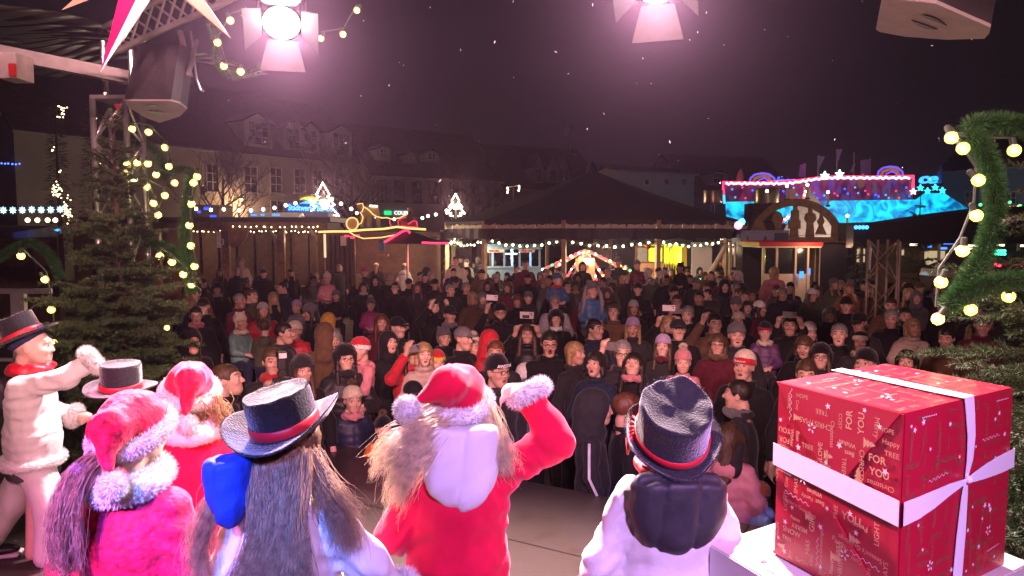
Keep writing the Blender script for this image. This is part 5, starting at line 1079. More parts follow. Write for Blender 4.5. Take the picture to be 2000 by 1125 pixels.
# ---- paper star
sc_ = at(300, -92, 4.1); stt = thing('paper_star', 'large red and peach folded paper star hanging at top left', 'star', sc_)
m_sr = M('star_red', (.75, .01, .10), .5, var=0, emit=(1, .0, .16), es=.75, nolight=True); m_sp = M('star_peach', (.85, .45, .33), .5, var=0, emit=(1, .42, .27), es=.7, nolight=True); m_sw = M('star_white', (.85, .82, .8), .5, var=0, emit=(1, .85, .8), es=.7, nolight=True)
tips = [(196, 141, 4.0), (239, 83, 4.15), (451, 75, 4.0), (120, -120, 4.1), (300, -340, 4.2), (500, -180, 4.1), (430, -300, 4.0), (160, -280, 4.0), (330, -60, 3.55), (300, -90, 4.65), (520, -60, 4.3), (120, 20, 4.35)]
for i, (x, y, Yt) in enumerate(tips):
    t = at(x, y, Yt); d = (t - sc_).normalized(); a = d.orthogonal().normalized(); b = d.cross(a); w = .095; ctr = sc_ + d * .09
    if i >= 0: a = Vector((1, 0, .01)); a = (a - d * a.dot(d)).normalized(); b = d.cross(a)
    base = [ctr + (a * math.cos(k) + b * math.sin(k)) * w for k in (.78, 2.36, 3.93, 5.5)]
    pt = bpy.data.objects.new('star_point', None)
    bpy.data.objects.remove(pt)
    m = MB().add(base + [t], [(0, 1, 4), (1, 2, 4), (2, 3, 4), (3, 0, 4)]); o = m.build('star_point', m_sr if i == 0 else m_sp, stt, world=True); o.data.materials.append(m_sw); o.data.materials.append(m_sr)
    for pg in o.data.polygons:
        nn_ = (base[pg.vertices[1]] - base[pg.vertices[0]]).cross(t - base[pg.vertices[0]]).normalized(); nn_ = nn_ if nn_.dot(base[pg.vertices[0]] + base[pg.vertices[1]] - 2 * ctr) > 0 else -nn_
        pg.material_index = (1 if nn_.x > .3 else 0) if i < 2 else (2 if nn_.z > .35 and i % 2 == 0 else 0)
MB().ball(sc_, .13, 14).build('star_core', m_sp, stt, True, world=True)
# ---- tarpaulin at upper left
tp_ = MB(); n = 14
g_ = [[Vector((-9 + 5.4 * i / n, 5.0 + 6 * j / n, 4.35 + .05 * math.sin(i * 1.7 + j) + .16 * math.sin(i * .8) * (j / n) + .9 * j / n)) for i in range(n + 1)] for j in range(n + 1)]
for j in range(n):
    for i in range(n): tp_.quad(g_[j][i], g_[j][i + 1], g_[j + 1][i + 1], g_[j + 1][i])
o = tp_.build('tarpaulin', M('black_glossy_tarp', (.014, .011, .011), .55, var=.2, bump=.12, bscale=2), None, True); o.modifiers.new('s', 'SOLIDIFY').thickness = .01; props(o, 'sagging dark glossy tarpaulin roof at upper left above the beam', 'tarpaulin')
# ---- railing, microphones
rl = thing('railing', 'pale metal stage railing at far left behind the dancing child', 'railing', at(40, 640, 6.9) * Vector((1, 1, 0)) + Vector((0, 0, STAGE)))
part('top_rail', m_alu, rl, (-120, 564, 96, 574, 6.9, .05)); part('post', m_alu, rl, (33, 574, 46, 840, 6.9, .05)); part('lower_rail', m_alu, rl, (-120, 700, 96, 706, 6.9, .04))
ms = thing('microphone_stand', 'stand with two grey foam microphones beside the dancing child', 'microphone', at(128, 900, 4.9) * Vector((1, 1, 0)) + Vector((0, 0, STAGE)))
m_foam = M('grey_foam', (.04, .04, .05), .95, bump=.6, bscale=200)
for y in (787, 816): MB().ball(at(112, y, 4.9), .028, 12).build('foam_microphone', m_foam, ms, True, world=True); ltube('boom', m_black, ms, [at(112, y, 4.9), at(160, 808, 5.0), at(160, 808, 5.0) * Vector((1, 1, 0)) + Vector((0, 0, STAGE))], .008)
# ================================================================ fir trees
m_needle = M('fir_needles', (.058, .105, .030), .65, var=.4, scale=9, col2=(.032, .068, .022)); m_twig = M('fir_twig', (.05, .034, .02), .85, var=.3)
def fir(label, base, H, R_, seed, whorl=.17, dens=260, nl=.024, nw=.0028, zmin=.15):
    rn = np.random.default_rng(seed); root = thing('fir_tree', label, 'tree', base)
    tw_ = MB(); tw_.tube([(0, 0, 0), (.01, .01, H * .5), (0, 0, H)], [.045, .03, .008], 8); tw_.build('trunk', m_twig, root, True)
    br = MB(); nb, nd = [], []
    def needles(pts):
        L = np.linalg.norm(pts[-1] - pts[0]); n = max(4, int(L * dens)); t = rn.random(n); i = np.minimum((t * (len(pts) - 1)).astype(int), len(pts) - 2); f = t * (len(pts) - 1) - i
        p = pts[i] + (pts[i + 1] - pts[i]) * f[:, None]; d = (pts[-1] - pts[0]) / (L + 1e-9); r_ = rn.normal(size=(n, 3)); r_ -= d * (r_ @ d)[:, None]; r_ /= np.linalg.norm(r_, axis=1)[:, None]; nb.append(p); nd.append(r_ + d * .75 + np.array([0, 0, .15]))
    z = zmin
    while z < H - .05:
        t = z / H; nbr = 8 if t < .7 else 6; Lb = R_ * (1 - t) ** .85 + .06
        for k in range(nbr):
            w = 2 * PI * k / nbr + rn.random() * .7; L = Lb * rn.uniform(.5, 1.22); up = .15 + .45 * t
            d = np.array([math.cos(w), math.sin(w), 0]); K = 6; s = np.linspace(0, 1, K)[:, None]
            up += rn.normal() * .16; pts = np.array([0, 0, z + rn.normal() * .065]) + d * s * L + np.array([0, 0, 1]) * (up * L * s - .42 * L * s ** 2 + .16 * L * s ** 3); br.tube(pts, [.010 * (1 - q * .8) for q in np.linspace(0, 1, K)], 4, False); needles(pts[1:])
            side = np.array([-d[1], d[0], 0]); ns = int(L / .055)
            for q in range(1, ns + 1):
                f = q / (ns + .5); p0 = pts[0] + (pts[-1] - pts[0]) * f; p0[2] = np.interp(f, s[:, 0], pts[:, 2])
                for sg in (-1, 1):
                    l = L * .42 * (1 - f * .72) * rn.uniform(.7, 1.15)
                    if l < .03: continue
                    e = p0 + (side * sg * .8 + d * .62 + np.array([0, 0, rn.normal() * .12 - .03])) * l; tp = np.stack([p0, (p0 + e) / 2 + np.array([0, 0, .01]), e]); br.tube(tp, [.004, .003, .0015], 3, False); needles(tp)
                    if l > .12:
                        for g2 in (.4, .7):
                            for s2 in (-1, 1):
                                q0 = p0 + (e - p0) * g2; q1 = q0 + ((e - p0) / l * .7 + d * .2 + side * s2 * .6) * l * .38; needles(np.stack([q0, (q0 + q1) / 2, q1]))
        z += whorl * (1 - .35 * t)
    br.build('branches', m_twig, root, kind='stuff'); nb_ = np.concatenate(nb); nd_ = np.concatenate(nd)
    o = obj('crown', spikes('crown', nb_, nd_, nl * rn.uniform(.7, 1.15, len(nb_)), nw), m_needle, root, kind='stuff'); return root
ft = at(238, 700, 5.55); fir('dark bushy fir tree standing on the left side of the stage', (ft.x, ft.y, STAGE), 2.75, .76, 4, whorl=.125, dens=430, nl=.034, nw=.0058)
fr_ = at(2125, 700, 3.05); fir('green fir tree behind the big red gift at the right edge', (fr_.x, fr_.y, STAGE), 2.4, 1.06, 8, whorl=.14, dens=340, nl=.028, nw=.0042)
fc_ = at(1789, 600, 19.5); fir('thin dark fir against the cyan ride skirt', (fc_.x, fc_.y, 0), at(1789, 376, 19.5).z, .9, 12, whorl=.5, dens=60, nl=.06, nw=.02, zmin=1.0)
fc_ = at(1668, 600, 16.5); fir('small dark fir between cabin and truss tower', (fc_.x, fc_.y, 0), at(1668, 470, 16.5).z, .8, 13, whorl=.3, dens=70, nl=.06, nw=.02)
# ================================================================ garlands and bulb chains
m_garl = M('garland_needles', (.030, .13, .024), .55, var=.4, scale=30, col2=(.016, .075, .02))
def garland(label, pts, r, dens, L, w=.004, n=60, name='garland'):
    p = smoothpath(pts, n, 1); t = thing(name, label, 'garland', tuple(p[0]))
    MB().tube(p, r * .45, 8).build('core', M('garland_core', (.012, .035, .012), .9), t, True, world=True)
    Ln = np.linalg.norm(np.diff(p, axis=0), axis=1).sum(); k = int(Ln * dens); q = pathpts(p, k + 1)[:k]; tg = np.gradient(q, axis=0); tg /= np.linalg.norm(tg, axis=1)[:, None] + 1e-9
    d = rng.normal(size=(k, 3)); d -= tg * (d * tg).sum(1)[:, None]; d /= np.linalg.norm(d, axis=1)[:, None] + 1e-9
    o = obj('needles', spikes('needles', q + d * r * .35, d + tg * rng.normal(size=(k, 1)) * .45, L * rng.uniform(.7, 1.15, k), w), m_garl, None, kind='stuff'); wparent(o, t); return t
GY = 3.1
garland('thick green garland curling down the right edge of the stage', [at(2060, 262, 3.0), at(1990, 243, GY), at(1930, 240, GY), (at(1885, 246, GY)), at(1915, 280, GY), at(1936, 330, GY), at(1947, 390, GY), at(1938, 455, GY), at(1912, 515, GY), at(1880, 565, GY), at(1850, 603, GY)], .045, 9500, .045)
garland('green garland branch running to the right edge below the curl', [at(1868, 580, GY), at(1915, 560, GY - .05), at(1965, 548, GY - .1), at(2060, 545, GY - .15)], .04, 9000, .042)
garland('green garland hanging straight down beside the left bulb column', [at(375, 340, 6.0), at(364, 400, 6.0), at(360, 470, 6.0), at(370, 540, 6.0), at(374, 575, 6.0)], .05, 5000, .05)
garland('green garland arching through the truss tower', [at(240, 330, 6.4), at(248, 290, 6.4), at(272, 276, 6.4), at(300, 290, 6.4), at(318, 318, 6.4), at(325, 345, 6.4)], .035, 5000, .045)
garland('green garland arching right of the tower to the bulb column', [at(318, 350, 6.3), at(340, 332, 6.3), at(365, 330, 6.3), at(382, 345, 6.2)], .03, 5000, .04)
garland('green garland behind the fir tree between the tower and the column', [at(250, 480, 6.3), at(290, 470, 6.3), at(330, 485, 6.2), at(360, 510, 6.1), at(372, 545, 6.0)], .04, 5000, .05)
garland('dark green garland drooping over the railing at far left', [at(-30, 520, 7.2), at(20, 490, 7.2), at(60, 470, 7.2), at(100, 500, 7.2), at(120, 545, 7.1)], .05, 5000, .05)
garland('green garland looping below the barn-door spotlight at upper left', [at(410, 40, 6.0), at(425, 85, 6.0), at(420, 120, 6.0), at(450, 150, 6.0), at(500, 140, 6.1), at(560, 100, 6.2)], .03, 2500, .04)
m_gl = M('bulb_globe_glass', (.95, .8, .35), .08, var=0, emit=(1.0, .70, .12), es=.75, nolight=True, alpha=.42); m_fil = EM('glowing_filament', (1.0, .86, .40), 85, nolight=False); m_sock = M('bulb_socket', (.03, .05, .03), .6)
glob = MB().ball((0, 0, 0), .027, 16).mesh('globe', True); glob.materials.append(m_gl); fil = MB().ball((0, 0, 0), .0095, 8).mesh('filament', True); fil.materials.append(m_fil); sock = MB().lathe([(.012, .022), (.014, .026), (.014, .055), (.006, .06)], n=10).mesh('socket'); sock.materials.append(m_sock)
def chain(label, pts, tilt=0.0, big=1.0):
    t = thing('bulb_chain', label, 'bulb chain', pts[0], 0, 'chains of yellow bulbs round the stage')
    for p in pts:
        b = bpy.data.objects.new('bulb', glob); C.objects.link(b); b.location = p; b.rotation_euler = (random.uniform(-.5, .5), random.uniform(-.6, .6), 0); b.scale = (big,) * 3; wparent(b, t)
        for me, nm in ((fil, 'filament'), (sock, 'socket')): q = bpy.data.objects.new(nm, me); C.objects.link(q); q.parent = b
    if len(pts) > 1: ltube('cable', m_sock, t, [Vector(p) + Vector((0, .02, .055 * big)) for p in pts], .006, 5)
chain('row of clear yellow bulbs following the garland at the right edge', [at(x, y, GY - .03) for x, y in ((1981, 294), (1881, 290), (1858, 269), (1911, 352), (1907, 421), (1880, 490), (1838, 551), (1832, 623), (1896, 605), (1970, 579))], big=.98)
LC = 5.9
chain('vertical row of yellow bulbs left of the crowd', [at(x, y, LC) for x, y in ((385, 345), (378, 357), (374, 398), (370, 440), (373, 480), (380, 520), (374, 556), (358, 536), (336, 512), (312, 500))], big=1.12)
chain('yellow bulbs climbing along the truss tower', [at(x, y, 5.95) for x, y in ((258, 252), (290, 258), (322, 288), (330, 325), (341, 357), (305, 341), (289, 320), (262, 352), (287, 365), (322, 382), (309, 420), (268, 318), (248, 322), (300, 397))], big=1.05)
chain('yellow bulbs round the foot of the fir tree', [at(x, y, 5.2) for x, y in ((41, 500), (88, 546), (100, 605), (104, 670))] , big=1.0)
chain('yellow bulbs among the lower fir branches near the crowd', [at(x, y, 6.0) for x, y in ((265, 642), (326, 640), (300, 610), (246, 330))], big=.9)
chain('yellow bulbs hanging below the truss arch at upper left', [at(x, y, 5.9) for x, y in ((479, 30), (450, 40), (425, 83), (437, 129), (470, 140))], big=1.1)
chain('yellow bulbs right of the upper left spotlight', [at(x, y, 6.2) for x, y in ((627, 75), (670, 67), (697, 20))], big=1.0)
# ================================================================ wrapped gifts
def paper(name, col, rough, bump=.25):
    return M(name, col, rough, var=.06, scale=3, bump=bump, bscale=5, spec=.5)
m_paper = paper('red_wrapping_paper', (.38, .009, .030), .33); m_gold = M('gold_print', (.66, .33, .19), .4, metal=.15, var=.05); m_wprint = M('pale_print', (.80, .62, .62), .5, var=.04); m_satin = M('white_satin_ribbon', (.74, .70, .72), .38, var=.05, scale=4, bump=.1, bscale=40, sheen=.3)
Fc = at(1767, 808, 1.78); zt = Fc.z; Lc = atz(1520, 745, zt); Rc = atz(1980, 757, zt); Bc = Lc + Rc - Fc; zb = at(1512, 1079, Lc.y).z; Hh = zt - zb; dn = Vector((0, 0, -1))
el = (Lc - Fc); er = (Rc - Fc); nl_ = Vector((-el.normalized().y, el.normalized().x, 0)); nl_ = nl_ if nl_.dot(-er) > 0 else -nl_; nr_ = Vector((-er.normalized().y, er.normalized().x, 0)); nr_ = nr_ if nr_.dot(-el) > 0 else -nr_
gift = thing('gift_box', 'big red wrapped gift with gold lettering and crossed white ribbons', 'gift', (Fc + Bc) / 2 * Vector((1, 1, 0)) + Vector((0, 0, zb)))
m = MB(); m.add([Fc, Rc, Bc, Lc] + [p + dn * Hh for p in (Fc, Rc, Bc, Lc)], [(0, 1, 2, 3), (7, 6, 5, 4), (0, 3, 7, 4), (1, 0, 4, 5), (2, 1, 5, 6), (3, 2, 6, 7)]); o = m.build('wrapping', m_paper, gift, world=True, bevel=.004)
def fl(s, h, off=0.0): return Lc + (Fc - Lc) * s + dn * Hh * h + nl_ * off     # left face
def frr(s, h, off=0.0): return Fc + er * s + dn * Hh * h + nr_ * off           # right face
def ftp(s, t, off=0.0): return Fc + er * s + el * t + Vector((0, 0, off))      # top face
for tri in (((0, 0), (.985, 0), (.52, .50)), ((.0, .995), (.985, .995), (.50, .60))):
    P_ = [fl(*q, .0005) for q in tri]; T_ = [fl(*q, .0065) for q in tri]; MB().add(P_ + T_, [(3, 4, 5), (0, 1, 4, 3), (1, 2, 5, 4), (2, 0, 3, 5)]).build('paper_flap', m_paper, gift, world=True)
def strip(name, fn, pts, w, off=.005, tw=None):
    m = MB(); V = []
    for i, (s, h) in enumerate(pts):
        ww = w[i] if hasattr(w, '__len__') else w; V.append((fn(s, h - ww / 2, off), fn(s, h + ww / 2, off)))
    for a, b in zip(V, V[1:]): m.quad(a[0], b[0], b[1], a[1])
    o = m.build(name, m_satin, gift, False, world=True); sd = o.modifiers.new('s', 'SOLIDIFY'); sd.thickness = .0015; return o
strip('ribbon', fl, [(-.004, .415), (.25, .43), (.5, .445), (.75, .46), (1.006, .475)], .125, .0095)
strip('ribbon', frr, [(-.006, .475), (.12, .47), (.25, .455), (.38, .435), (.48, .425), (.54, .42)], [.115, .11, .09, .06, .035, .022], .009)
strip('ribbon', frr, [(.54, .42), (.60, .415), (.72, .405), (.86, .395), (1.004, .385)], [.022, .05, .08, .10, .105], .009)
def strip2(name, fn, pts, w, off):
    m = MB(); V = [(fn(s - (w[i] if hasattr(w, '__len__') else w) / 2, h, off), fn(s + (w[i] if hasattr(w, '__len__') else w) / 2, h, off)) for i, (s, h) in enumerate(pts)]
    for a, b in zip(V, V[1:]): m.quad(a[0], b[0], b[1], a[1])
    o = m.build(name, m_satin, gift, False, world=True); o.modifiers.new('s', 'SOLIDIFY').thickness = .0015
strip2('ribbon', frr, [(.53, -.012), (.55, .08), (.57, .2), (.565, .32), (.54, .41)], [.085, .08, .07, .055, .025], .007); strip2('ribbon', frr, [(.54, .41), (.53, .5), (.515, .7), (.50, .9), (.49, 1.0)], [.025, .055, .08, .085, .09], .007)
strip2('ribbon', lambda s, t, o: ftp(s, t, o), [(.53, -.012), (.52, .2), (.52, .5), (.52, .8), (.52, 1.01)], .10, .006); MB().ball(frr(.54, .415, .012), .011, 10).build('knot', m_satin, gift, True, world=True)
def face_print(name, fn, ulen, vlen_, items, mat, off):
    b = MB(); cache = {}
    for it in items:
        kind, s, h, size, rot = it[:5]; ca, sa = math.cos(rot), math.sin(rot)
        if kind == '*':
            v = [((size if i % 2 == 0 else size * .42) * math.sin(i * PI / 5), (size if i % 2 == 0 else size * .42) * math.cos(i * PI / 5), 0) for i in range(10)]; f = [tuple(range(10))]
        elif kind == '~':
            n = 24; v = []; f = []
            for i in range(n + 1): x = (i / n - .5) * size * 8; y = math.sin(i * 1.3) * size * .35; v += [(x, y - size * .07, 0), (x, y + size * .07, 0)]
            f = [(2 * i, 2 * i + 2, 2 * i + 3, 2 * i + 1) for i in range(n)]
        elif kind == '^':      # little fir
            v = []; f = []
            for k in range(3): y = k * size * .55; w = size * (.75 - .17 * k); n = len(v); v += [(-w, y, 0), (w, y, 0), (0, y + size * .8, 0)]; f.append((n, n + 1, n + 2))
        elif kind == '%':      # leaf sprig
            v = []; f = []
            for k in range(5):
                a = k * 1.2; n = len(v); cx, cy__ = math.cos(a) * size * .8, math.sin(a) * size * .8; v += [(cx + math.cos(t) * size * .42 * math.cos(a) - math.sin(t) * size * .2 * math.sin(a), cy__ + math.cos(t) * size * .42 * math.sin(a) + math.sin(t) * size * .2 * math.cos(a), 0) for t in np.linspace(0, 2 * PI, 9)[:-1]]; f.append(tuple(range(n, n + 8)))
        elif kind == ':':
            v = []; f = []
            for k in range(9): n = len(v); v += [((k - 4) * size + math.cos(t) * size * .28, math.sin(t) * size * .28, 0) for t in np.linspace(0, 2 * PI, 7)[:-1]]; f.append(tuple(range(n, n + 6)))
        else:
            key = (kind, it[5] if len(it) > 5 else 0)
            if key not in cache: cache[key] = text_mesh(kind, 1.0, 0, bool(key[1]))
            v, f = cache[key]; size = size * .66; v = [(x * size, y * size, 0) for x, y, z in v]
        out = []
        for x, y, _ in v:
            X, Y_ = x * ca - y * sa, x * sa + y * ca; out.append((s + X / ulen, h - Y_ / vlen_))
        if any(u < .01 or u > .99 or w < .005 or w > .995 for u, w in out): continue
        b.add([fn(u, w, off) for u, w in out], f)
    o = b.build(name, mat, gift, world=True, kind='stuff'); return o
q = PI / 2; LL = el.length; LR = er.length
T = [('HOPE', .24, .045, .026, 0), ('Season', .12, .09, .026, q), ('Cosy', .20, .10, .022, -q), ('TREE', .41, .10, .03, PI, ), ('COSY', .56, .12, .026, -q), ('FOR', .63, .10, .042, q, 1), ('YOU', .72, .10, .042, q, 1), ('Christmas', .50, .20, .028, -q), ('CHRISTMAS', .36, .17, .034, PI), ('Merry', .83, .10, .034, -q), ('HOPE', .90, .10, .026, 0), ('Happy', .93, .155, .03, 0), ('YOU', .09, .26, .034, PI, 1), ('FOR', .09, .315, .034, PI, 1), ('COSY', .09, .36, .024, 0), ('Best', .21, .27, .026, -q, 1), ('Wishes', .16, .29, .026, -q, 1), ('TREE', .30, .31, .03, 0), ('LOVE', .41, .31, .032, q, 1), ('Peace', .46, .33, .026, q, 1),
     ('Wishes', .62, .225, .028, PI, 1), ('Best', .64, .27, .028, PI, 1), ('TREE', .94, .21, .03, 0), ('TREE', .60, .34, .03, -q), ('FOR', .84, .255, .042, 0, 1), ('YOU', .86, .32, .042, 0, 1), ('Year', .96, .28, .026, PI), ('CHRISTMAS', .73, .34, .034, -q), ('Christmas', .87, .375, .03, PI), ('Christmas Time', .35, .375, .03, 0), ('Merry', .94, .45, .03, PI), ('HOPE', .03, .53, .024, q), ('Cosy', .12, .55, .024, q), ('SMAS', .21, .55, .030, q), ('Best', .42, .585, .028, PI, 1), ('Wishes', .37, .545, .028, PI, 1), ('Family', .31, .585, .026, PI), ('TREE', .55, .60, .028, q), ('YOU', .67, .60, .044, 0, 1), ('Peace', .74, .62, .03, PI, 1), ('Season\'s Greetings', .24, .66, .026, -.12), ('Happy', .93, .62, .034, 0), ('Holidays', .92, .70, .032, 0), ('LIGHT', .86, .62, .034, q), ('LIGHT', .12, .66, .032, q), ('Peace', .21, .735, .024, 0, 1), ('GIFT', .36, .71, .042, q, 1), ('MERRY', .25, .775, .03, PI, 1), ('SNOW', .18, .82, .034, 0, 1), ('TREE', .14, .87, .026, 0), ('HOPE', .05, .84, .026, q), ('MAS', .33, .86, .036, q), ('Season\'s Greetings', .74, .73, .028, PI - .12), ('Family', .59, .755, .034, -.3), ('HOLIDAYS', .93, .83, .032, q), ('HOPE', .81, .85, .026, -q), ('CHRISTMAS', .60, .85, .034, q), ('Cosy', .72, .80, .026, PI), ('Season\'s Greetings', .44, .85, .026, q), ('MERRY', .58, .80, .028, q, 1), ('Peace', .53, .90, .026, q, 1), ('TREE', .77, .92, .026, q), ('SNOW', .66, .95, .034, q, 1), ('LIGHT', .50, .96, .03, 0), ('Holidays', .88, .955, .034, PI), ('HOPE', .28, .955, .028, PI), ('Cosy', .36, .92, .026, q), ('Joy', .17, .95, .03, q), ('SNOW', .94, .93, .03, q)]
T += [('^', .17, .17, .016, -q), ('^', .44, .32, .017, -q), ('^', .60, .41, .024, -q), ('^', .71, .40, .022, 0), ('^', .74, .19, .020, -q), ('^', .30, .69, .018, -q), ('^', .66, .70, .020, -q), ('^', .52, .84, .020, -q), ('^', .12, .93, .016, q)]
Wt = [('*', x, y, r, random.random()) for x, y, r in ((.46, .06, .0105), (.56, .245, .011), (.22, .33, .011), (.46, .36, .008), (.74, .03, .008), (.85, .09, .009), (.90, .30, .011), (.05, .21, .008), (.83, .47, .009), (.48, .60, .008), (.18, .68, .008), (.12, .78, .010), (.43, .715, .010), (.71, .66, .009), (.44, .93, .008), (.12, .95, .011), (.58, .96, .011), (.86, .97, .011), (.66, .575, .010), (.06, .89, .007))]
Wt += [('~', .14, .105, .012, q), ('~', .22, .615, .012, -.12), ('~', .78, .78, .012, -.15), ('~', .41, .86, .011, q), ('%', .33, .20, .013, .3), ('%', .96, .05, .014, .1), ('%', .27, .495, .014, .4), ('%', .92, .50, .014, 0), ('%', .63, .80, .013, .2), ('%', .04, .83, .013, 0), (':', .90, .90, .008, -.05), ('%', .04, .09, .012, 1), ('%', .80, .95, .01, .5), (':', .10, .50, .006, -.1)]
face_print('gold_lettering', fl, LL, Hh, T, m_gold, .0072); face_print('pale_motifs', fl, LL, Hh, Wt, m_wprint, .0074)
rw = ['HOPE', 'TREE', 'SNOW', 'Merry', 'Peace', 'COSY', 'GIFT', 'LIGHT', 'Joy', 'Family', 'Holidays', 'YEAR', 'CHRISTMAS', 'Wishes']
rr_ = random.Random(3)
Tr = [(rr_.choice(rw), .06 + .11 * i + rr_.uniform(-.02, .02), .04 + .075 * j + rr_.uniform(-.02, .02), rr_.uniform(.022, .034), rr_.choice((0, q, -q, PI)), rr_.random() < .3) for i in range(9) for j in range(13)]
m_gold_shaded = M('shaded_gold_print', (.30, .085, .05), .4, var=.05); face_print('gold_lettering', frr, LR, Hh, Tr, m_gold_shaded, .0015)  # darker gold copy puts the right face's shade into the print
face_print('pale_motifs', frr, LR, Hh, [('*', rr_.uniform(.05, .95), rr_.uniform(.04, .97), rr_.uniform(.006, .011), rr_.random()) for _ in range(26)] + [('~', .3, .36, .012, .1), ('~', .78, .24, .012, .05), (':', .2, .04, .008, 0), (':', .88, .05, .008, 0), (':', .86, .86, .008, .1), ('%', .26, .8, .013, .5), ('%', .8, .75, .013, 1)], m_wprint, .0018)
Tt = [(rr_.choice(rw), .06 + .1 * i + rr_.uniform(-.02, .02), .06 + .125 * j, rr_.uniform(.022, .034), rr_.choice((0, q, -q, PI)), rr_.random() < .3) for i in range(10) for j in range(8)]
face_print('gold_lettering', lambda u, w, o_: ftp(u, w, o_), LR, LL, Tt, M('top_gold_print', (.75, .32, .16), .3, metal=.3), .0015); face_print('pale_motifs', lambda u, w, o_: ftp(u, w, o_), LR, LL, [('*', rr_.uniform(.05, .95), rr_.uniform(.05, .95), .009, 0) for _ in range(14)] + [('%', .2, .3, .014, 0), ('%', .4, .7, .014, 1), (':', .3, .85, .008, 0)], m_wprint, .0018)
# lower gifts
ul, ur = el.normalized(), er.normalized(); m_wp = paper('white_wrapping_paper', (.70, .66, .62), .4)
def low_gift(label, a0, a1, b0, b1, mat, motif):
    c0 = Fc + dn * (Hh + .003); P_ = [c0 + ur * b + ul * a for a, b in ((a0, b0), (a0, b1), (a1, b1), (a1, b0))]; zz = c0.z - STAGE - .003; r = thing('gift_box', label, 'gift', (P_[0] + P_[2]) / 2 - Vector((0, 0, zz)))
    m = MB().add(P_ + [p + dn * zz for p in P_], [(0, 1, 2, 3), (7, 6, 5, 4), (0, 3, 7, 4), (1, 0, 4, 5), (2, 1, 5, 6), (3, 2, 6, 7)]); m.build('wrapping', mat, r, world=True, bevel=.004); return r, P_
g1, P1 = low_gift('white wrapped gift with little fir and santa prints under the red gift', -.06, LL + .155, -.14, LR * .52, m_wp, 0)
def gp(a, b, o=.002): return Fc + dn * (Hh + .003) + ul * a + ur * b + Vector((0, 0, o))
m_gfir = M('green_fir_print', (.10, .20, .14), .5); b = MB()
for a, bb, s in ((LL + .06, -.06, .02), (LL - .10, -.10, .02)):
    for k in range(4): y = k * s * .5; w = s * (1.1 - .25 * k); b.add([gp(a + y, bb - w), gp(a + y, bb + w), gp(a + y + s * .8, bb)], [(0, 1, 2)])
b.build('fir_print', m_gfir, g1, world=True, kind='stuff'); b = MB().add([gp(LL - .03, -.08), gp(LL - .03, -.06), gp(LL - .015, -.06), gp(LL - .015, -.08)], [(0, 1, 2, 3)]); b.build('red_print', m_redp, g1, world=True); MB().add([gp(LL - .02, -.12), gp(LL - .02, -.10), gp(LL - .04, -.10), gp(LL - .04, -.12)], [(0, 1, 2, 3)]).build('grey_print', M('grey_print', (.35, .35, .36), .5), g1, world=True)
MB().add([gp(LL * .55 + .02 * math.cos(t), -.09 + .024 * math.sin(t)) for t in np.linspace(0, 2 * PI, 15)[:-1]], [tuple(range(14))]).build('santa_print', m_peach, g1, world=True)
g2, P2 = low_gift('white and red patterned gift under the right side of the red gift', -.03, LL + .05, LR * .52 + .005, LR + .10, paper('cream_wrapping_paper', (.66, .58, .52), .4), 1)
b = MB(); 
for k in range(12): a, bb = rr_.uniform(0, LL), rr_.uniform(LR * .75, LR + .08); b.add([gp(a + .014 * math.cos(t), bb + .014 * math.sin(t)) for t in np.linspace(0, 2 * PI, 9)[:-1]], [tuple(range(8))])
b.build('red_dots_print', m_redp, g2, world=True, kind='stuff')
# ================================================================ performers on the stage (kid template, k = .70, seen from behind)
m_fleece = M('white_fleece', (.70, .67, .66), .9, var=.06, scale=10, bump=.35, bscale=26, sheen=.3, spec=.15)
m_velvet = M('red_velvet', (.56, .006, .055), .7, var=.55, scale=55, bump=.7, bscale=45, sheen=.9, spec=.3)
m_velvet.node_tree.nodes['Principled BSDF'].inputs['Sheen Tint'].default_value = (1, .25, .4, 1)
m_redcloth = M('red_cloth', (.62, .006, .045), .85, var=.12, scale=12, bump=.4, bscale=14, sheen=.3, spec=.15)
m_fur = M('white_fur', (.82, .80, .79), .9, var=.05, scale=30, spec=.15)
m_felt = M('black_felt', (.022, .022, .028), .85, var=.25, scale=70, bump=.6, bscale=160, sheen=.9, spec=.25)
m_felt.node_tree.nodes['Principled BSDF'].inputs['Sheen Roughness'].default_value = .3
m_redband = M('red_ribbon', (.60, .01, .03), .45, var=.1, sheen=.1)
m_quilt = M('black_quilted_cloth', (.028, .026, .032), .55, var=.15, bump=.3, bscale=22, spec=.4)
m_bluecl = M('bright_blue_cloth', (.006, .05, .44), .75, var=.15, bump=.6, bscale=26)
m_whitecl = M('white_hood_cloth', (.74, .72, .74), .85, var=.04, bump=.25, bscale=16, sheen=.2, spec=.15)
m_navyknit = M('navy_knit', (.012, .02, .07), .95, var=.2, scale=60, bump=.5, bscale=120, wave=('X', 14))
m_greyhem = M('dark_grey_cloth', (.06, .06, .065), .7, var=.2, bump=.3)
HC = (0, -.02, 1.632 * .70 + .02); HSC = .90
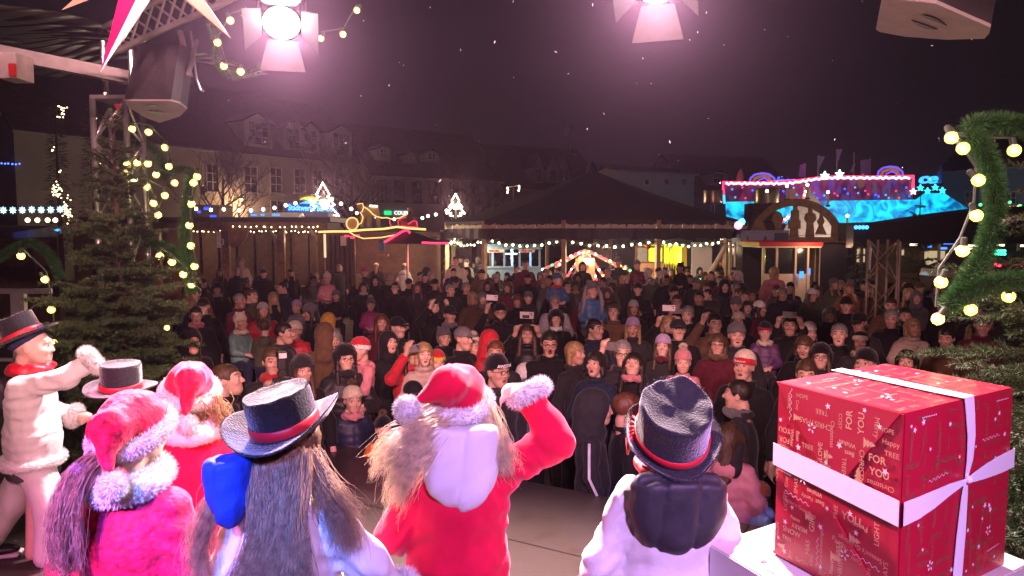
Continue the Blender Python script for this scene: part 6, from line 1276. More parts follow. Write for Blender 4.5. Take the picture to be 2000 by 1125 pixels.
def fur_tube(name, path, r, n, L, parent, closed=False, mat=None, w=.0034):
    n = int(n * 2.1)
    path = np.asarray([tuple(p) for p in path], float)
    m = len(path); i = rng.integers(0, m if closed else m - 1, n); t = rng.random(n)[:, None]
    a = path[i]; b = path[(i + 1) % m]; p = a + (b - a) * t; tg = b - a; tg /= np.linalg.norm(tg, axis=1)[:, None] + 1e-9
    d = rng.normal(size=(n, 3)); d -= tg * (d * tg).sum(1)[:, None]; d /= np.linalg.norm(d, axis=1)[:, None] + 1e-9
    base = p + d * r * .8; dr = d + tg * rng.normal(size=(n, 1)) * .5 + rng.normal(size=(n, 3)) * .35
    sp = spikes('spk', base, dr, L * rng.uniform(.6, 1.2, n), w)
    b_ = MB().tube([tuple(q) for q in path], r, 10, closed=closed)
    v = np.array(b_.v, f4); nv = len(sp.vertices); sv = np.empty(nv * 3, f4); sp.vertices.foreach_get('co', sv)
    bm = bmesh.new(); bm.from_mesh(sp); me2 = b_.mesh('tb', True); bm.from_mesh(me2); bm.to_mesh(sp); bm.free(); bpy.data.meshes.remove(me2)
    sp.name = name
    return obj(name, sp, mat or m_fur, parent, kind='stuff')
def fur_ball(name, c, r, n, L, parent, mat=None):
    n = int(n * 2); d = rng.normal(size=(n, 3)); d /= np.linalg.norm(d, axis=1)[:, None]
    sp = spikes(name, d * r * .8 + np.array(c), d + rng.normal(size=(n, 3)) * .4, L * rng.uniform(.6, 1.2, n), .0034)
    bm = bmesh.new(); bm.from_mesh(sp); me2 = MB().ball(c, r, 14).mesh('b', True); bm.from_mesh(me2); bm.to_mesh(sp); bm.free()
    return obj(name, sp, mat or m_fur, parent, kind='stuff')
def top_hat(parent, loc, rot, sc=1.0, crease=0.0, curl=.05, h=.125, wr=1.0, brim=1.0):
    """felt top hat: crown with a raised rim round the top, curled brim, ribbon"""
    n = 56; rcw = .090; rb = .158; V = []; Fc = []
    prof = [(.0005, h - .006), (.03, h - .008), (.06, h - .006), (.076, h - .001), (.0815, h + .003), (.0855, h), (.0875, h - .012), (.088, h * .7), (.0885, h * .4), (.090, .02), (.0925, .004), (.102, -.002),
            (.118, -.003), (.135, .0), (.148, .004), (.156, .008), (.158, .012), (.154, .013), (.146, .010), (.130, .004), (.112, .001), (.094, .0)]
    pos = []
    for r, z in prof:
        for k in range(n):
            w = 2 * PI * k / n; r2 = .095 + (r - .095) * brim * (1 + .25 * (1 - brim) * math.sin(w * 5)) if r > .095 else r; x = r2 * math.cos(w); y = r2 * math.sin(w) * 1.12; zz = z
            if r > .095: zz += curl * ((r - .095) / .063) ** 1.4 * math.cos(w) ** 2 - .012 * math.sin(w) ** 2 * (r - .095) / .063
            if z > .03:
                q = crease * (math.sin(x * 48 + z * 21 + 1) * .6 + math.sin(y * 57 - x * 30 + z * 33) * .5 + math.sin(x * 90 + y * 71) * .3)
                x += q * .05; y += q * .05 * math.sin(w + 1); zz += q * .16 * (z / h) ** 3
                x *= 1 + .02 * math.sin(w * 2 + 1)
            pos.append((x * wr, y * wr, zz))
    m = len(prof)
    for i in range(m - 1):
        for k in range(n):
            l = (k + 1) % n; Fc.append((i * n + k, (i + 1) * n + k, (i + 1) * n + l, i * n + l))
    b = MB(); b.add(pos, Fc)
    hat = b.build('top_hat', m_felt, parent, True); hat.location = loc; hat.rotation_euler = rot; hat.scale = (sc, sc, sc)
    rb_ = MB(); bp = []
    for i, (r, z) in enumerate(((.0925, .006), (.0945, .008), (.094, .030), (.0915, .032))):
        for k in range(n):
            w = 2 * PI * k / n; bp.append((r * math.cos(w) * wr, r * math.sin(w) * 1.12 * wr, z + .003 * math.sin(w * 2 + .7)))
    rb_.add(bp, [(i * n + k, (i + 1) * n + k, (i + 1) * n + (k + 1) % n, i * n + (k + 1) % n) for i in range(3) for k in range(n)])
    rb_.build('hat_band', m_redband, hat, True)
    # felt fuzz on the rims
    w = rng.random(900) * 2 * PI; rr = .084 + rng.normal(size=900) * .002
    rr = rr * wr; bs = np.stack([rr * np.cos(w), rr * np.sin(w) * 1.12, np.full(900, h)], 1); d = np.stack([np.cos(w), np.sin(w), rng.random(900) * 1.5], 1) + rng.normal(size=(900, 3)) * .5
    w2 = rng.random(900) * 2 * PI; rb2 = .095 + .062 * brim; b2 = np.stack([rb2 * wr * np.cos(w2), rb2 * wr * 1.12 * np.sin(w2), .012 + curl * np.cos(w2) ** 2 - .012 * np.sin(w2) ** 2], 1); d2 = np.stack([np.cos(w2), np.sin(w2), rng.random(900)], 1) + rng.normal(size=(900, 3)) * .5
    obj('felt_fuzz', spikes('felt_fuzz', np.r_[bs, b2], np.r_[d, d2], .006, .0012), m_felt, hat, kind='stuff')
    return hat
def santa_hat(parent, rot, tip, pom_at, hc=HC, hs=HSC, brimtilt=.3, mat=None):
    c = Vector(hc); e = Matrix.Rotation(0, 3, 'X')
    t1, t2 = Vector(tip[0]), Vector(tip[1])
    def fn(P):
        d = ell(P, (c.x, c.y + .012, c.z + .045), (.094 * hs, .109 * hs, .098 * hs))
        d = U(.04, d, rc(P, c + Vector((0, .01, .055)), t1, .070, .042), rc(P, t1, t2, .042, .016))
        d = smax(d, -(P[2] - c.z - .01 + (P[1] - c.y) * brimtilt), .01)
        sw = np.abs(P[0] - c.x - .012) ; d = d + .005 * np.exp(-(sw / .006) ** 2)
        return d + .004 * wob(P, 55) + .0025 * np.sin(P[0] * 90 + P[2] * 70)
    g = .0085
    me, _ = net(fn, axis([], g, c.x - .2, c.x + .2), axis([], g, c.y - .15, c.y + .27), axis([], g, c.z - .2, c.z + .24), 'santa_hat')
    h = obj('santa_hat', me, mat or m_velvet, parent)
    ring = [(c.x + .096 * hs * math.cos(w), c.y + .012 + .111 * hs * math.sin(w), c.z + .022 - .111 * hs * math.sin(w) * brimtilt) for w in np.linspace(0, 2 * PI, 33)[:-1]]
    fur_tube('fur_brim', ring, .024, 5200, .016, h, True)
    fur_ball('pom', pom_at, .034, 1500, .018, h)
    return h
def perf(label, px, py, d, yaw, pose, arms, sc, tro=None, legs=None, headyaw=0.0):
    """root whose head centre shows at pixel (px, py) at depth d; returns root and arm points in template units"""
    p = at(px, py, d); POSES[pose] = arms
    sc = (p.z - STAGE) / HC[2] if sc is None else sc
    bm_, cm, tm, hc, hs, A = figure('K', pose, 'wool')
    r = thing('person', label, 'person', (p.x, p.y, STAGE), yaw, 'costumed performers on the stage', sc)
    obj('body', bm_, m_skin, r, color=(.66, .42, .34))
    return r, A, tm
def perf_coat(r, A, mat, hem=.46, flare=.0, fold=.0, name='coat', fat=1.0, cuffcut=.93, g=.0105, skirt=None):
    k = .70; wsh = .1225
    def fn(P):
        d = U(.06, ell(P, (0, .01, .875), (.150 * fat, .115 * fat, .15)), ell(P, (0, .0, .70), (.142 * fat, .118 * fat, .17)), rc(P, (-.10, .012, .972), (.10, .012, .972), .048, .048))
        d = smin(d, rc(P, (0, .01, .68), (0, .01, .34), .13 * fat, .15 * fat + flare, 1.15), .05)
        if fold: d = d + fold * np.clip((.72 - P[2]) / .2, 0, 1) * np.sin(np.arctan2(P[0], P[1]) * 11 + 2 * np.sin(P[2] * 9))
        d = smax(d, hem - P[2], .012)
        for a, s in zip(A, (1, -1)):
            w = Vector(a[1]); e = Vector(a[0]); ww = e + (w - e) * cuffcut
            sl = smin(rc(P, (s * wsh * .93, .012, .962), a[0], .060, .054), rc(P, a[0], ww, .054, .045), .03)
            sl = sl + .0035 * np.sin((P[2] + P[0] * s * .6) * 95 + 2.0 * np.sin(P[1] * 30))
            cut = ((P[0] - ww[0]) * (w - e)[0] + (P[1] - ww[1]) * (w - e)[1] + (P[2] - ww[2]) * (w - e)[2]) / max((w - e).length, 1e-4)
            d = smin(d, smax(sl, cut, .006), .028)
        d = smin(d, torus(P, (0, .012, 1.045), .055, .022, 1, 1.05), .014)
        d = d + .0052 * wob(P, 30) + .0035 * wob(P, 62, 2) + .0030 * np.sin((P[2] * 1.0 + np.abs(P[0]) * .9 + .02 * np.sin(P[0] * 40)) * 110) * np.clip((np.abs(P[0]) - .05) / .08, 0, 1)
        seam = np.exp(-(P[0] / .005) ** 2) * (P[1] > 0) + np.exp(-((np.abs(P[0]) - .105 + .25 * (P[2] - .95)) / .005) ** 2) * (P[1] > 0) * (P[2] > .6) + np.exp(-((P[2] - .70) / .005) ** 2)
        return d + seam * .0055
    xs = [a[0][0] for a in A] + [a[1][0] for a in A] + [.2, -.2]; ys = [a[0][1] for a in A] + [a[1][1] for a in A] + [-.18, .18]; zs = [a[0][2] for a in A] + [a[1][2] for a in A] + [1.08]
    me, _ = net(fn, axis([], g, min(xs) - .09, max(xs) + .09), axis([], g, min(ys) - .09, max(ys) + .12), axis([], g, hem - .03, max(zs) + .09), name)
    return obj(name, me, mat, r)
def cuff(r, a, rad=.058, n=2600, L=.022, f=.92):
    w = Vector(a[1]); e = Vector(a[0]); d = (w - e).normalized(); c = e + (w - e) * f; x = d.orthogonal().normalized(); y = d.cross(x)
    ring = [c + (x * math.cos(t) + y * math.sin(t)) * rad * .72 for t in np.linspace(0, 2 * PI, 19)[:-1]]
    return fur_tube('fur_cuff', ring, .022, n, L, r, True)
def hang_hood(r, c, R, mat, seams=(.045,), rim=True, name='hood', g=.008, cut=.52):
    def fn(P):
        x = P[0] - c[0]; z = np.minimum(P[2] - c[2], 0) + 0 * x
        d = (np.sqrt((x / R[0]) ** 2 + (z / R[2]) ** 2) - 1) * R[0]
        d = smax(d, np.abs(P[1] - c[1] + .012 * (x / R[0]) ** 2) - R[1], .07)
        d = smax(d, P[2] - (c[2] + R[2] * cut), .02)
        if rim: d = smin(d, rc(P, (c[0] - R[0] * .72, c[1] - .01, c[2] + R[2] * .50), (c[0] + R[0] * .72, c[1] - .01, c[2] + R[2] * .50), .020, .020), .012)
        for s in seams: d = d + .006 * np.exp(-((P[0] - c[0] - s + .12 * (P[2] - c[2])) / .006) ** 2) * (P[1] > c[1])
        d = d + .0022 * np.sin((P[0] - c[0]) * 60 + 9 * (P[2] - c[2]))
        return d + .004 * wob(P, 45) + .0025 * wob(P, 100, 1)
    me, _ = net(fn, axis([], g, c[0] - R[0] - .03, c[0] + R[0] + .03), axis([], g, c[1] - R[1] - .03, c[1] + R[1] + .03), axis([], g, c[2] - R[2] - .03, c[2] + R[2] + .04), name)
    return obj(name, me, mat, r)
def hair_obj(r, paths, col, rad=.0016, name='hair'):
    return obj(name, strands(name, paths, rad), m_hair, r, color=col, kind='stuff')
def bundle(n, ctrl, spread0, spread1, wave=.01, K=12):
    """n strands following the control path, spread from spread0 to spread1"""
    base = smoothpath(ctrl, K, 1); o0 = rng.normal(size=(n, 1, 3)); t = np.linspace(0, 1, K)[None, :, None]
    sp = np.array(spread0)[None, None] * (1 - t) + np.array(spread1)[None, None] * t
    ph = rng.random((n, 1, 3)) * 6.28; clump = np.sin(o0 * 2.5 + t * 4 + 1) * .3
    return base[None] + (o0 * .55 + clump) * sp + np.sin(t * rng.uniform(5, 13, (n, 1, 1)) + ph) * wave * t
DOWN = ((.30, .03, 1.10), (.33, -.07, .88), (.1, -.25, -1), (-1, 0, 0), .4)
# --- G: black-hatted child in white coat, right of centre
r, A, tm = perf('child in white coat with black hanging hood and crumpled black top hat', 1308, 848, 2.35, PI, 'pG', (DOWN, None), None)
perf_coat(r, A, m_fleece, hem=.42, fat=1.12)
obj('trousers', tm, m_fleece, r)
for a in A: cuff(r, a)
hang_hood(r, (0, .125, .985), (.150, .040, .150), m_quilt, (-.055, .05))
sc_ = obj('scarf', head_item('scarf'), m_redband, r, (0, .0, HC[2] + .015)); sc_.scale = (1.0, 1.0, .8)
hp_ = obj('hair', head_item('short'), m_hair, r, HC, HAIRC['brown']); hp_.scale = (.88,) * 3
top_hat(r, (0, .02, HC[2] - .005), (-.60, .10, .1), 1.06, crease=.06, curl=.02, h=.138, wr=1.12, brim=.38)
fl = MB()
for q in range(5): fl.tube([(.085, -.01, HC[2] + .02), (.105 + .006 * q, .02 * q - .05, HC[2] + .04 - .012 * q), (.115 + .004 * q, .02 * q - .06, HC[2] - .01 - .012 * q)], [.004, .012, .003], 6)
fl.build('ribbon_bow', m_redband, r, True)
# --- F: girl in red coat, arm raised
FA = ((.27, .03, 1.14), (.14, -.16, 1.16), (-.3, -.6, .2), (-1, 0, 0), .5)
FB = ((-.43, -.02, 1.50), (-.315, -.10, 1.72), (.8, -.15, -.15), (0, .2, -1), .75)
r, A, tm = perf('child in red coat and red bobble hat, fist raised, blond hair flying', 893, 800, 2.42, PI + .12, 'pF', (FA, FB), None)
perf_coat(r, A, m_redcloth, hem=.36, flare=.10, fold=.011, fat=1.06)
obj('trousers', tm, m_cloth, r, color=COL['white'])
cuff(r, A[1], .062); cuff(r, A[0])
hang_hood(r, (-.005, .108, 1.030), (.112, .048, .140), m_whitecl, (.0,), rim=False, cut=.8)
santa_hat(r, 0, ((.03, .09, HC[2] + .10), (.11, .10, HC[2] + .06)), (.145, .10, HC[2] + .03), brimtilt=.25, mat=m_redcloth)
hp = [bundle(800, [(.02, .06, HC[2] + .0), (.09, .12, HC[2] - .03), (.155, .15, HC[2] - .05), (.20, .12, HC[2] - .13)], (.03, .02, .02), (.045, .04, .045), .012),
      bundle(520, [(.02, .08, HC[2] - .02), (.10, .15, HC[2] - .07), (.155, .14, HC[2] - .14), (.18, .10, HC[2] - .22)], (.03, .02, .02), (.03, .03, .045), .012),
      bundle(700, [(-.07, .03, HC[2] + .01), (-.105, .06, HC[2] - .05), (-.12, .08, HC[2] - .11), (-.13, .08, HC[2] - .15)], (.02, .03, .03), (.03, .03, .03), .015),
      bundle(300, [(0, .07, HC[2] + .01), (.0, .08, HC[2] - .04), (.01, .08, HC[2] - .09)], (.05, .01, .01), (.05, .01, .01), .004)]
hair_obj(r, np.concatenate(hp), (.85, .66, .40), .0010)
# --- E: girl with black top hat, blue hood, long hair
EA = ((.27, .03, 1.12), (.25, -.14, .95), (0, -.4, -1), (-1, 0, 0), .4)
EB = ((-.31, -.04, 1.17), (-.415, -.10, 1.00), (-.5, -.2, -.8), (0, .3, -1), .4)
r, A, tm = perf('child with long hair, black top hat, bright blue hood and white coat', 562, 864, 2.2, PI - .15, 'pE', (EA, EB), None)
perf_coat(r, A, m_fleece, hem=.42, fat=1.05)
obj('trousers', tm, m_fleece, r)
for a in A: cuff(r, a, .064, 3600, .030)
a = A[1]; w = Vector(a[1]); e = Vector(a[0]); dv = (w - e).normalized()
gl = MB().tube([w - dv * .05, w + dv * .01, w + dv * .05, w + dv * .09 + Vector((0, -.01, -.01)), w + dv * .125 + Vector((0, -.02, -.03))], [.040, .040, .045, .038, .012], 14); gl.build('blue_mitten', m_bluecl, r, True)
hang_hood(r, (.10, .15, 1.098), (.062, .06, .124), m_bluecl, (.015,), rim=False)
hp = []
for q in range(13):
    x0 = .035 - q * .0105; wv_ = .034 * math.sin(q * 2.3); en_ = .15 - q * .021; yy = .014 * math.sin(q * 3.1)
    hp.append(bundle(330, [(x0, .085, HC[2] + .0), (x0 * 1.15 - .01, .145 + yy, HC[2] - .08), (x0 * .8 - .03 + wv_ * .6, .175 + yy, HC[2] - .17), (x0 * .8 - .03 - wv_ * .7 + en_ * .2, .188 + yy, HC[2] - .27), (x0 * .5 - .02 + wv_ * .8 + en_ * .6, .19 + yy, HC[2] - .38), (en_ - .02 - wv_ * .5, .185, HC[2] - .50 - .05 * math.cos(q * 2.1))], (.012, .010, .01), (.024, .018, .045), .016, 18))
hp.append(bundle(460, [(.09, .04, HC[2] - .01), (.14, .10, HC[2] - .10), (.17, .14, HC[2] - .18), (.21, .12, HC[2] - .26), (.20, .13, HC[2] - .34)], (.015, .02, .01), (.03, .02, .05), .014, 18))
hp.append(bundle(700, [(-.08, .04, HC[2] - .01), (-.12, .07, HC[2] - .07), (-.155, .08, HC[2] - .13), (-.19, .06, HC[2] - .18), (-.20, .07, HC[2] - .24)], (.02, .02, .01), (.04, .03, .045), .022, 18))
hair_obj(r, np.concatenate([np.asarray(h) for h in hp]), (.40, .25, .15), .0009)
hp_ = obj('hair_cap', head_item('bob'), m_hair, r, HC, (.15, .08, .04)); hp_.scale = (.88,) * 3
top_hat(r, (0, .008, HC[2] + .045), (-.15, .20, .1), 1.02, crease=.02, curl=.046, h=.105)
# --- C: girl in red velvet with ponytail, front left
CA = ((.28, .03, 1.10), (.30, -.07, .90), (.1, -.25, -1), (-1, 0, 0), .4)
r, A, tm = perf('child in magenta-red velvet coat with red bobble hat and long ponytail, nearest at left', 256, 856, 2.22, PI - .12, 'pC', (CA, None), None)
perf_coat(r, A, m_velvet, hem=.34, flare=.05, fat=1.12)
obj('trousers', tm, m_cloth, r, color=COL['white'])
for a in A: cuff(r, a)
santa_hat(r, 0, ((-.01, .11, HC[2] + .06), (-.035, .15, HC[2] - .03)), (-.045, .15, HC[2] - .085), brimtilt=.36)
ring = [(.082 * math.cos(t), .02 + .092 * math.sin(t), 1.055 - .012 * math.sin(t)) for t in np.linspace(0, 2 * PI, 25)[:-1]]
fur_tube('fur_collar', ring, .036, 5200, .020, r, True)
hp = [bundle(1300, [(.03, .09, HC[2] - .02), (.050, .15, HC[2] - .05), (.062, .185, HC[2] - .12), (.070, .19, HC[2] - .20), (.075, .185, HC[2] - .29)], (.02, .015, .012), (.035, .022, .04), .010, 14),
      bundle(300, [(-.03, .085, HC[2] + .0), (.02, .105, HC[2] - .025), (.05, .14, HC[2] - .045)], (.02, .01, .012), (.008, .008, .008), .002, 14)]
hair_obj(r, np.concatenate(hp), (.40, .29, .26), .0010)
fur_ball('hair_tie', (.05, .15, HC[2] - .045), .014, 300, .014, r, M('lilac_hair_tie', (.45, .35, .6), .9))
hp_ = obj('hair_cap', head_item('short'), m_hair, r, HC, (.13, .08, .05)); hp_.scale = (.89,) * 3
# --- D: girl in red behind, turned right
r, A, tm = perf('child in red coat with red bobble hat and thick white scarf, behind the ponytailed child', 372, 775, 2.95, PI + .45, 'pD', (((.27, .0, 1.12), (.22, -.2, 1.05), (-.3, -.6, 0), (-1, 0, 0), .4), ((-.29, -.06, 1.15), (-.27, -.28, 1.10), (.1, -1, .1), (1, 0, 0), .4)), None)
perf_coat(r, A, m_redcloth, hem=.34, flare=.05, fat=1.12)
obj('trousers', tm, m_cloth, r, color=COL['white'])
for a in A: cuff(r, a)
santa_hat(r, 0, ((.0, .115, HC[2] + .09), (.025, .15, HC[2] - .02)), (.02, .145, HC[2] - .075), brimtilt=.35, mat=m_velvet)
fur_tube('scarf', [(x * 1.05, y * 1.05, z) for x, y, z in ring], .042, 5200, .016, r, True)
hair_obj(r, bundle(500, [(-.05, .05, HC[2] - .0), (-.085, .07, HC[2] - .06), (-.09, .08, HC[2] - .12)], (.04, .04, .02), (.03, .03, .03), .02), (.34, .22, .10), .0018)
hp_ = obj('hair_cap', head_item('short'), m_hair, r, HC, (.2, .12, .06)); hp_.scale = (.89,) * 3
# --- B: small child in white coat and top hat, half hidden
r, A, tm = perf('child in white coat and stiff black top hat, half hidden behind the ponytailed child', 240, 772, 3.45, PI - .3, 'pG', (DOWN, None), None)
perf_coat(r, A, m_fleece, hem=.40, fat=1.1)
obj('trousers', tm, m_fleece, r)
for a in A: cuff(r, a)
sc_ = obj('scarf', head_item('scarf'), m_redband, r, (0, .0, HC[2] + .015)); sc_.scale = (.95, .95, .8)
hp_ = obj('hair', head_item('short'), m_hair, r, HC, HAIRC['brown']); hp_.scale = (.9,) * 3
top_hat(r, (0, .008, HC[2] + .035), (-.05, -.06, .1), 1.0, crease=.01, curl=.012, h=.125)
# --- A: dancer at far left in profile, arm stretched out
AA = ((.26, .0, 1.12), (.20, -.24, 1.06), (-.2, -.9, -.1), (-1, 0, 0), .9)
AB = ((-.22, -.30, 1.45), (-.18, -.52, 1.60), (.05, -.9, .25), (.2, .2, -1), .25)
r, A, tm = perf('dancing child in white coat and wide white trousers, black top hat, arm stretched forward', 58, 678, 4.15, PI / 2 + .25, 'pA', (AA, AB), None)
perf_coat(r, A, m_fleece, hem=.55, fat=1.08)
cuff(r, A[1], .070, 3600, .03, .80); cuff(r, A[0], .058)
ring2 = [(.150 * math.cos(t), .01 + .128 * math.sin(t), .555) for t in np.linspace(0, 2 * PI, 33)[:-1]]
fur_tube('fur_hem', ring2, .028, 6000, .018, r, True)
hm = MB().lathe([(.135, .47), (.14, .48), (.142, .54), (.12, .56)], (0, .01, 0), 32, 1, .9); hm.build('jacket_hem', m_greyhem, r, True)
def at_(P):
    d = ell(P, (0, .01, .56), (.13, .115, .10))
    d = smin(d, smin(rc(P, (-.055, 0, .55), (-.07, -.10, .30), .088, .085), rc(P, (-.07, -.10, .30), (-.06, -.085, .055), .085, .095), .04), .05)
    d = smin(d, smin(rc(P, (.06, .02, .55), (.075, .14, .32), .088, .085), rc(P, (.075, .14, .32), (.08, .30, .09), .08, .085), .04), .05)
    return d + .006 * wob(P, 26) + .003 * wob(P, 60, 1)
me, _ = net(at_, axis([], .012, -.22, .22), axis([], .012, -.28, .45), axis([], .012, .0, .68), 'trousers'); tr = obj('trousers', me, m_fleece, r)
for (x, y) in ((-.06, -.13), (.08, .24)):
    me, _ = net(lambda P: U(.03, ell(P, (x, y, .038), (.048, .12, .034)), ell(P, (x, y + .06, .06), (.042, .05, .045))), axis([], .01, x - .08, x + .08), axis([], .01, y - .16, y + .16), axis([], .01, -.02, .13), 'shoe')
    s_ = obj('shoe', me, m_black, r)
    me2, _ = net(lambda P: sbox(P, (x, y, .012), (.05, .122, .012), .01), axis([], .01, x - .08, x + .08), axis([], .01, y - .16, y + .16), axis([], .006, -.02, .05), 'sole'); obj('sole', me2, m_fleece, s_)
hang_hood(r, (0, .125, .93), (.12, .055, .13), m_quilt, (.03,))
sc_ = obj('scarf', head_item('scarf'), m_redband, r, (0, .0, HC[2] + .015)); sc_.scale = (1.02, 1.02, .95)
bn = obj('knit_cap', head_item('beanie'), m_navyknit, r, (HC[0], HC[1] + .01, HC[2] + .012)); bn.scale = (.93,) * 3; bn.rotation_euler = (-.28, 0, 0)
top_hat(r, (0, .03, HC[2] + .055), (-.42, .0, 0), 1.02, crease=.01, curl=.0, h=.115)
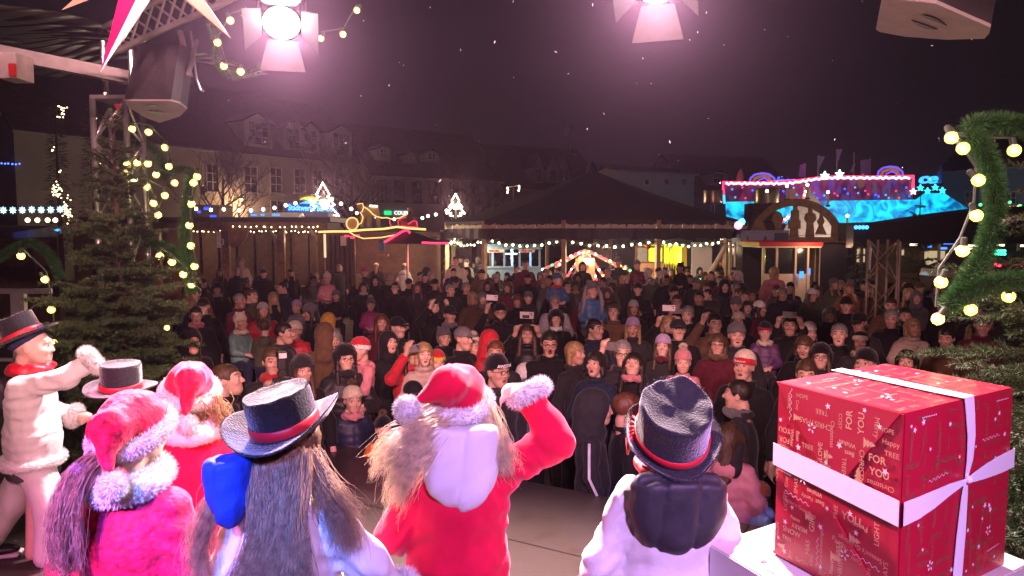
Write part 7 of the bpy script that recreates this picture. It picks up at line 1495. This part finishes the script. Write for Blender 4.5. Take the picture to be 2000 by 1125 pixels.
# ================================================================ the crowd
# px, py of the face, kind, pose, head, head colour, coat, style, turn (deg, + to the right), options
CROWD = [
 (424, 566, 'F', 'down', 'furhat', 'black', 'black', 'wool', 5, dict(scarf='pale_grey')), (482, 552, 'M', 'down', 'short', 'grey', 'maroon', 'wool', 0, {}), (514, 535, 'M', 'down', 'cap', 'black', 'black', 'wool', 0, {}),
 (553, 562, 'M', 'down', 'short', 'dark', 'navy', 'wool', -55, {}), (533, 583, 'F', 'down', 'long', 'blond', 'black', 'wool', 15, {}), (467, 588, 'M', 'hold', 'short', 'grey', 'maroon', 'wool', 50, {}),
 (383, 616, 'M', 'down', 'short', 'dark', 'charcoal', 'wool', 0, dict(glasses=1, scarf='pink')), (372, 668, 'M', 'down', 'hood', 'black', 'black', 'wool', 12, {}),
 (468, 630, 'K', 'sit', 'eared', 'cream', 'teal', 'puffer', 40, dict(Y=9.3, scarf='cream')), (513, 607, 'F', 'down', 'beanie', 'pale_grey', 'red', 'puffer', 0, {}), (517, 640, 'K', 'sit', 'short', 'brown', 'olive', 'hooded', 170, dict(Y=9.2)),
 (553, 651, 'M', 'hold', 'short', 'dark', 'charcoal', 'wool', 60, {}), (577, 647, 'K', 'sit', 'beanie', 'cream', 'red', 'puffer', -15, dict(Y=8.9)), (580, 600, 'K', 'sit', 'beanie', 'lilac', 'grey', 'hooded', -30, dict(Y=12.5)),
 (607, 611, 'F', 'down', 'furhat', 'grey', 'black', 'wool', -70, {}), (639, 545, 'K', 'sit', 'tall', 'cream', 'pink', 'puffer', 0, dict(Y=15.0)), (612, 548, 'M', 'hold', 'short', 'dark', 'grey', 'wool', 30, {}),
 (656, 579, 'K', 'sit', 'beanie', 'grey', 'black', 'wool', 10, dict(Y=14.0)), (710, 562, 'F', 'down', 'long', 'dark', 'black', 'wool', 5, dict(scarf='pale_grey')), (732, 549, 'M', 'down', 'hood', 'black', 'black', 'wool', 5, {}),
 (724, 596, 'K', 'sit', 'beanie', 'grey', 'magenta', 'puffer', 0, dict(Y=13.0, pom='pale_grey')), (641, 628, 'K', 'sit', 'hood', 'mustard', 'cream', 'hooded', 160, dict(Y=10.5)), (634, 655, 'M', 'down', 'hood', 'brown', 'brown', 'hooded', 175, {}),
 (651, 664, 'F', 'down', 'curly', 'grey', 'charcoal', 'wool', 10, dict(scarf='brown')), (673, 700, 'F', 'hold', 'furhat', 'black', 'charcoal', 'puffer', 5, dict(glasses=1, scarf='charcoal')), (705, 684, 'K', 'sit', 'beanie', 'red', 'pink', 'puffer', -70, dict(Y=7.0, band='white')),
 (590, 724, 'F', 'down', 'furhat', 'charcoal', 'black', 'wool', 0, {}), (532, 706, 'M', 'phone2', 'short', 'brown', 'charcoal', 'hooded', 0, dict(camera=1, scarf='red')), (745, 630, 'F', 'down', 'long', 'auburn', 'maroon', 'wool', 0, {}), (759, 670, 'F', 'down', 'hood', 'black', 'black', 'wool', 15, {}),
 (890, 511, 'M', 'down', 'short', 'dark', 'cream', 'puffer', 0, dict(Y=21.0)), (761, 543, 'M', 'down', 'short', 'grey', 'black', 'wool', 0, dict(scarf='pale_grey')), (772, 563, 'M', 'down', 'short', 'dark', 'black', 'wool', 0, dict(glasses=1)), (815, 562, 'F', 'down', 'long', 'auburn', 'charcoal', 'wool', 0, {}),
 (830, 543, 'M', 'down', 'short', 'dark', 'black', 'wool', 0, {}), (849, 556, 'M', 'down', 'cap', 'black', 'black', 'hooded', 10, {}), (886, 532, 'M', 'down', 'short', 'dark', 'navy', 'puffer', 0, {}), (890, 551, 'M', 'down', 'cap', 'charcoal', 'black', 'wool', 0, {}), (910, 563, 'M', 'down', 'short', 'grey', 'black', 'wool', 0, {}),
 (879, 567, 'M', 'down', 'short', 'grey', 'charcoal', 'wool', 15, {}), (923, 583, 'F', 'down', 'bob', 'blond', 'brown', 'wool', 10, dict(glasses=1)), (943, 584, 'K', 'sit', 'hood', 'grey', 'brown', 'hooded', 0, dict(Y=14.0)), (846, 600, 'M', 'phone2high', 'short', 'dark', 'black', 'wool', 10, dict(beard=1, phone='black')),
 (877, 615, 'M', 'down', 'cap', 'black', 'black', 'wool', 20, dict(scarf='grey')), (977, 611, 'M', 'phone1', 'beanie', 'black', 'black', 'hooded', 5, dict(beard=1, glasses=1, phone='white')), (1032, 583, 'K', 'sit', 'beanie', 'grey', 'charcoal', 'puffer', 0, dict(Y=13.0)), (1011, 588, 'F', 'down', 'curly', 'auburn', 'black', 'wool', 0, dict(phone='lit', pose2=1)),
 (1088, 547, 'K', 'sit', 'beanie', 'blue', 'blue', 'puffer', 15, dict(Y=13.5, scarf='red')), (1084, 591, 'M', 'hold', 'short', 'grey', 'pale_grey', 'wool', 0, dict(glasses=1)), (1086, 624, 'F', 'down', 'furhat', 'black', 'black', 'wool', 0, dict(scarf='white')), (1030, 652, 'F', 'phone2high', 'long', 'brown', 'black', 'puffer', 0, dict(phone='print')),
 (1072, 671, 'M', 'down', 'short', 'dark', 'black', 'hooded', -5, dict(glasses=1, mouth=1.0)), (968, 690, 'M', 'down', 'short', 'auburn', 'charcoal', 'wool', -10, {}), (969, 726, 'M', 'down', 'beanie', 'black', 'charcoal', 'wool', 30, dict(glasses=1, word='AWESOME')), (1024, 737, 'K', 'down', 'beanie', 'white', 'blue', 'puffer', 160, dict(sc=1.1, pomred=1)),
 (924, 679, 'K', 'sit', 'tall', 'cream', 'brown', 'puffer', 0, dict(Y=8.0, pom='cream')), (903, 662, 'M', 'hold', 'cap', 'grey', 'black', 'wool', 40, {}), (956, 668, 'F', 'down', 'hood', 'red', 'red', 'puffer', 60, {}), (866, 659, 'K', 'sit', 'eared', 'grey', 'black', 'puffer', 10, dict(Y=8.8)),
 (828, 692, 'F', 'down', 'bob', 'blond', 'beige', 'wool', 0, {}), (854, 708, 'M', 'phone2', 'beanie', 'red', 'navy', 'wool', 0, dict(phone='pink', band='yellow', sc=.9)), (800, 690, 'F', 'phone1', 'long', 'dark', 'red', 'wool', 20, dict(phone='grey')), (775, 640, 'M', 'down', 'cap', 'black', 'charcoal', 'puffer', 35, {}),
 (952, 558, 'F', 'down', 'long', 'dark', 'black', 'wool', 0, {}), (1031, 545, 'M', 'down', 'cap', 'black', 'black', 'wool', 0, {}), (1026, 518, 'M', 'down', 'short', 'dark', 'maroon', 'wool', 10, dict(Y=21.0)),
 (1155, 568, 'K', 'sit', 'eared', 'grey', 'blue', 'puffer', 20, dict(Y=10.4, longears=1, sc=1.08)), (1160, 643, 'M', 'hold', 'short', 'dark', 'navy', 'wool', 60, {}), (1301, 547, 'M', 'down', 'short', 'dark', 'black', 'wool', 0, dict(glasses=1)), (1244, 519, 'K', 'sit', 'beanie', 'grey', 'maroon', 'puffer', 5, dict(Y=16.5)), (1246, 566, 'M', 'hold', 'beanie', 'black', 'black', 'wool', 5, {}), (1208, 513, 'M', 'down', 'beanie', 'grey', 'charcoal', 'wool', 0, dict(Y=21.5)),
 (1329, 524, 'K', 'sit', 'eared', 'black', 'black', 'wool', -10, dict(Y=16.5)), (1322, 590, 'M', 'phone2', 'short', 'dark', 'black', 'hooded', 0, dict(glasses=1, phone='grey')), (1366, 583, 'M', 'down', 'short', 'dark', 'charcoal', 'wool', 0, {}), (1344, 615, 'M', 'down', 'short', 'grey', 'black', 'wool', 0, {}), (1306, 634, 'F', 'phone2high', 'bob', 'blond', 'black', 'wool', 5, dict(phone='white')), (1324, 645, 'M', 'down', 'cap', 'charcoal', 'black', 'wool', 0, {}),
 (1395, 632, 'M', 'phone1', 'short', 'dark', 'brown', 'wool', 10, dict(phone='black')), (1438, 597, 'M', 'down', 'beanie', 'grey', 'black', 'wool', 0, {}), (1442, 628, 'F', 'down', 'beanie', 'cream', 'black', 'wool', 0, {}), (1438, 655, 'M', 'down', 'beanie', 'grey', 'charcoal', 'wool', 0, {}), (1402, 673, 'F', 'down', 'bob', 'brown', 'maroon', 'hooded', -5, dict(glasses=1, scarf='brown')),
 (1455, 716, 'M', 'down', 'beanie', 'cream', 'black', 'wool', -15, dict(band='red', bandword='Bratwurst')), (1334, 708, 'K', 'sit', 'beanie', 'pink', 'pink', 'puffer', -5, dict(Y=6.9, pom='cream')), (1295, 677, 'F', 'down', 'beanie', 'lilac', 'charcoal', 'wool', -10, dict(scarf='maroon')), (1238, 713, 'F', 'down', 'long', 'dark', 'black', 'wool', -10, dict(pitch=.35, scarf='pink')),
 (1164, 711, 'F', 'down', 'bob', 'dark', 'navy', 'wool', -15, dict(mouth=.5)), (1122, 690, 'F', 'down', 'bob', 'blond', 'charcoal', 'wool', 60, {}), (1216, 690, 'M', 'phone1', 'short', 'grey', 'charcoal', 'wool', 0, dict(glasses=1, phone='black')), (1236, 640, 'F', 'down', 'beanie', 'lilac', 'charcoal', 'wool', 0, {}), (1199, 610, 'M', 'down', 'short', 'brown', 'brown', 'wool', 0, {}), (1237, 602, 'F', 'down', 'beanie', 'pale_grey', 'black', 'wool', 0, {}),
 (1158, 800, 'K', 'down', 'hood', 'charcoal', 'charcoal', 'hooded', 80, dict(sc=1.22, stripe=1)), (1222, 800, 'K', 'down', 'short', 'auburn', 'black', 'wool', 120, dict(sc=1.2)), (1425, 860, 'K', 'down', 'long', 'brown', 'pink', 'puffer', 170, dict(sc=1.1)), (1445, 772, 'F', 'front', 'short', 'dark', 'charcoal', 'wool', -85, dict(scarf='grey')), (1484, 968, 'K', 'down', 'beanie', 'rust', 'light_blue', 'puffer', -60, dict(sc=.78)),
 (1512, 532, 'F', 'down', 'bob', 'blond', 'pink', 'puffer', 160, dict(Y=17.5)), (1494, 649, 'K', 'sit', 'beanie', 'navy', 'purple', 'puffer', -5, dict(Y=8.6, band='red', scarf='cream')), (1543, 636, 'M', 'phone2high', 'short', 'dark', 'black', 'wool', 0, dict(phone='grey')), (1482, 604, 'F', 'down', 'beanie', 'white', 'maroon', 'wool', 60, {}), (1528, 574, 'M', 'down', 'short', 'grey', 'charcoal', 'wool', 10, {}), (1585, 577, 'F', 'down', 'beanie', 'white', 'olive', 'wool', 40, {}),
 (1658, 563, 'F', 'phone2', 'beanie', 'rust', 'rust', 'puffer', 0, {}), (1653, 597, 'M', 'down', 'beanie', 'black', 'black', 'wool', 0, {}), (1621, 614, 'F', 'down', 'bob', 'grey', 'black', 'wool', 0, {}), (1579, 650, 'F', 'down', 'beanie', 'white', 'charcoal', 'wool', 20, {}), (1639, 653, 'M', 'down', 'short', 'grey', 'black', 'wool', 0, {}), (1679, 630, 'M', 'down', 'cap', 'black', 'charcoal', 'wool', 0, dict(glasses=1)), (1571, 678, 'F', 'down', 'bob', 'brown', 'black', 'wool', 0, {}),
 (1603, 698, 'F', 'down', 'furhat', 'black', 'charcoal', 'wool', 5, dict(glasses=1)), (1680, 668, 'F', 'hold', 'headband', 'cream', 'charcoal', 'wool', 10, dict(scarf='cream', hair='bob')), (1739, 597, 'M', 'down', 'short', 'brown', 'brown', 'wool', 0, {}), (1767, 619, 'M', 'down', 'short', 'dark', 'black', 'wool', 0, dict(beard=1)), (1782, 640, 'F', 'down', 'bob', 'blond', 'beige', 'hooded', 25, {}), (1790, 583, 'F', 'down', 'hood', 'grey', 'grey', 'hooded', 0, {}), (1741, 623, 'M', 'down', 'short', 'grey', 'black', 'wool', 0, {}),
 (1692, 712, 'M', 'down', 'beanie', 'black', 'black', 'wool', 0, {}), (1771, 708, 'F', 'down', 'bob', 'dark', 'black', 'wool', 0, {}), (1575, 732, 'M', 'down', 'short', 'brown', 'charcoal', 'wool', 0, {}),
 (688, 782, 'K', 'down', 'beanie', 'cream', 'navy', 'puffer', 0, dict(sc=1.06, scarf='pink', pom='brown')), (748, 838, 'K', 'down', 'beanie', 'black', 'orange', 'puffer', 5, dict(sc=.92, pom='brown')), (440, 742, 'M', 'down', 'short', 'brown', 'black', 'wool', 50, {}), (806, 772, 'K', 'down', 'cap', 'black', 'navy', 'wool', 20, dict(sc=1.12)),
 (430, 533, 'F', 'down', 'long', 'brown', 'brown', 'puffer', -30, {}), (462, 531, 'M', 'down', 'short', 'grey', 'black', 'wool', 20, {}), (470, 512, 'F', 'down', 'bob', 'grey', 'beige', 'wool', 0, dict(Y=23.0)), (568, 533, 'F', 'down', 'beanie', 'black', 'black', 'wool', 0, {}), (662, 523, 'M', 'down', 'short', 'grey', 'charcoal', 'wool', 40, {}), (735, 521, 'F', 'down', 'beanie', 'cream', 'black', 'wool', 170, {}), (700, 545, 'F', 'down', 'beanie', 'pale_grey', 'black', 'wool', 160, {}), (712, 533, 'K', 'sit', 'beanie', 'magenta', 'navy', 'puffer', 0, dict(Y=19.0)), (790, 521, 'F', 'down', 'beanie', 'cream', 'pale_grey', 'puffer', 150, {}), (1138, 520, 'F', 'down', 'bob', 'dark', 'black', 'wool', 0, dict(Y=21.0)),
]
KCOL = {'grey': 'grey', 'pale_grey': 'pale grey', 'light_blue': 'light blue'}
ORD = ['first', 'second', 'third', 'fourth', 'fifth', 'sixth', 'seventh', 'eighth', 'ninth', 'tenth', 'eleventh', 'twelfth', 'thirteenth', 'fourteenth']
m_phone = {k: M('phone_' + k, c, .3, var=.03) for k, c in dict(black=(.02, .02, .022), white=(.7, .66, .66), grey=(.18, .17, .17), pink=(.62, .36, .36), lit=(.1, .1, .1), print=(.55, .5, .5)).items()}
phm = MB().box((0, 0, 0), (.155, .009, .076)).build('phone_body', None, None, bevel=.003).data; bpy.data.objects.remove(C.objects[-1]); phl = MB().lathe([(.008, 0), (.007, .003), (.002, .0035)], n=10, m=Matrix.Rotation(PI / 2, 3, 'X')).mesh('lens')
def phone(root, lp, col, label):
    yaw = root.rotation_euler.z; s = root.scale[0]; p = Matrix.Rotation(yaw, 3, 'Z') @ (Vector(lp) * s) + root.location
    t = thing('smartphone', label, 'phone', p, yaw + random.uniform(-.1, .1), 'phones held up by the crowd'); t.rotation_euler.x = random.uniform(-.15, .1); t.rotation_euler.y = random.uniform(-.08, .08)
    me = phm.copy(); me.materials.clear(); me.materials.append(m_phone[col]); obj('case', me, None, t)
    for dx, dz in ((.055, .018), (.055, -.004), (.038, .018)): o = obj('camera_lens', phl, m_black, t, (dx, -.0045, dz))
    o = MB().box((0, .006, 0), (.145, .003, .068)).build('screen', EM('phone_screen', (.6, .55, .6), .8), t)
    if col == 'lit': MB().box((0, -.006, 0), (.145, .003, .068)).build('bright_back', EM('phone_lit', (.75, .8, .35), .55), t)
    if col == 'print': MB().box((-.01, -.006, -.015), (.08, .002, .035)).build('case_print', m_black, t)
def region(px, Y):
    col = 'beside the fir tree' if px < 440 else 'at far left' if px < 560 else 'at left' if px < 720 else 'left of centre' if px < 900 else 'in the middle' if px < 1120 else 'right of centre' if px < 1300 else 'at right' if px < 1520 else 'behind the red gift' if px < 1700 else 'at far right'
    row = 'front row' if Y < 8.2 else 'second row' if Y < 10.2 else 'third row' if Y < 13 else 'middle rows' if Y < 17 else 'back rows'
    return row + ' ' + col
def mklabel(e, Y):
    px, py, kind, pose, head, hcol, coat, style, turn, op = e
    c = 'dark' if coat in ('black', 'charcoal') else coat.replace('_', ' '); h = hcol.replace('_', ' ')
    if head in HATS: ht = h + ' ' + (('bobble hat' if op.get('pom') else HATS[head]))
    else: ht = {'short': 'short', 'bob': 'chin-length', 'curly': 'curly', 'long': 'long'}[head] + ' ' + h + ' hair'
    who = 'child' if kind == 'K' else 'person'
    st = {'puffer': 'padded jacket', 'hooded': 'hooded jacket', 'wool': 'coat'}[style]
    ex = ' and glasses' if op.get('glasses') else ' and scarf' if op.get('scarf') else ''
    ps = {'phone1': 'holding up phone, ', 'phone2': 'phone before face, ', 'phone2high': 'phone held overhead, '}.get(pose, '') if op.get('phone') else ('sitting high, ' if pose == 'sit' else '')
    return '%s in %s %s, %s%s, %s%s' % (who, c, st, ht, ex if not ps else '', ps, region(px, Y))
ents = []
for e in CROWD:
    px, py, kind, pose, head, hcol, coat, style, turn, op = e
    sc = op.get('sc', {'M': 1.0, 'F': .965, 'K': 1.0}[kind]); hz = (1.632 * (.70 if kind == 'K' else 1) + (.02 if kind == 'K' else 0)) * sc
    if 'Y' in op: P_ = at(px, py, op['Y']); z0 = P_.z - hz if pose == 'sit' else 0; 
    else: P_ = atz(px, py, hz); z0 = 0
    if 'Y' in op and pose != 'sit': sc *= P_.z / hz if .8 < P_.z / hz < 1.25 else 1
    ents.append([e, P_.x, P_.y, z0, sc, True])
# further people who fill the square, placed on the ground between the ones above
rp = random.Random(21); xy = [(q[1], q[2]) for q in ents if q[3] == 0]
proj = lambda x, y, z: (1000 + F * x / (y * cs - (z - CZ) * sn), 562.5 - F * ((z - CZ) * cs + y * sn) / (y * cs - (z - CZ) * sn))
tries = 0; made = 0
while made < 165 and tries < 9000:
    tries += 1; Y = rp.uniform(7.6, 31); px = rp.uniform(360, 1990)
    if Y < 11 and rp.random() < .35: continue
    x = (px - 1000) / F * Y
    sd = (Vector((x, Y, 0)) - Vector((e1.x, e1.y, 0))).dot(-en)
    if sd < .9: continue
    if (x - PX) ** 2 + (Y - PY) ** 2 < 4.6 ** 2 or (Y > 20.5 and (px < 870 or px > 1440)) or (Y > 17.5 and px > 1480) or (12.5 < Y < 14 and 1680 < px < 1775) or (Y > 14 and px > 1860): continue
    if min((x - a) ** 2 + (Y - b) ** 2 for a, b in xy) < (.46 if Y < 14 else .42) ** 2: continue
    top = proj(x, Y, 1.80); hw = .30 * F / Y; bad = False
    for q in ents:
        if not q[5]: continue
        ex_, ey_ = q[0][0], q[0][1]
        if q[2] > Y - .1 and abs(ex_ - top[0]) < hw + .08 * F / q[2] and ey_ + .13 * F / q[2] > top[1]: bad = True; break
    if bad: continue
    k = rp.choice('MMFF'); hd = rp.choice(('short', 'short', 'beanie', 'cap', 'hood') if k == 'M' else ('long', 'bob', 'beanie', 'furhat', 'hood', 'curly'))
    hc_ = rp.choice(('dark', 'brown', 'grey', 'dark', 'blond')) if hd in ('short', 'bob', 'long', 'curly') else rp.choice(('black', 'charcoal', 'grey', 'navy', 'maroon', 'pale_grey', 'brown', 'black'))
    e = (proj(x, Y, 1.6)[0], proj(x, Y, 1.6)[1], k, 'down', hd, hc_, rp.choice(('black', 'black', 'charcoal', 'navy', 'charcoal', 'brown', 'maroon', 'grey', 'olive')), rp.choice(('wool', 'wool', 'puffer', 'hooded')), rp.gauss(0, 22), dict(glasses=1) if rp.random() < .15 else dict(scarf=rp.choice(('grey', 'maroon', 'beige'))) if rp.random() < .15 else {})
    ents.append([e, x, Y, 0, rp.uniform(.94, 1.04) if k == 'M' else rp.uniform(.90, .98), False]); xy.append((x, Y)); made += 1
lab = [mklabel(q[0], q[2]) for q in ents]; cnt = {}
for i, l in enumerate(lab): cnt.setdefault(l, []).append(i)
for l, ids in cnt.items():
    if len(ids) > 1:
        for k, i in enumerate(sorted(ids, key=lambda i: ents[i][0][0])): lab[i] = l.replace(' and glasses', '').replace(' and scarf', ' scarf').replace('person in', 'person,') + ', %s from left' % ORD[min(k, 13)]
for q, label in zip(ents, lab):
    (px, py, kind, pose, head, hcol, coat, style, turn, op), x, Y, z0, sc, key = q
    tgt = Vector((.3, 3.2)) - Vector((x, Y)); yaw = math.atan2(tgt.x, -tgt.y) * .8 + math.radians(turn) + (random.gauss(0, .10))
    r = person((x, Y, z0), yaw, kind, pose, head, hcol, coat, style, label, glasses=bool(op.get('glasses')), beard=bool(op.get('beard')), scarf=op.get('scarf'), mouth=op.get('mouth', random.choice((0.0, 0.0, .3)) if pose == 'down' and kind != 'K' else 0.0), pitch=op.get('pitch', random.choice((0.0, .12, -.14)) if pose == 'down' and kind != 'K' else 0.0), sc=sc, pom=op.get('pom'), hair=op.get('hair'), tro=random.choice(('black', 'navy', 'charcoal')))
    hc_ = (0, -.02, (1.632 * (.7 if kind == 'K' else 1) + (.02 if kind == 'K' else 0))); hs = {'M': 1.0, 'F': .95, 'K': .9}[kind]
    if op.get('band'):
        o = obj('hat_band', head_item('headband'), m_knit, r, hc_, COL[op['band']]); o.scale = (hs * 1.05, hs * 1.05, hs * 1.0)
    wd = op.get('word') or op.get('bandword')
    if wd:
        v, f = text_mesh(wd, .034 if op.get('word') else .026, .001, True); R_ = .118; b = MB(); b.add([(math.sin(xx / R_) * R_ * .93 * hs, (-math.cos(xx / R_) * (R_ + .006) + .014) * hs - zz, (yy + .062) * hs) for xx, yy, zz in v], f); o = b.build('lettering', M('white_lettering', (.75, .72, .72), .6), r); o.location = hc_
    if op.get('stripe'):
        for s in (-1, 1): MB().tube([(s * .150, .03, .985), (s * .225, .035, .90), (s * .248, .035, .80), (s * .240, -.01, .70)], .009, 6).build('sleeve_stripe', M('reflective_stripe', (.7, .66, .7), .5), r)
    if op.get('longears'):
        for s in (-1, 1):
            o = MB().tube([(s * .085, .0, .06), (s * .12, -.03, -.05), (s * .13, -.06, -.17), (s * .125 + (s < 0) * -.05, -.07, -.30)], [.02, .026, .03, .016], 8).build('hat_ear', m_knit, r, True); o.location = hc_; o.color = (.22, .22, .23, 1)
    if op.get('phone'):
        lp = {'phone2': (0, -.345, 1.535), 'phone2high': (0, -.29, 1.775), 'phone1': (-.13, -.245, 1.795), 'down': (-.08, -.2, 1.88)}[pose]
        if pose != 'down': phone(r, lp, op['phone'], {'black': 'black', 'white': 'white', 'grey': 'grey', 'pink': 'pinkish', 'lit': 'lit', 'print': 'printed white'}[op['phone']] + ' phone held up by ' + ' '.join(label.split(',')[0].split()[:5]) + ', ' + region(px, Y) + (' (px)' if False else ''))
    if op.get('camera'):
        p = Matrix.Rotation(yaw, 3, 'Z') @ (Vector((0, -.36, 1.50)) * sc) + r.location; c = thing('photo_camera', 'black camera with flash unit held before the face of the photographer', 'camera', p, yaw)
        MB().box((0, 0, 0), (.15, .07, .105)).build('camera_body', m_black, c, bevel=.01); MB().lathe([(.042, .03), (.042, .10), (.036, .105), (.03, .095), (.01, .09)], n=20, m=Matrix.Rotation(PI / 2, 3, 'X')).build('lens', m_black, c, True); MB().lathe([(.043, .098), (.045, .10), (.043, .106), (.036, .106)], n=20, m=Matrix.Rotation(PI / 2, 3, 'X')).build('lens_ring', m_alu, c, True)
        MB().box((0, 0, .085), (.06, .06, .06)).build('prism_hump', m_black, c, bevel=.012); fl_ = MB().box((0, 0, .17), (.06, .05, .09)).build('flash_unit', m_black, c, bevel=.006); MB().box((0, -.02, .245), (.075, .09, .055)).build('flash_head', m_black, c, bevel=.006); MB().box((0, -.067, .245), (.062, .004, .042)).build('flash_window', M('flash_diffuser', (.75, .6, .62), .4), c)
HAZE = 0.00085
# ================================================================ falling snow and evening haze
n = 70; px_ = rng.uniform(350, 1980, n); py_ = rng.uniform(0, 400, n) ** 1.0; dd = rng.uniform(1.6, 6.5, n)
pts = np.array([tuple(at(a, b, d)) for a, b, d in zip(px_, py_, dd)]); V = []; Fc_ = []
octv = np.array([(1, 0, 0), (-1, 0, 0), (0, 1, 0), (0, -1, 0), (0, 0, 1), (0, 0, -1)], float); octf = np.array([(0, 2, 4), (2, 1, 4), (1, 3, 4), (3, 0, 4), (2, 0, 5), (1, 2, 5), (3, 1, 5), (0, 3, 5)])
for i in range(n):
    s = rng.uniform(.0010, .0024) * (.6 + dd[i] * .14); R_ = np.array(Euler(rng.uniform(0, 6, 3)).to_matrix()); V.append((octv * np.array([s * rng.uniform(.9, 4.0), s, s])) @ R_.T + pts[i]); Fc_.append(octf + 6 * i)
o = obj('snowflakes', npmesh('snowflakes', np.concatenate(V), np.concatenate(Fc_), False), M('snow', (.85, .85, .88), .8, var=0), kind='stuff'); props(o, 'scattered snowflakes drifting in the dark air above the square', 'snow')
hz = bpy.data.materials.new('haze'); hz.use_nodes = True; nt = hz.node_tree
for nd in list(nt.nodes):
    if nd.type == 'BSDF_PRINCIPLED': nt.nodes.remove(nd)
pv = nt.nodes.new('ShaderNodeVolumePrincipled'); pv.inputs['Color'].default_value = (.90, .56, .86, 1); pv.inputs['Density'].default_value = HAZE; pv.inputs['Anisotropy'].default_value = .86
nt.links.new(pv.outputs[0], nt.nodes['Material Output'].inputs['Volume']); hz.cycles.homogeneous_volume = True
h = MB().bx((-150, -35, -1.3), (150, 200, 19)).build('haze', hz); props(h, 'thin night haze over the whole square', 'haze', kind='stuff')
